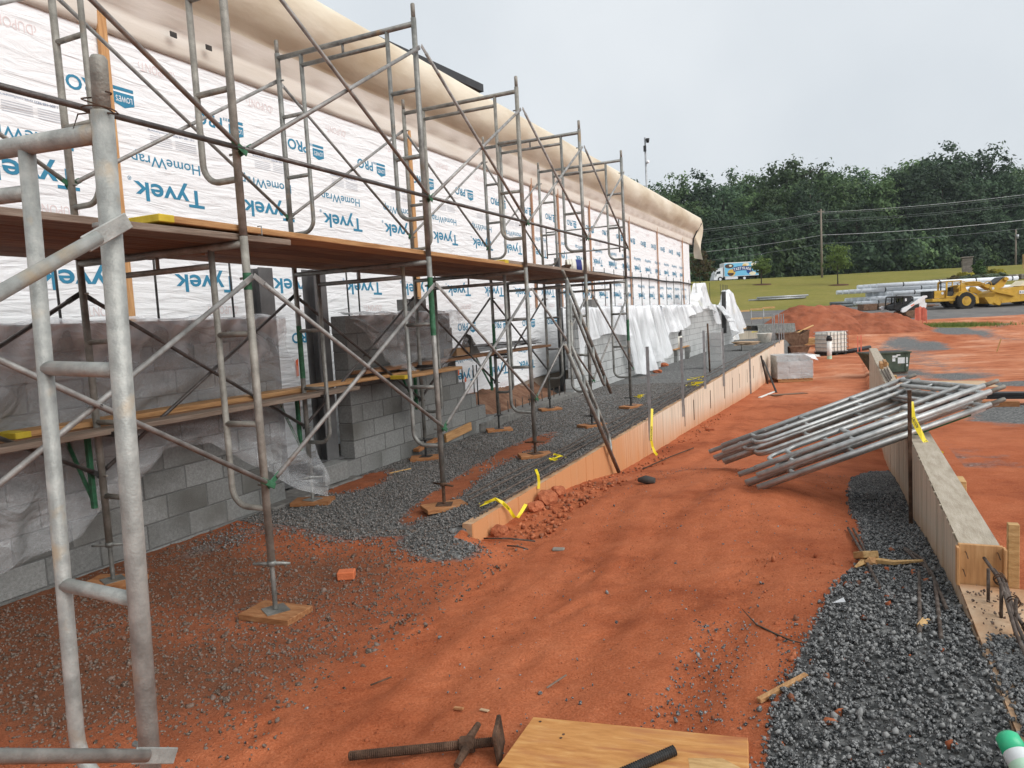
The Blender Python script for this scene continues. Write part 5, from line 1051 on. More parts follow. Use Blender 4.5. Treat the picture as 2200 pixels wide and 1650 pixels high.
# IBC tote
p = at(1785, 762, 36); ibc = thing('water_tote', 'white caged water tote on a pallet in the yard', 'tote', TR(p.x, p.y, gz(p.x, p.y)) @ RZ(th + .25))
ob('tank', MB().box((0, 0, .66), (1.14, .98, .98)).mesh('tank', 'offwhite', bevel=.06), ibc)
for z in (.2, .4, .6, .8, 1.0, 1.16): ob('cage_bar', MB().tube([(-.6, -.5, z), (.6, -.5, z), (.6, .5, z), (-.6, .5, z), (-.6, -.5, z)], .012, 6).mesh('cage', 'strut_galv'), ibc)
for i in range(7): ob('cage_post', MB().tube([(-.6 + .2 * i, -.512, .12), (-.6 + .2 * i, -.512, 1.17)], .011, 6).mesh('cagep', 'dark_steel'), ibc)
for i in range(4): ob('cage_post', MB().tube([(.612, -.4 + .27 * i, .12), (.612, -.4 + .27 * i, 1.17)], .011, 6).mesh('cagep', 'dark_steel'), ibc)
ob('pallet_deck', bmesh_box((1.2, 1.0, .05), 'dark_steel', .004), ibc, TR(0, 0, .14)); 
for x_ in (-.5, 0, .5): ob('pallet_foot', bmesh_box((.14, .9, .12), 'dark_steel', .004), ibc, TR(x_, 0, .06))
# cleanout pipe
p = at(1782, 772, 33.5); cp = thing('standpipe', 'white upright plastic pipe with a black cap in front of the tote', 'pipe', (p.x, p.y, gz(p.x, p.y) - .05))
ob('pipe', MB().tube([(0, 0, 0), (0, 0, .95)], .105, 16).mesh('pipe', 'pvc', True), cp); ob('cap', MB().tube([(0, 0, .90), (0, 0, 1.06), (0, 0, 1.07), (0, 0, 1.14)], .13, 16, rs=[.13, .125, .08, .08]).mesh('cap', 'black', True), cp); ob('green_end', MB().tube([(0, 0, .04), (0, 0, .2)], .107, 16, cap=False).mesh('green', 'pvc_green', True), cp)
# rusty mortar tubs
def tub(px, py, d, w, h, l, rz, tilt, mat, label, name='mortar_tub'):
    p = at(px, py, d); g = gz(p.x, p.y); V = []
    for z, k in ((0, .62), (h, 1.0)): V += [(sx * w / 2 * k, sy * l / 2 * (k * .6 + .4), z) for sx, sy in ((-1, -1), (1, -1), (1, 1), (-1, 1))]
    me = bpy.data.meshes.new(name); me.from_pydata(V, [], [(3, 2, 1, 0), (0, 1, 5, 4), (1, 2, 6, 5), (2, 3, 7, 6), (3, 0, 4, 7)]); me.materials.append(MATS[mat])
    r = thing(name, label, 'tub', TR(p.x, p.y, g + .03) @ RZ(rz) @ Matrix.Rotation(tilt, 4, 'Y')); o = ob('basin', me, r); m_ = o.modifiers.new('t', 'SOLIDIFY'); m_.thickness = .02
    ob('rim', MB().tube([V[4], V[5], V[6], V[7], V[4]], .025, 6).mesh('rim', mat), r); return r
tub(1712, 765, 35.5, 1.0, .55, .8, th, 0, 'rust_bin', 'upright rusty mortar tub beneath the tilted one'); tub(1693, 762, 36.5, .9, .5, .8, th + .1, 0, 'rust_bin', 'rusty mortar tub half hidden by the retaining wall end')
t_ = tub(1713, 762, 37.5, 1.35, .6, 1.0, th + .2, -.38, 'rust_bin', 'large tilted rusty mortar tub on top of the smaller tubs'); t_.location.z += .33
# lumber behind tote
p = at(1742, 752, 39)
for i in range(10): solo('lumber', bmesh_box((2.2, .16, .06), 'wood_raw', .003), 'pale board stacked behind the rusty tubs', 'lumber', TR(p.x + random.uniform(-.05, .05), p.y + .17 * (i % 2), gz(p.x, p.y) + .15 + .075 * (i // 2)) @ RZ(th + random.uniform(-.03, .03)), 'boards behind the tubs')
p = at(1740, 760, 35)
for i in range(6): solo('pvc_length', MB().tube([(-.35, .1 * i - .2, .03), (0, .1 * i - .2 + .05, .08 + .04 * (i % 3)), (.5, .08 * i, .05 + .05 * (i % 2))], .022, 6).mesh('pvc', 'pvc', True), 'white plastic pipe offcut beside the tote', 'pipe', TR(p.x, p.y, gz(p.x, p.y)) @ RZ(th), 'white pipe offcuts')
a = at(1684, 728, 37); b = at(1747, 699, 38); solo('long_pole', MB().tube([a, b], .04, 8).mesh('pole', 'wood_raw', True), 'long wooden pole leaning across the stacked frames', 'pole')
# stack of frames standing on edge
p0 = at(1634, 745, 39.2); p1 = at(1712, 743, 38.8); g_ = -.72
FE = MB(); hF, lF = 1.30, 1.9
for (a, b, r) in (((0, 0, .03), (0, lF, .03), .024), ((0, 0, hF), (0, lF, hF), .024), ((0, 0, 0.03), (0, 0, hF), .024), ((0, .1, .28), (0, lF, .28), .019), ((0, .1, hF - .27), (0, lF, hF - .27), .019), ((0, .6, 0.03), (0, .6, .28), .018), ((0, 1.1, .03), (0, 1.1, .28), .018), ((0, .6, hF - .27), (0, .6, hF), .018), ((0, 1.1, hF - .27), (0, 1.1, hF), .018)): FE.tube([a, b], r * 1.12, 6)
FEM = FE.mesh('stored_frame', 'galv', True)
for i in range(44):
    q = p0.lerp(p1, i / 43); solo('stored_frame', FEM, 'scaffold frame standing on edge in the long row beside the red soil heap', 'scaffold frame', TR(q.x, q.y, g_ + .02 * (i % 2)) @ RZ(th + .25) @ Matrix.Rotation(-.10, 4, 'Y'), 'row of stored frames')
solo('frame_sleeper', bmesh_box((2.6, .1, .14), 'plank_old', .003), 'timber sleeper under the row of stored frames', 'timber', TR((p0.x + p1.x) / 2, (p0.y + p1.y) / 2 + .1, g_ - .05) @ RZ(th))
# green hopper bin
p = at(1915, 795, 24.0); g_ = gz(p.x, p.y)
bn = thing('hopper_bin', 'green tipping hopper bin with torn white stickers behind the formed wall', 'bin', TR(p.x - .1, p.y + .4, g_) @ RZ(th - .05) @ Matrix.Scale(.76, 4))
V = [(-1.05, 0, .95), (-.55, 0, .12), (.62, 0, .12), (.72, 0, .95)]; me = MB(); me.prism([(a, c) for a, _, c in V], -.6, .6); ob('hopper', me.mesh('hopper', 'green_bin', bevel=.01), bn)
ob('rim', bmesh_box((1.84, 1.28, .06), 'green_bin', .008), bn, TR(-.165, 0, .965)); ob('fork_base', bmesh_box((1.1, 1.0, .10), 'plank_old', .008), bn, TR(.1, 0, .055)); ob('mouth_shade_plate', bmesh_box((1.66, 1.1, .02), 'black', 0), bn, TR(-.165, 0, .99))  # black plate on the solid hopper paints the shade of an open mouth
for (x_, z_, w_, h_) in ((.05, .80, .22, .09), (.0, .66, .13, .14), (.38, .62, .42, .26), (.55, .40, .12, .1), (.2, .86, .16, .06)): ob('sticker', bmesh_box((w_, .004, h_), 'can_label', 0), bn, TR(x_, -.603, z_))
for x_ in (-.1, .25, .5): ob('rib', bmesh_box((.04, .03, .7), 'green_bin', .004), bn, TR(x_, -.612, .5)) if x_ > .45 else None
# plywood sheets, steel bars on the right
for i, (px, py, d, a, L_) in enumerate(((2005, 829, 17.2, .12, 2.44), (1995, 818, 18.4, -.12, 2.44))):
    p = at(px, py, d); solo('plywood_sheet', bmesh_box((L_, 1.22, .019), 'plywood_far', .002), ('near muddy plywood sheet lying flat by the formed wall', 'far plywood sheet overlapping the near one')[i], 'plywood', TR(p.x, p.y, gz(p.x, p.y) + .03 + .022 * (1 - i)) @ RZ(a))
p = at(2140, 890, 12.2); g_ = gz(p.x, p.y)
for i in range(9): solo('steel_bar', bmesh_box((3.6, .05, .05), 'black_pipe', .004), 'black steel bar in the stack on timber beyond the formed wall', 'steel bar', TR(p.x + .9, p.y + .14 + .06 * (i % 5), g_ + .13 + .055 * (i // 5)) @ RZ(.03), 'stack of black steel bars')
solo('timber_sleeper', bmesh_box((.9, .14, .09), 'wood_pad', .004), 'timber sleeper in front of the black steel bars', 'timber', TR(p.x - .15, p.y - .12, g_ + .05) @ RZ(.03)); solo('timber_sleeper', bmesh_box((.09, 1.0, .09), 'wood_pad', .004), 'crosswise timber under the black steel bars', 'timber', TR(p.x + 1.2, p.y + .25, g_ + .06))
# form timbers on the formed wall
for i, (yy, x_) in enumerate(((13.8, .50), (14.2, .57))): solo('wall_timber', bmesh_box((.05, .55, .09), 'plank_new', .003), ('left short timber lying on the formed wall top', 'right short timber lying on the formed wall top')[i], 'timber', TR(x_, yy, FWT + .047))
for i in range(3): solo('wall_rebar', MB().tube([(.5 + .03 * i, 11.2 + .3 * i, FWT + .012), (.48 + .05 * i, 13.2 + .2 * i, FWT + .012)], .010, 6).mesh('wall_rebar', 'rebar'), 'thin bar lying along the formed wall top', 'rebar', None, 'bars on the formed wall')
for i, yy in enumerate((5.3, 9.4, 12.5, 15)): solo('form_tie', bmesh_box((.04, .16, .09), 'wood_raw', .003), 'offcut of form timber fixed to the far side of the formed wall', 'timber', TR(FWX1 + .022, yy, FWT - .06), 'form offcuts on the formed wall')
# culvert pipe, orange barrier
a = at(1818, 740, 36); b = at(1868, 738, 37); solo('culvert_pipe', MB().tube([(a.x, a.y, gz(a.x, a.y) + .1), (b.x, b.y, gz(b.x, b.y) + .1)], .11, 10).mesh('culvert', 'black_pipe', True), 'black flexible pipe lying behind the green bin', 'pipe')
p = at(1978, 708, 46); ob_ = thing('orange_barrier', 'drooping orange safety mesh on stakes beside the skid loader', 'barrier', (p.x, p.y, gz(p.x, p.y)))
for i in range(4): ob('stake', MB().tube([(-.35 + .23 * i, 0, 0), (-.25 + .19 * i, 0, 1.25 - .1 * abs(i - 1))], .03, 6).mesh('stk', 'orange_mesh'), ob_)
V = [(-.32 + .62 * s / 6, .05 * math.sin(s * 2), 1.25 - .12 * abs(s - 3) / 3 - t * .28 + .05 * math.sin(s * 3 + t)) for s in range(7) for t in range(4)]; F = [(s * 4 + t, s * 4 + t + 1, s * 4 + t + 5, s * 4 + t + 4) for s in range(6) for t in range(3)]
ob('mesh_fabric', np_mesh('fabric', V, F, 'orange_mesh'), ob_)
# weeds by the skid loader
def blades(name, cx, cy, rx, ry, n, h, mat, label):
    x = rng.normal(cx, rx, n); y = rng.normal(cy, ry, n); z = gz_a(x, y); a = rng.uniform(0, 6.28, n); hh = h * rng.uniform(.5, 1.2, n); w = .02; lx = rng.normal(0, .35, n) * hh; ly = rng.normal(0, .35, n) * hh
    V = np.stack([np.stack([x - w * np.cos(a), y - w * np.sin(a), z], -1), np.stack([x + w * np.cos(a), y + w * np.sin(a), z], -1), np.stack([x + lx, y + ly, z + hh], -1)], 1).reshape(-1, 3)
    return tag(ob(name, np_mesh(name, V, np.arange(3 * n).reshape(-1, 3), mat)), label, 'weeds', kind='stuff')
p = at(2050, 708, 45); blades('weeds', p.x, p.y, 1.3, .45, 2600, .22, 'grass_blade', 'patch of green weeds on the red ground by the skid loader')
p = at(1610, 690, 50); blades('weeds', p.x, p.y, 1.0, .6, 900, .2, 'grass_blade', 'weedy patch beside the grey gravel drive')
# ================================================================== MACHINES
def wheel(parent, x, y, z, r, w, rim='cat_yellow', lugs=True):
    M = TR(x, y, z) @ Matrix.Rotation(math.pi / 2, 4, 'X'); b = MB()
    b.tube([(0, 0, -w / 2), (0, 0, -w / 2 + .03), (0, 0, w / 2 - .03), (0, 0, w / 2)], r, 32, rs=[r * .86, r * .985, r * .985, r * .86])
    if lugs:
        for i in range(22):
            a = 2 * math.pi * i / 22; b.box((r * math.cos(a), r * math.sin(a), w * .22), (.05, .09, w * .45), a); b.box((r * math.cos(a + .14), r * math.sin(a + .14), -w * .22), (.05, .09, w * .45), a + .14)
    t = ob('wheel', b.mesh('tyre', 'tyre'), parent, M)
    ob('rim', MB().tube([(0, 0, -w / 2 - .012), (0, 0, -w / 2 + .05)], r * .55, 24, rs=[r * .5, r * .56]).mesh('rim', rim, True), t); ob('rim', MB().tube([(0, 0, w / 2 - .05), (0, 0, w / 2 + .012)], r * .55, 24, rs=[r * .56, r * .5]).mesh('rim', rim, True), t)
    ob('hub', MB().tube([(0, 0, -w / 2 - .05), (0, 0, w / 2 + .05)], r * .28, 20).mesh('hub', rim, True), t); return t
def parts(root, lst):
    """(name, material, builder) -> one mesh part each"""
    for nm, mt, b in lst: ob(nm, b.mesh(nm, mt, bevel=.012), root)
# scraper, local x to the right of the picture, y away from the camera
def pz(poly, y0, y1): return MB().prism(poly, y0, y1)
s0 = at(2057, 664, 56); sg = gz(s0.x, s0.y)
SC = thing('scraper', 'yellow self loading scraper with big front wheels on the grey yard road', 'scraper', TR(s0.x, s0.y, sg) @ RZ(th + .02))
U = 56 / FPX                                            # metres per photograph pixel there
def X(px): return (px / 10 + 1980 - 2060) * U
def Zs(py): return (664 - (560 + py / 10)) * U
def pl(*pts): return [(X(a), Zs(b)) for a, b in pts]
parts(SC, [
 ('engine_hood', 'cat_yellow', pz(pl((170, 655), (410, 650), (410, 810), (170, 815)), -.75, .75)), ('grille', 'black', pz(pl((110, 655), (175, 650), (175, 815), (110, 812)), -.7, .7)),
 ('bumper_frame', 'cat_yellow', pz(pl((105, 818), (600, 825), (600, 888), (110, 880)), -.85, .85)), ('cab_floor', 'cat_yellow', pz(pl((400, 770), (560, 790), (660, 720), (700, 700), (740, 690), (700, 760), (600, 825), (400, 812)), -.85, .2)),
 ('fender', 'cat_yellow', pz(pl((620, 770), (700, 710), (800, 692), (900, 720), (990, 780), (1055, 830), (1070, 960), (1000, 965), (985, 830), (900, 750), (800, 712), (700, 735), (640, 800)), -1.1, -.45)),
 ('seat_box', 'dark_steel', pz(pl((450, 680), (620, 690), (600, 780), (450, 770)), -.6, .1)), ('seat', 'black', pz(pl((565, 590), (625, 590), (630, 690), (575, 690)), -.5, -.05)),
 ('transmission', 'cat_yellow', pz(pl((740, 560), (880, 545), (900, 640), (940, 700), (740, 690)), -.5, .5)), ('gooseneck', 'cat_yellow', pz(pl((880, 560), (960, 500), (1080, 490), (1240, 505), (1300, 560), (1440, 570), (1500, 620), (1460, 690), (1300, 600), (1250, 600), (1040, 580), (900, 600)), -.3, .3)),
 ('draft_arm', 'cat_yellow', pz(pl((1255, 660), (1300, 600), (1400, 610), (1460, 680), (1810, 830), (1790, 860), (1700, 830), (1420, 760), (1300, 720)), -1.25, -1.1)), ('draft_arm', 'cat_yellow', pz(pl((1255, 660), (1300, 600), (1400, 610), (1460, 680), (1810, 830), (1790, 860), (1700, 830), (1420, 760), (1300, 720)), 1.1, 1.25)),
 ('bowl', 'cat_yellow', pz(pl((1180, 840), (1370, 850), (1430, 760), (1560, 720), (1830, 660), (2260, 650), (2260, 700), (2150, 760), (2070, 945), (1500, 960), (1420, 1025), (1310, 1020)), -1.08, 1.08)),
 ('cutting_edge', 'dark_steel', pz(pl((1265, 980), (1420, 1020), (1500, 1030), (1300, 1040)), -1.1, 1.1)), ('side_rail', 'cat_yellow', pz(pl((1370, 965), (1520, 955), (2070, 945), (2070, 965), (1540, 985), (1500, 1028), (1440, 1020)), -1.16, -1.08)),
 ('elevator', 'cat_yellow', pz(pl((1500, 620), (1700, 470), (1760, 440), (1820, 470), (1815, 520), (1740, 640), (1570, 700)), -.35, .35)), ('elevator_motor', 'cat_yellow', pz(pl((1720, 470), (1760, 435), (1815, 460), (1820, 500), (1770, 520), (1725, 500)), -.5, .5)),
 ('elevator_chain', 'dark_steel', pz(pl((1510, 560), (1690, 440), (1740, 430), (1560, 570), (1520, 600)), -.45, .45)), ('rear_spill', 'cream', pz(pl((2000, 640), (2060, 625), (2180, 530), (2230, 560), (2110, 645)), -.6, .6)),
 ('rear_frame', 'cat_yellow', pz(pl((2150, 640), (2700, 660), (2720, 760), (2250, 740)), -.6, .6)), ('exhaust', 'dark_steel', MB().tube([(X(385), -.3, Zs(650)), (X(388), -.3, Zs(455))], .05, 10)),
])
rp = MB()
for (a, b) in (((435, 470), (420, 800)), ((735, 470), (720, 690)), ((435, 470), (735, 468)), ((420, 480), (410, 800)), ((720, 690), (620, 800)), ((700, 570), (640, 640))):
    for yy in (-.8, .25): rp.tube([(X(a[0]), yy, Zs(a[1])), (X(b[0]), yy, Zs(b[1]))], .05, 8)
ob('roll_cage', rp.mesh('roll_cage', 'cat_yellow', True), SC); ob('cage_roof', MB().box(((X(430) + X(740)) / 2, -.28, Zs(468)), (X(740) - X(430), 1.2, .05)).mesh('roof', 'cat_yellow'), SC)
hz = MB()
for i, (pts) in enumerate((((900, 520), (1000, 500), (1200, 515), (1330, 560)), ((920, 545), (1050, 530), (1180, 545), (1310, 575)), ((1310, 590), (1330, 530), (1400, 505), (1460, 530), (1480, 600)), ((760, 520), (820, 470), (900, 490)))): hz.tube([(X(a), -.35, Zs(b)) for a, b in pts], .03, 6)
ob('hydraulic_hoses', hz.mesh('hoses', 'cat_yellow', True), SC)
wheel(SC, X(795), -.85, Zs(905) + .02, .70, .55); wheel(SC, X(795), .85, .70, .70, .55); wheel(SC, X(2290), -.75, Zs(830), .72, .55); wheel(SC, X(2290), .75, Zs(830), .72, .55)
ob('number_plate', MB().box(((X(1925) + X(2100)) / 2, -1.092, Zs(775)), (X(2100) - X(1925), .012, Zs(740) - Zs(808))).mesh('plate', 'white_paint'), SC)
ob('plate_lettering', text_mesh('B 618', X(2085) - X(1935), .12, 'black', .03), SC, basis((X(1935), -1.100, Zs(775) - .06), (1, 0, 0), (0, 0, 1), (0, -1, 0)))
for (cx, cz) in ((1330, 665), (340, 710)): ob('round_badge', MB().tube([(X(cx), -1.262 if cx > 1000 else -.762, Zs(cz)), (X(cx), -1.272 if cx > 1000 else -.772, Zs(cz))], .10, 16).mesh('badge', 'can_label'), SC)
for cx in (1545, 1735): ob('roller', MB().tube([(X(cx), -1.2, Zs(965)), (X(cx), -1.1, Zs(965))], .07, 12).mesh('roller', 'cat_yellow'), SC)
# skid loader, nose to the left, tilted nose up on the soil
k0 = at(1953, 703, 52); kg = gz(k0.x, k0.y); UK = 52 / FPX
SK = thing('skid_loader', 'white and black compact track loader parked behind the red soil heap', 'loader', TR(k0.x, k0.y, kg - .05) @ RZ(th))
def XK(px): return (px / 16.92 + 1880 - 1953) * UK
def ZK(py): return (705 - (640 + py / 16.92)) * UK
def pk_(*pts): return [(XK(a), ZK(b)) for a, b in pts]
parts(SK, [
 ('lift_arm', 'white_paint', pz(pk_((700, 860), (740, 750), (1000, 640), (1250, 500), (1500, 340), (1620, 340), (1640, 400), (1540, 440), (1400, 590), (1200, 640), (1000, 770), (860, 880), (760, 900)), -.95, -.8)), ('lift_arm', 'white_paint', pz(pk_((380, 700), (500, 640), (1000, 640), (1250, 500), (1500, 340), (1620, 340), (1640, 400), (1540, 440), (1400, 590), (1200, 640), (1000, 770), (480, 790)), .8, .95)),
 ('rear_body', 'white_paint', pz(pk_((1380, 590), (1440, 420), (1600, 360), (1600, 590), (1660, 610), (1640, 760), (1500, 860), (1400, 820)), -.78, .78)), ('chassis', 'rust_bin', pz(pk_((880, 860), (1180, 830), (1420, 830), (1500, 880), (1480, 1010), (1100, 1040), (930, 980)), -.75, .75)),
 ('engine_bay', 'dark_steel', pz(pk_((910, 840), (1180, 680), (1360, 640), (1400, 800), (1200, 820)), -.72, .72)), ('lower_cab', 'black', pz(pk_((540, 760), (560, 640), (840, 560), (1200, 500), (1000, 640), (740, 760), (700, 830)), -.6, .6)),
 ('cab_roof', 'dark_steel', pz(pk_((560, 330), (600, 290), (1150, 320), (1240, 370), (1200, 390), (600, 345)), -.62, .62)), ('cab_glass', 'glass_dark', pz(pk_((900, 380), (1190, 380), (1200, 500), (900, 540)), -.56, .56)), ('seat', 'white_paint', pz(pk_((935, 400), (1000, 400), (1005, 500), (935, 510)), -.575, -.5)),
])
cg = MB()
for (a, b) in (((570, 330), (520, 760)), ((780, 340), (760, 580)), ((880, 350), (850, 640)), ((1210, 380), (1210, 520)), ((570, 640), (840, 540))):
    for yy in (-.6, .6): cg.tube([(XK(a[0]), yy, ZK(a[1])), (XK(b[0]), yy, ZK(b[1]))], .045, 6)
ob('cab_cage', cg.mesh('cab_cage', 'black'), SK)
for yy in (-.86, .5):
    tk = pz(pk_((890, 900), (960, 850), (1400, 830), (1540, 900), (1540, 1080), (1480, 1120), (1100, 1120), (900, 1000)), yy, yy + .36); ob('track', tk.mesh('track', 'rust_bin', bevel=.02), SK)
ob('arm_sticker', MB().box((XK(1100), -.953, ZK(655)), (.28, .004, .09), 0, Matrix.Rotation(-.45, 4, 'Y')).mesh('arm_sticker', 'orange_mesh'), SK)

# box truck on the road
t0 = at(1577, 606, 118); tg = 5.93; UT = 118 / FPX
TK = thing('box_truck', 'white box truck with a blue snack cake picture on its side driving on the road', 'truck', TR(t0.x, t0.y, tg) @ RZ(th + .02))
def XQ(px): return (px / 10 + 1480 - 1577) * UT
def ZQ(py, px=970): return (606.5 - .0545 * (px - 970) / 10 - (520 + py / 10)) * UT + .0
BX0, BX1, BZ0, BZ1 = XQ(715), XQ(1452), ZQ(765, 1000), ZQ(465, 1080)
ob('cargo_box', MB().box(((BX0 + BX1) / 2, 0, (BZ0 + BZ1) / 2), (BX1 - BX0, 2.4, BZ1 - BZ0)).mesh('cargo_box', 'white_paint', bevel=.03), TK)
ob('side_picture', MB().box(((BX0 + BX1) / 2, -1.203, (BZ0 + BZ1) / 2 - .02), (BX1 - BX0 - .12, .008, BZ1 - BZ0 - .22)).mesh('picture', 'sky_blue'), TK)
ob('cab', pz([(XQ(700), ZQ(790, 600)), (XQ(700), ZQ(575, 700)), (XQ(640), ZQ(590, 640)), (XQ(560), ZQ(650, 560)), (XQ(525), ZQ(700, 530)), (XQ(505), ZQ(780, 500)), (XQ(492), ZQ(830, 500)), (XQ(495), ZQ(850, 500)), (XQ(600), ZQ(845, 600))], -1.02, 1.02).mesh('cab', 'white_paint', bevel=.03), TK)
ob('side_window', pz([(XQ(548), ZQ(725, 550)), (XQ(560), ZQ(668, 560)), (XQ(640), ZQ(655, 640)), (XQ(640), ZQ(710, 640))], -1.03, -1.015).mesh('side_window', 'glass_dark'), TK); ob('windscreen', pz([(XQ(526), ZQ(712, 530)), (XQ(556), ZQ(655, 556)), (XQ(562), ZQ(655, 560)), (XQ(534), ZQ(712, 534))], -.95, .95).mesh('windscreen', 'glass_dark'), TK)
ob('mirror', MB().box((XQ(540), -1.12, ZQ(740, 540)), (.1, .08, .4)).mesh('mirror', 'black'), TK); ob('chassis', MB().box((XQ(1000), 0, .62), (XQ(1450) - XQ(600), .9, .28)).mesh('chassis', 'black'), TK)
ob('skirt_box', MB().box((XQ(870), -1.0, ZQ(800, 870)), (XQ(1005) - XQ(735), .3, .42)).mesh('skirt', 'white_paint', bevel=.02), TK); ob('rear_bumper', MB().box((XQ(1440), 0, .55), (.15, 2.2, .2)).mesh('bumper', 'black'), TK)
for px in (632, 1150):
    for yy in (-.92, .92): wheel(TK, XQ(px), yy, .42, .42, .26, 'white_paint', False)
def disc(cx, cz, rx, rz_, mat, nm, a0=0, a1=2 * math.pi, off=0):
    pts = [(cx + rx * math.cos(a), cz + rz_ * math.sin(a)) for a in np.linspace(a0, a1, 22)]
    ob(nm, MB().add([(x_, -1.2125 - off, z_) for x_, z_ in pts], [tuple(range(len(pts)))]).mesh(nm, mat), TK)
disc(XQ(870), ZQ(690, 870), .62, .56, 'biscuit', 'picture_biscuit'); disc(XQ(850), ZQ(705, 850), .52, .40, 'chocolate', 'picture_filling', math.pi * .9, math.pi * 2.05, .003)
disc(XQ(825), ZQ(553, 825), .72, .36, 'chocolate', 'picture_cake'); disc(XQ(850), ZQ(545, 850), .25, .16, 'cream', 'picture_filling', off=.003); disc(XQ(1180), ZQ(515, 1180), .55, .26, 'cream', 'picture_cake'); disc(XQ(1150), ZQ(535, 1150), .35, .16, 'biscuit', 'picture_filling', off=.003)
disc(XQ(1350), ZQ(510, 1350), .5, .3, 'cream', 'picture_cake'); disc(XQ(1370), ZQ(570, 1370), .42, .26, 'navy', 'picture_wrapper'); disc(XQ(1255), ZQ(655, 1255), .5, .4, 'navy', 'picture_wrapper'); disc(XQ(1320), ZQ(700, 1320), .55, .3, 'cream', 'picture_cake', off=.003)
wd = 'TASTYKAKE'; cxx = XQ(1105); Rr = 5.2
for pas, (mt, k, of) in enumerate((('navy', 1.32, .006), ('white_paint', 1.0, .010))):
    for i, ch in enumerate(wd):
        a = (i - 4) * .0625 * 1.0; lw, lh = .30 * k, .46 * k
        cx_ = cxx + Rr * math.sin(a); cz_ = ZQ(592, 1105) + Rr * (math.cos(a) - 1); ca, sa = math.cos(a), math.sin(a)
        if pas == 0: me = MB().add([(-lw * .58, -lh * .58, 0), (lw * .58, -lh * .58, 0), (lw * .58, lh * .58, 0), (-lw * .58, lh * .58, 0)], [(0, 1, 2, 3)]).mesh('backing', 'navy'); o_ = (0, 0)
        else: me = text_mesh(ch, lw, lh, mt, .03); o_ = (-lw / 2, -lh / 2)
        ob('letter' if pas else 'letter_backing', me, TK, basis((cx_, -1.2125 - of, cz_), (ca, 0, -sa), (sa, 0, ca), (0, -1, 0)) @ TR(o_[0], o_[1], 0))

# ================================================================== YARD STACKS, LAWN
p = at(1905, 658, 63); g_ = gz(p.x, p.y)
cyl = MB().tube([(-6, 0, 0), (6, 0, 0)], .19, 12).mesh('wrapped_pipe', 'wrap_white', True); bandm = MB().tube([(-.05, 0, 0), (.05, 0, 0)], .195, 12, cap=False).mesh('strap', 'black')
row = 0
for lay in range(5):
    for j in range(6 - lay // 2):
        r = thing('wrapped_pipe', 'long white wrapped pipe in the strapped stack behind the scraper', 'pipe', TR(p.x + 3.5 + 1.2 * (lay % 3) - .5 * j, p.y + .42 * j + 1.5, gz(p.x + 3, p.y + 2) + .25 + .36 * lay) @ RZ(th - .02), 'stack of white wrapped pipes')
        ob('tube', cyl, r)
        for x_ in (-4.6, -1.5, 1.6, 4.7): ob('strap', bandm, r, TR(x_ + .2 * lay, 0, 0))
for i, (px, d, w_, m_) in enumerate(((1790, 63, 1.9, 'grey_pipe'),)):
    p = at(px + 18, 657, d)
    for j in range(6): solo('grey_pipe', MB().tube([(-1, 0, 0), (1, 0, 0)], .12, 10).mesh('gp', m_, True), 'grey plastic pipe in the short bundle beside the white stack', 'pipe', TR(p.x, p.y + .25 * (j % 3), gz(p.x, p.y) + .13 + .24 * (j // 3)) @ RZ(th), 'short grey pipe bundle')
p = at(1668, 641, 76)
for j in range(8): solo('lawn_pipe', MB().tube([(-2.4, 0, 0), (2.4, 0, 0)], .10, 8).mesh('lp', 'strut_galv', True), 'thin grey pipe in the bundle lying on the lawn', 'pipe', TR(p.x + random.uniform(-.6, .9), p.y + .2 * (j % 4), gz(p.x, p.y) + .12 + .2 * (j // 4)) @ RZ(th), 'pipe bundle on the lawn')
p = at(1890, 662, 58)
for i, (dx, w_) in enumerate(((-1.0, 1.1), (.35, 1.3))): q = p + ux * dx; solo('crate', bmesh_box((w_, 1.0, .5), 'plank_old' if i else 'rust_bin', .01), ('brown wooden crate beside the white pipe stack', 'grey wooden crate beside the white pipe stack')[1 - i * 1 if False else i], 'crate', TR(q.x, q.y, gz(q.x, q.y) + .25) @ RZ(th))
for i in range(9): q = p + ux * (2.4 + .45 * (i % 4)); solo('scrap_board', bmesh_box((1.8, .15, .05), 'wood_pad', .004), 'reddish scrap board in the heap before the white pipes', 'board', TR(q.x, q.y + .15 * (i % 3), gz(q.x, q.y) + .06 + .06 * (i // 3)) @ RZ(th + random.uniform(-.4, .4)), 'heap of scrap boards')
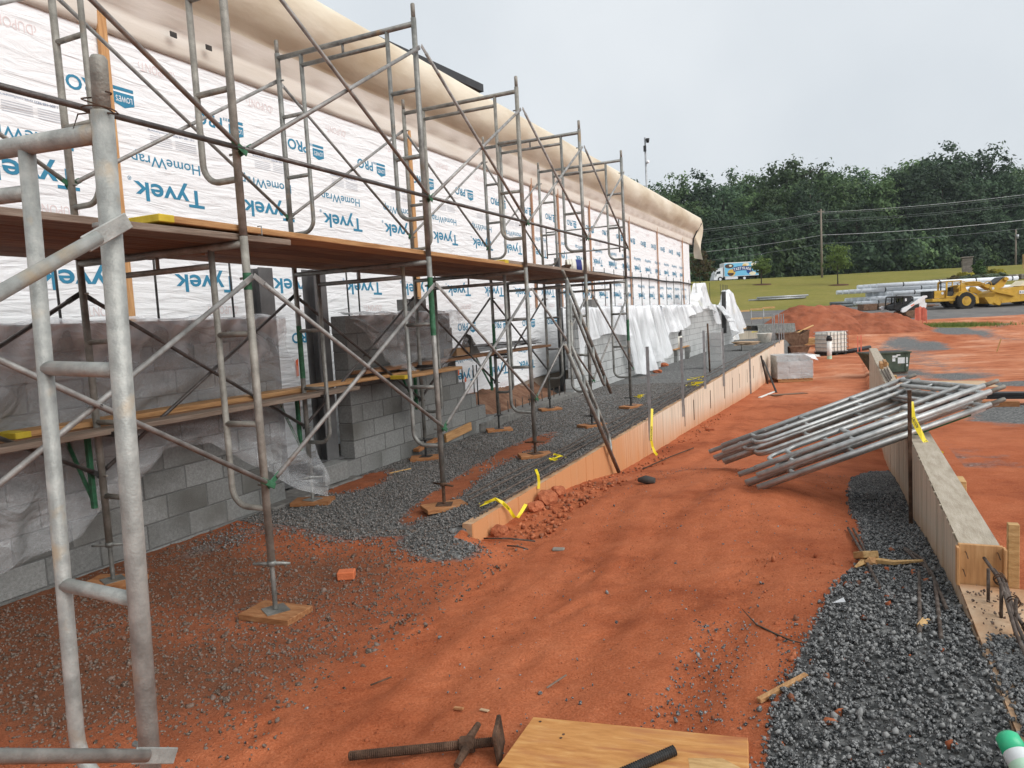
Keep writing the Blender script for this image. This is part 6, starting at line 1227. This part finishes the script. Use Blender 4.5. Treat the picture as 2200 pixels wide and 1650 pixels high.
# ---- trees
def leaves(n_cl, per, rx, ry, rz_, cz, size, seed, mat, squash=.55, shell=.55, cone=0.0):
    r = np.random.default_rng(seed); d = r.normal(size=(n_cl, 3)); d /= np.linalg.norm(d, axis=1)[:, None]; rad = (shell + (1 - shell) * r.random(n_cl)) * (1 + .28 * (r.random(n_cl) - .5))
    C = d * rad[:, None] * np.array([rx, ry, rz_])
    if cone: C[:, :2] *= np.clip(1 - cone * (C[:, 2:3] / rz_ + 1) / 2, .1, 1)
    cr = (.16 + .14 * r.random(n_cl)) * min(rx, rz_)
    P_ = (C[:, None] + r.normal(size=(n_cl, per, 3)) * cr[:, None, None] * np.array([.62, .62, .42])).reshape(-1, 3); N_ = len(P_); P_[:, 2] += cz
    s = size * r.uniform(.6, 1.3, N_)
    # leaves lie roughly on the surface of their clump, so that clump tops catch the light
    nrm = (P_ - np.repeat(C + np.array([0, 0, cz]), per, 0)); nrm /= np.maximum(np.linalg.norm(nrm, axis=1)[:, None], 1e-6); nrm = nrm + .5 * np.repeat(d, per, 0) + np.array([0, 0, .35]) + .55 * r.normal(size=(N_, 3)); nrm /= np.linalg.norm(nrm, axis=1)[:, None]
    a = np.cross(nrm, r.normal(size=(N_, 3))); a /= np.linalg.norm(a, axis=1)[:, None]; b = np.cross(nrm, a)
    V = np.stack([P_ - a * s[:, None], P_ + b * s[:, None] * .55, P_ + a * s[:, None], P_ - b * s[:, None] * .55], 1).reshape(-1, 3)
    return np_mesh('crown', V, np.arange(4 * N_).reshape(-1, 4), mat)
def trunk_mesh(h, r0, limbs, seed, mat='bark'):
    r = random.Random(seed); b = MB(); b.tube([(0, 0, -.3), (.03 * h * r.uniform(-1, 1), 0, h * .4), (.04 * h * r.uniform(-1, 1), .03 * h * r.uniform(-1, 1), h)], r0, 8, rs=[r0 * 1.25, r0 * .8, r0 * .25])
    for i in range(limbs):
        z = h * r.uniform(.35, .85); a = r.uniform(0, 6.28); l = h * r.uniform(.18, .32); b.tube([(0, 0, z), (l * .5 * math.cos(a), l * .5 * math.sin(a), z + l * .35), (l * math.cos(a), l * math.sin(a), z + l * .55)], r0 * .3, 5, rs=[r0 * .4, r0 * .25, r0 * .08])
    return b.mesh('trunk', mat, True)
VAR = []
for i in range(6):
    VAR.append((leaves(150, 34, 4.6, 4.6, 8.2, 12.5, .34, 200 + i, ('leaf_forest', 'leaf_forest', 'leaf_forest_pale')[i % 3], .8, .5), trunk_mesh(18, .30, 7, i)))
UND = [leaves(70, 34, 3.2, 2.6, 2.6, 2.3, .30, 300 + i, ('leaf_forest', 'leaf_forest_pale')[i % 2], .8, .4) for i in range(3)]
tops_x = [1250, 1365, 1420, 1480, 1560, 1620, 1680, 1730, 1790, 1860, 1930, 1990, 2060, 2110, 2150, 2200, 2400]; tops_y = [410, 392, 385, 375, 365, 352, 345, 328, 350, 372, 345, 330, 312, 325, 350, 345, 330]
def hor(px): return 648.4 - .0545 * (px - 1822)
kinds = ['broad dark tree in the wood behind the road', 'dense green tree in the wood behind the road', 'paler green tree in the wood behind the road']
def plant(px, d, v, hk, label_i):
    ty = np.interp(px, tops_x, tops_y); base = 6.2 if d < 140 else 6.6; H_ = ((hor(px) - ty) * d / FPX + CAMH - base) * hk; q = at(px, 600, d); s = H_ / 20.7
    r = thing('forest_tree', kinds[label_i], 'tree', TR(q.x, q.y, base) @ RZ(random.uniform(0, 6.28)) @ Matrix.Diagonal((s * random.uniform(.85, 1.1), s * random.uniform(.85, 1.1), s, 1)), 'wood behind the road: ' + kinds[label_i].split(' tree')[0])
    ob('crown', VAR[v][0], r); ob('trunk', VAR[v][1], r)
for i in range(24): v = random.randrange(6); plant(1280 + 46 * i + random.uniform(-12, 12), 150 + random.uniform(-4, 6), v, random.uniform(.94, 1.02), (0, 1, 2)[v % 3])
for i in range(24): v = random.randrange(6); plant(1300 + 45 * i + random.uniform(-14, 14), 137 + random.uniform(-4, 4), v, random.uniform(.70, .95), (0, 1, 2)[v % 3])
for i in range(24): v = random.choice((0, 1, 3, 4)); plant(1310 + 44 * i + random.uniform(-14, 14), 131 + random.uniform(-2, 2), v, random.uniform(.45, .72), (0, 1, 2)[v % 3])
for i in range(44):
    px = 1300 + 24 * i + random.uniform(-8, 8); q = at(px, 600, 127.5 + random.uniform(-1.5, 2)); s = random.uniform(.75, 1.5)
    r = thing('understorey_bush', 'bushy undergrowth at the foot of the wood behind the road', 'bush', TR(q.x, q.y, 5.9) @ RZ(random.uniform(0, 6.28)) @ Matrix.Diagonal((s, s, s * random.uniform(.8, 1.4), 1)), 'undergrowth behind the road'); ob('foliage', UND[i % 3], r)
def small_tree(px, py, d, H_, rx, mat, label, seed, mul=True, trunk=.4):
    q = at(px, py, d); g = gz(q.x, q.y); r = thing('lawn_tree', label, 'tree', (q.x, q.y, g)); ch = H_ * (1 - trunk)
    ob('crown', leaves(46, 30, rx, rx, ch / 2, H_ * trunk + ch / 2, .17, seed, mat, .8, .35, .35), r); ob('trunk', trunk_mesh(H_ * .85, .07, 8, seed), r)
    if mul: tag(solo('mulch_ring', MB().tube([(0, 0, -.3), (0, 0, .05), (0, 0, .12)], 1, 20, rs=[1.35, 1.25, .5]).mesh('mulch', 'mulch', True), 'brown mulch ring round ' + label.split(' on')[0].replace('young ', 'the young '), 'mulch', TR(q.x, q.y, g)))
small_tree(1800, 608, 92, 5.6, 2.0, 'leaf_young', 'young light green tree on the lawn in front of the utility pole', 11, True, .22)
small_tree(1636, 614, 98, 3.8, 1.45, 'leaf_young', 'young small tree on the lawn behind the truck tail', 12, True, .38)
small_tree(1506, 640, 90, 5.6, 1.7, 'leaf_copper', 'young coppery tree on the lawn ahead of the truck', 13, False, .2)
# ---- flower bed with stone pillar
q = at(2100, 606, 86); g = gz(q.x, q.y)
bedm = MB().tube([(0, 0, -.6), (0, 0, .35), (0, 0, .75)], 1, 24, rs=[6.2, 5.6, 2.0]).mesh('bed', 'mulch', True); solo('flower_bed', bedm, 'raised mulched bed with shrubs on the lawn', 'flower bed', TR(q.x, q.y + 4, g) @ Matrix.Diagonal((1, .6, 1, 1)))
for i in range(46):
    a = math.pi + math.pi * (i % 23) / 22; solo('bed_stone', bmesh_box((.75, .45, .30), 'bed_stone', .06), 'rough stone in the low wall round the shrub bed', 'stone', TR(q.x + 5.9 * math.cos(a), q.y + 4 + 3.7 * math.sin(a), g + .15 + .3 * (i // 23)) @ RZ(a + random.uniform(-.2, .2)), 'stones of the bed wall')
pil = thing('stone_pillar', 'stone sign pillar with cap behind the clipped shrub', 'pillar', (q.x - .3, q.y + 6, g + .3)); 
for c in range(9): ob('stone', bmesh_box((1.05 + random.uniform(-.06, .06), 1.0, .31), 'bed_stone', .04), pil, TR(random.uniform(-.03, .03), 0, .16 + .31 * c))
ob('cap', bmesh_box((1.3, 1.25, .14), 'bed_stone', .03), pil, TR(0, 0, 2.9))
def shrub(px, d, h, w, mat, label, seed, cone=0, group=None, zoff=.3):
    s_ = at(px, 600, d); r = thing('shrub', label, 'shrub', (s_.x, s_.y, gz(s_.x, s_.y) + zoff), group); ob('foliage', leaves(46, 34, w, w * .8, h / 2, h / 2, .13, seed, mat, .8, .45, cone), r)
shrub(2104, 87.5, 2.2, 1.15, 'leaf_hedge', 'dark green conical clipped shrub in the bed', 51, .75)
for i, px in enumerate((2067, 2080, 2128, 2140, 2135, 2150)): shrub(px, 87 + .4 * i, .75, .62, 'leaf_gold', 'low golden shrub in the bed', 60 + i, 0, 'golden shrubs')
for i, px in enumerate((2050, 2070, 2085, 2098, 2112, 2125, 2140, 2150)): shrub(px, 84.5, .85, .6, 'leaf_grey' if i else 'leaf_copper', 'grey green grass clump at the front of the bed' if i else 'reddish shrub at the edge of the bed', 70 + i, 0, 'front grasses' if i else None, .1)
# ---- utility poles, wires, camera mast
def upole(px, py, d, H_, label, arm=True):
    q = at(px, py, d); g = gz(q.x, q.y); r = thing('utility_pole', label, 'utility pole', (q.x, q.y, g)); ob('pole', MB().tube([(0, 0, -.5), (0, 0, H_)], .15, 10, rs=[.17, .11]).mesh('pole', 'pole_wood', True), r)
    if arm:
        ob('crossarm', bmesh_box((1.0, .1, .12), 'pole_wood', .004), r, TR(0, 0, H_ - .35) @ RZ(th))
        for x_ in (-.45, 0, .45): ob('insulator', MB().tube([(x_ * .9, x_ * .4, H_ - .3), (x_ * .9, x_ * .4, H_ - .12)], .06, 8).mesh('insulator', 'grey_pipe', True), r)
    else: ob('transformer', MB().tube([(.2, -.2, H_ - 1.6), (.2, -.2, H_ - .9)], .22, 10).mesh('transformer', 'strut_galv', True), r)
    return q, g
q, g = upole(1766, 596, 106, 9.9, 'leaning wooden utility pole on the lawn beside the young tree'); upole(2182, 575, 124, 6.5, 'far utility pole with a transformer near the wood', False)
for i, (yl, yc, yr_) in enumerate(((493, 456, 414), (498, 459, 419), (518, 473, 433), (524, 477, 437), (541, 505, 470), (561, 523, 488))):
    a = at(1420, yl + 8, 112); b = at(1766, yc, 105.9); c = at(2320, yr_ - 12, 101); pts = []
    for k in range(25):
        t = k / 24; pts.append(a.lerp(b, t) - Vector((0, 0, .35 * 4 * t * (1 - t))))
    for k in range(1, 29):
        t = k / 28; pts.append(b.lerp(c, t) - Vector((0, 0, .45 * 4 * t * (1 - t))))
    solo('power_line', MB().tube(pts, .022 if i < 4 else .03, 5).mesh('power_line', 'strut_galv' if i in (0, 4) else 'grey_pipe'), 'power line strung past the wooden utility pole', 'cable', None, 'power lines')
q = at(1390, 420, 46); zt_ = at(1388, 298, 46).z; r = thing('camera_mast', 'thin metal camera mast rising behind the building', 'mast', (q.x, q.y, gz(q.x, q.y)))
hm = zt_ - gz(q.x, q.y); ob('mast', MB().tube([(0, 0, 0), (0, 0, hm)], .06, 8).mesh('mast', 'strut_galv', True), r); ob('dome_camera', MB().tube([(.18, -.05, hm - .35), (.18, -.05, hm - .1)], .12, 12, rs=[.08, .13]).mesh('dome', 'black', True), r); ob('arm', MB().tube([(0, 0, hm - .08), (.2, -.05, hm - .08)], .035, 6).mesh('arm', 'white_paint'), r)
ob('lamp', MB().tube([(.05, 0, hm - 1.55), (.2, -.05, hm - 1.5)], .1, 8).mesh('lamp', 'white_paint', True), r); ob('radio_box', MB().box((.0, -.1, hm - .7), (.16, .12, .35)).mesh('radio', 'dark_steel'), r)

# ================================================================== FOREGROUND
def onpath(px, py): 
    z = 0.0
    for _ in range(6): p = at_z(px, py, z); z = gz(p.x, p.y)
    return Vector((p.x, p.y, z))
# plywood offcut
c0, c1 = onpath(1147, 1556), onpath(1608, 1603); ax = (c1 - c0); L_ = ax.length; ang = math.atan2(ax.y, ax.x); dn = Vector((math.sin(ang), -math.cos(ang), 0))
ply = thing('plywood_offcut', 'orange varnished plywood offcut on the path in the foreground', 'plywood', TR((c0 + c1) / 2 + Vector((0, 0, .022))) @ RZ(ang) @ Matrix.Rotation(-math.atan2(c1.z - c0.z, math.hypot(ax.x, ax.y)), 4, 'Y'))
ob('board', MB().prism([(-L_ / 2, 0), (L_ / 2, 0), (L_ / 2 + .05, -.30), (-L_ / 2 + .02, -.34)], -.009, .009, 'Z').mesh('board', 'plywood', bevel=.002), ply)
for (x_, y_) in ((-.24, -.10), (-.24, -.125), (-.37, -.03), (.12, -.2)): ob('nail_hole', MB().tube([(x_, y_, .0085), (x_, y_, .0105)], .006, 8).mesh('hole', 'rust'), ply)
ob('bare_patch', MB().add([(L_ / 2 - .17, -.16, .0098), (L_ / 2 - .06, -.14, .0098), (L_ / 2 + .02, -.19, .0098), (L_ / 2 + .03, -.26, .0098), (L_ / 2 - .08, -.27, .0098), (L_ / 2 - .15, -.22, .0098)], [(0, 1, 2, 3, 4, 5)]).mesh('bare_patch', 'wood_raw'), ply)
# screw jack lying
def screw(p0, p1, r, mat):
    n = int((p1 - p0).length / .0042); b = MB(); b.tube([p0.lerp(p1, i / n) for i in range(n + 1)], r, 12, rs=[r if i % 2 else r * .84 for i in range(n + 1)]); return b
a = onpath(752, 1640); b = onpath(1070, 1612); a.z += .03; b.z += .035; d = (b - a)
sj = thing('fallen_screw_jack', 'rusty screw jack lying on the path in the foreground', 'screw jack', TR(a)); z0 = Vector((0, 0, 0))
ob('screw', screw(z0, d, .0185, 'rust').mesh('screw', 'rust'), sj); nrm = d.normalized(); sd2 = nrm.cross(Vector((0, 0, 1))).normalized(); nut = d * .80
ob('handle_nut', MB().tube([nut - nrm * .025, nut + nrm * .025], .032, 8).mesh('nut', 'rust'), sj); ob('handle', MB().tube([nut + sd2 * .03, nut + sd2 * .12 - nrm * .02 + Vector((0, 0, -.005))], .014, 7, rs=[.017, .012]).mesh('handle', 'rust'), sj); ob('handle', MB().tube([nut - sd2 * .03, nut - sd2 * .10 + nrm * .03 + Vector((0, 0, .02))], .014, 7, rs=[.017, .012]).mesh('handle', 'rust'), sj)
ob('base_plate', MB().box((0, 0, 0), (.016, .15, .13)).mesh('plate', 'rust', bevel=.003), sj, along(d + nrm * .006, d + nrm))
a = onpath(1405, 1662); a.z += .05; b = onpath(1450, 1645); b.z += .055; solo('screw_end', screw(a - (b - a) * 1.5, b, .0185, 'dark_steel').mesh('screw_end', 'dark_steel'), 'black threaded rod end poking over the plywood offcut', 'threaded rod')
# spray can
p = onpath(2172, 1655); can = thing('spray_can', 'marking paint spray can with a green cap lying in the gravel', 'spray can', TR(p + Vector((.02, -.10, .055))) @ Matrix.Rotation(.35, 4, 'Z') @ Matrix.Rotation(math.radians(-62), 4, 'X'))
ob('body', MB().tube([(0, 0, -.12), (0, 0, .055), (0, 0, .07)], .034, 24, rs=[.034, .034, .03]).mesh('can', 'can_label', True), can); ob('cap', MB().tube([(0, 0, .06), (0, 0, .105), (0, 0, .115)], .033, 24, rs=[.033, .031, .022]).mesh('cap', 'can_green', True), can)
ob('label_band', MB().tube([(0, 0, .0), (0, 0, .028)], .0345, 24, cap=False).mesh('band', 'pvc_green', True), can); ob('orange_band', MB().tube([(0, 0, -.12), (0, 0, -.03)], .0346, 24, cap=False).mesh('oband', 'wood_stud', True), can)
# brick, timber bits, rebars on gravel
p = onpath(745, 1243); solo('brick', bmesh_box((.12, .09, .057), 'brick_red', .006), 'broken red brick lying by the scaffold foot', 'brick', TR(p + Vector((0, 0, .03))) @ RZ(.5))
def bar(px0, py0, px1, py1, r, mat, label, cat='rebar', up=.02, n=8, bend=0):
    a = onpath(px0, py0); b = onpath(px1, py1); a.z += up; b.z += up; m_ = (a + b) / 2 + Vector((bend, 0, .01)); return solo('loose_bar', MB().tube([a, m_, b], r, n).mesh('bar', mat, True), label, cat)
bar(1975, 1235, 1976, 1370, .0085, 'rebar', 'short rebar lying straight on the gravel bed'); bar(2008, 1255, 2022, 1380, .0085, 'rebar', 'short rebar beside the straight one on the gravel bed'); bar(1935, 1180, 2035, 1320, .009, 'rebar', 'curved rebar lying across the gravel bed', bend=.05); bar(1945, 1185, 2000, 1245, .009, 'rebar', 'second curved rebar on the gravel bed', bend=.03)
bar(1822, 1140, 1890, 1270, .009, 'rebar', 'rebar stub under the splintered timber'); bar(1833, 1142, 1862, 1200, .009, 'rebar', 'rebar stub ahead of the splintered timber'); bar(1040, 1162, 1150, 1168, .007, 'rebar', 'thin bar lying before the retaining wall end'); bar(1090, 1178, 1135, 1186, .006, 'rebar', 'short thin bar on the path before the retaining wall')
bar(1380, 978, 1490, 965, .009, 'rust', 'thin rusty bar along the foot of the retaining wall')
a = onpath(1860, 1212); sp = thing('splintered_timber', 'splintered timber offcut on the gravel edge', 'timber', TR(a + Vector((0, 0, .055))) @ RZ(1.9))
ob('block', bmesh_box((.17, .085, .04), 'wood_raw', .004), sp, Matrix.Rotation(.35, 4, 'Y')); ob('splinter', MB().tube([(-.06, 0, -.01), (-.14, -.10, .0), (-.17, -.24, .02)], .012, 5, rs=[.02, .015, .007]).mesh('splinter', 'wood_raw'), sp); ob('splinter', MB().tube([(-.06, .03, -.02), (-.12, .1, -.03)], .014, 5, rs=[.022, .006]).mesh('splinter', 'wood_raw'), sp); ob('torn_end', MB().tube([(-.08, 0, -.02), (-.11, 0, -.025)], .035, 7, rs=[.04, .02]).mesh('torn', 'wood_stud'), sp)
def stick(px0, py0, px1, py1, w, t, mat, label): 
    a = onpath(px0, py0); b = onpath(px1, py1); return solo('wood_stick', bmesh_box(((b - a).length, w, t), mat, .002), label, 'stick', along(a + Vector((0, 0, t / 2 + .006)), b + Vector((0, 0, t / 2 + .006))) @ TR((b - a).length / 2, 0, 0))
stick(1630, 1513, 1733, 1458, .022, .018, 'plank_new', 'brown wooden stick at the gravel edge'); stick(796, 1476, 842, 1458, .010, .006, 'rust', 'dark sliver of wood on the red path'); stick(1175, 1482, 1217, 1454, .009, .006, 'plank_old', 'grey sliver of wood on the red path'); stick(1978, 1355, 1990, 1340, .03, .02, 'wood_raw', 'small chip of wood on the gravel bed')
stick(976, 1526, 996, 1528, .016, .01, 'wood_pad', 'orange stone chip on the path'); stick(1032, 1528, 1050, 1532, .016, .006, 'plywood_far', 'pale wood chip on the path'); stick(1632, 855, 1665, 842, .08, .02, 'pvc', 'pale strip lying on the far path'); stick(1655, 850, 1730, 845, .25, .015, 'rust_bin', 'dark flattened sheet on the far path'); stick(2165, 1262, 2188, 1272, .03, .004, 'cream', 'scrap of pale paper beside the wooden stake')
p = onpath(1388, 1038); solo('worn_glove', MB().tube([p + Vector((-.08, .0, .03)), p + Vector((0, 0, .035)), p + Vector((.09, 0, .03))], .04, 8, rs=[.02, .045, .03]).mesh('glove', 'sack_dark', True), 'crumpled dark rag on the path by the retaining wall', 'rag'); 
p = onpath(1525, 925); solo('flat_stone', bmesh_box((.16, .1, .06), 'clay_lump', .02), 'flat brown stone at the foot of the retaining wall', 'stone', TR(p + Vector((0, 0, .03))) @ RZ(.3)); p = onpath(1200, 1183); solo('flat_stone', bmesh_box((.09, .05, .02), 'bed_stone', .006), 'small grey flat stone on the path', 'stone', TR(p + Vector((0, 0, .01))) @ RZ(.2))
p = onpath(1788, 1304); solo('plastic_scrap', MB().add([(0, 0, .02), (.06, .01, .03), (.05, .05, .035), (.01, .04, .015)], [(0, 1, 2, 3)]).mesh('scrap', 'plastic_milky'), 'crumpled scrap of clear plastic at the gravel edge', 'plastic scrap', TR(p))
pts = [onpath(*q) + Vector((0, 0, .008)) for q in ((1595, 1312), (1625, 1345), (1665, 1365), (1700, 1380), (1735, 1388))]; solo('root', MB().tube(pts, .004, 5, rs=[.002, .004, .005, .004, .002]).mesh('root', 'bark', True), 'thin root lying on the red path', 'root')
# ================================================================== HAZE
hm_ = bpy.data.materials.new('haze'); hm_.use_nodes = True; hn = hm_.node_tree; hn.nodes.clear()
ho = hn.nodes.new('ShaderNodeOutputMaterial'); hv = hn.nodes.new('ShaderNodeVolumePrincipled'); hv.inputs['Color'].default_value = (.86, .93, 1, 1); hv.inputs['Density'].default_value = .0002; hv.inputs['Anisotropy'].default_value = .2
hn.links.new(hv.outputs[0], ho.inputs['Volume'])
hme = MB().box((0, 60, 18), (900, 700, 60)).mesh('haze', 'black'); hme.materials.clear(); hme.materials.append(hm_)
tag(ob('haze', hme), kind='stuff')
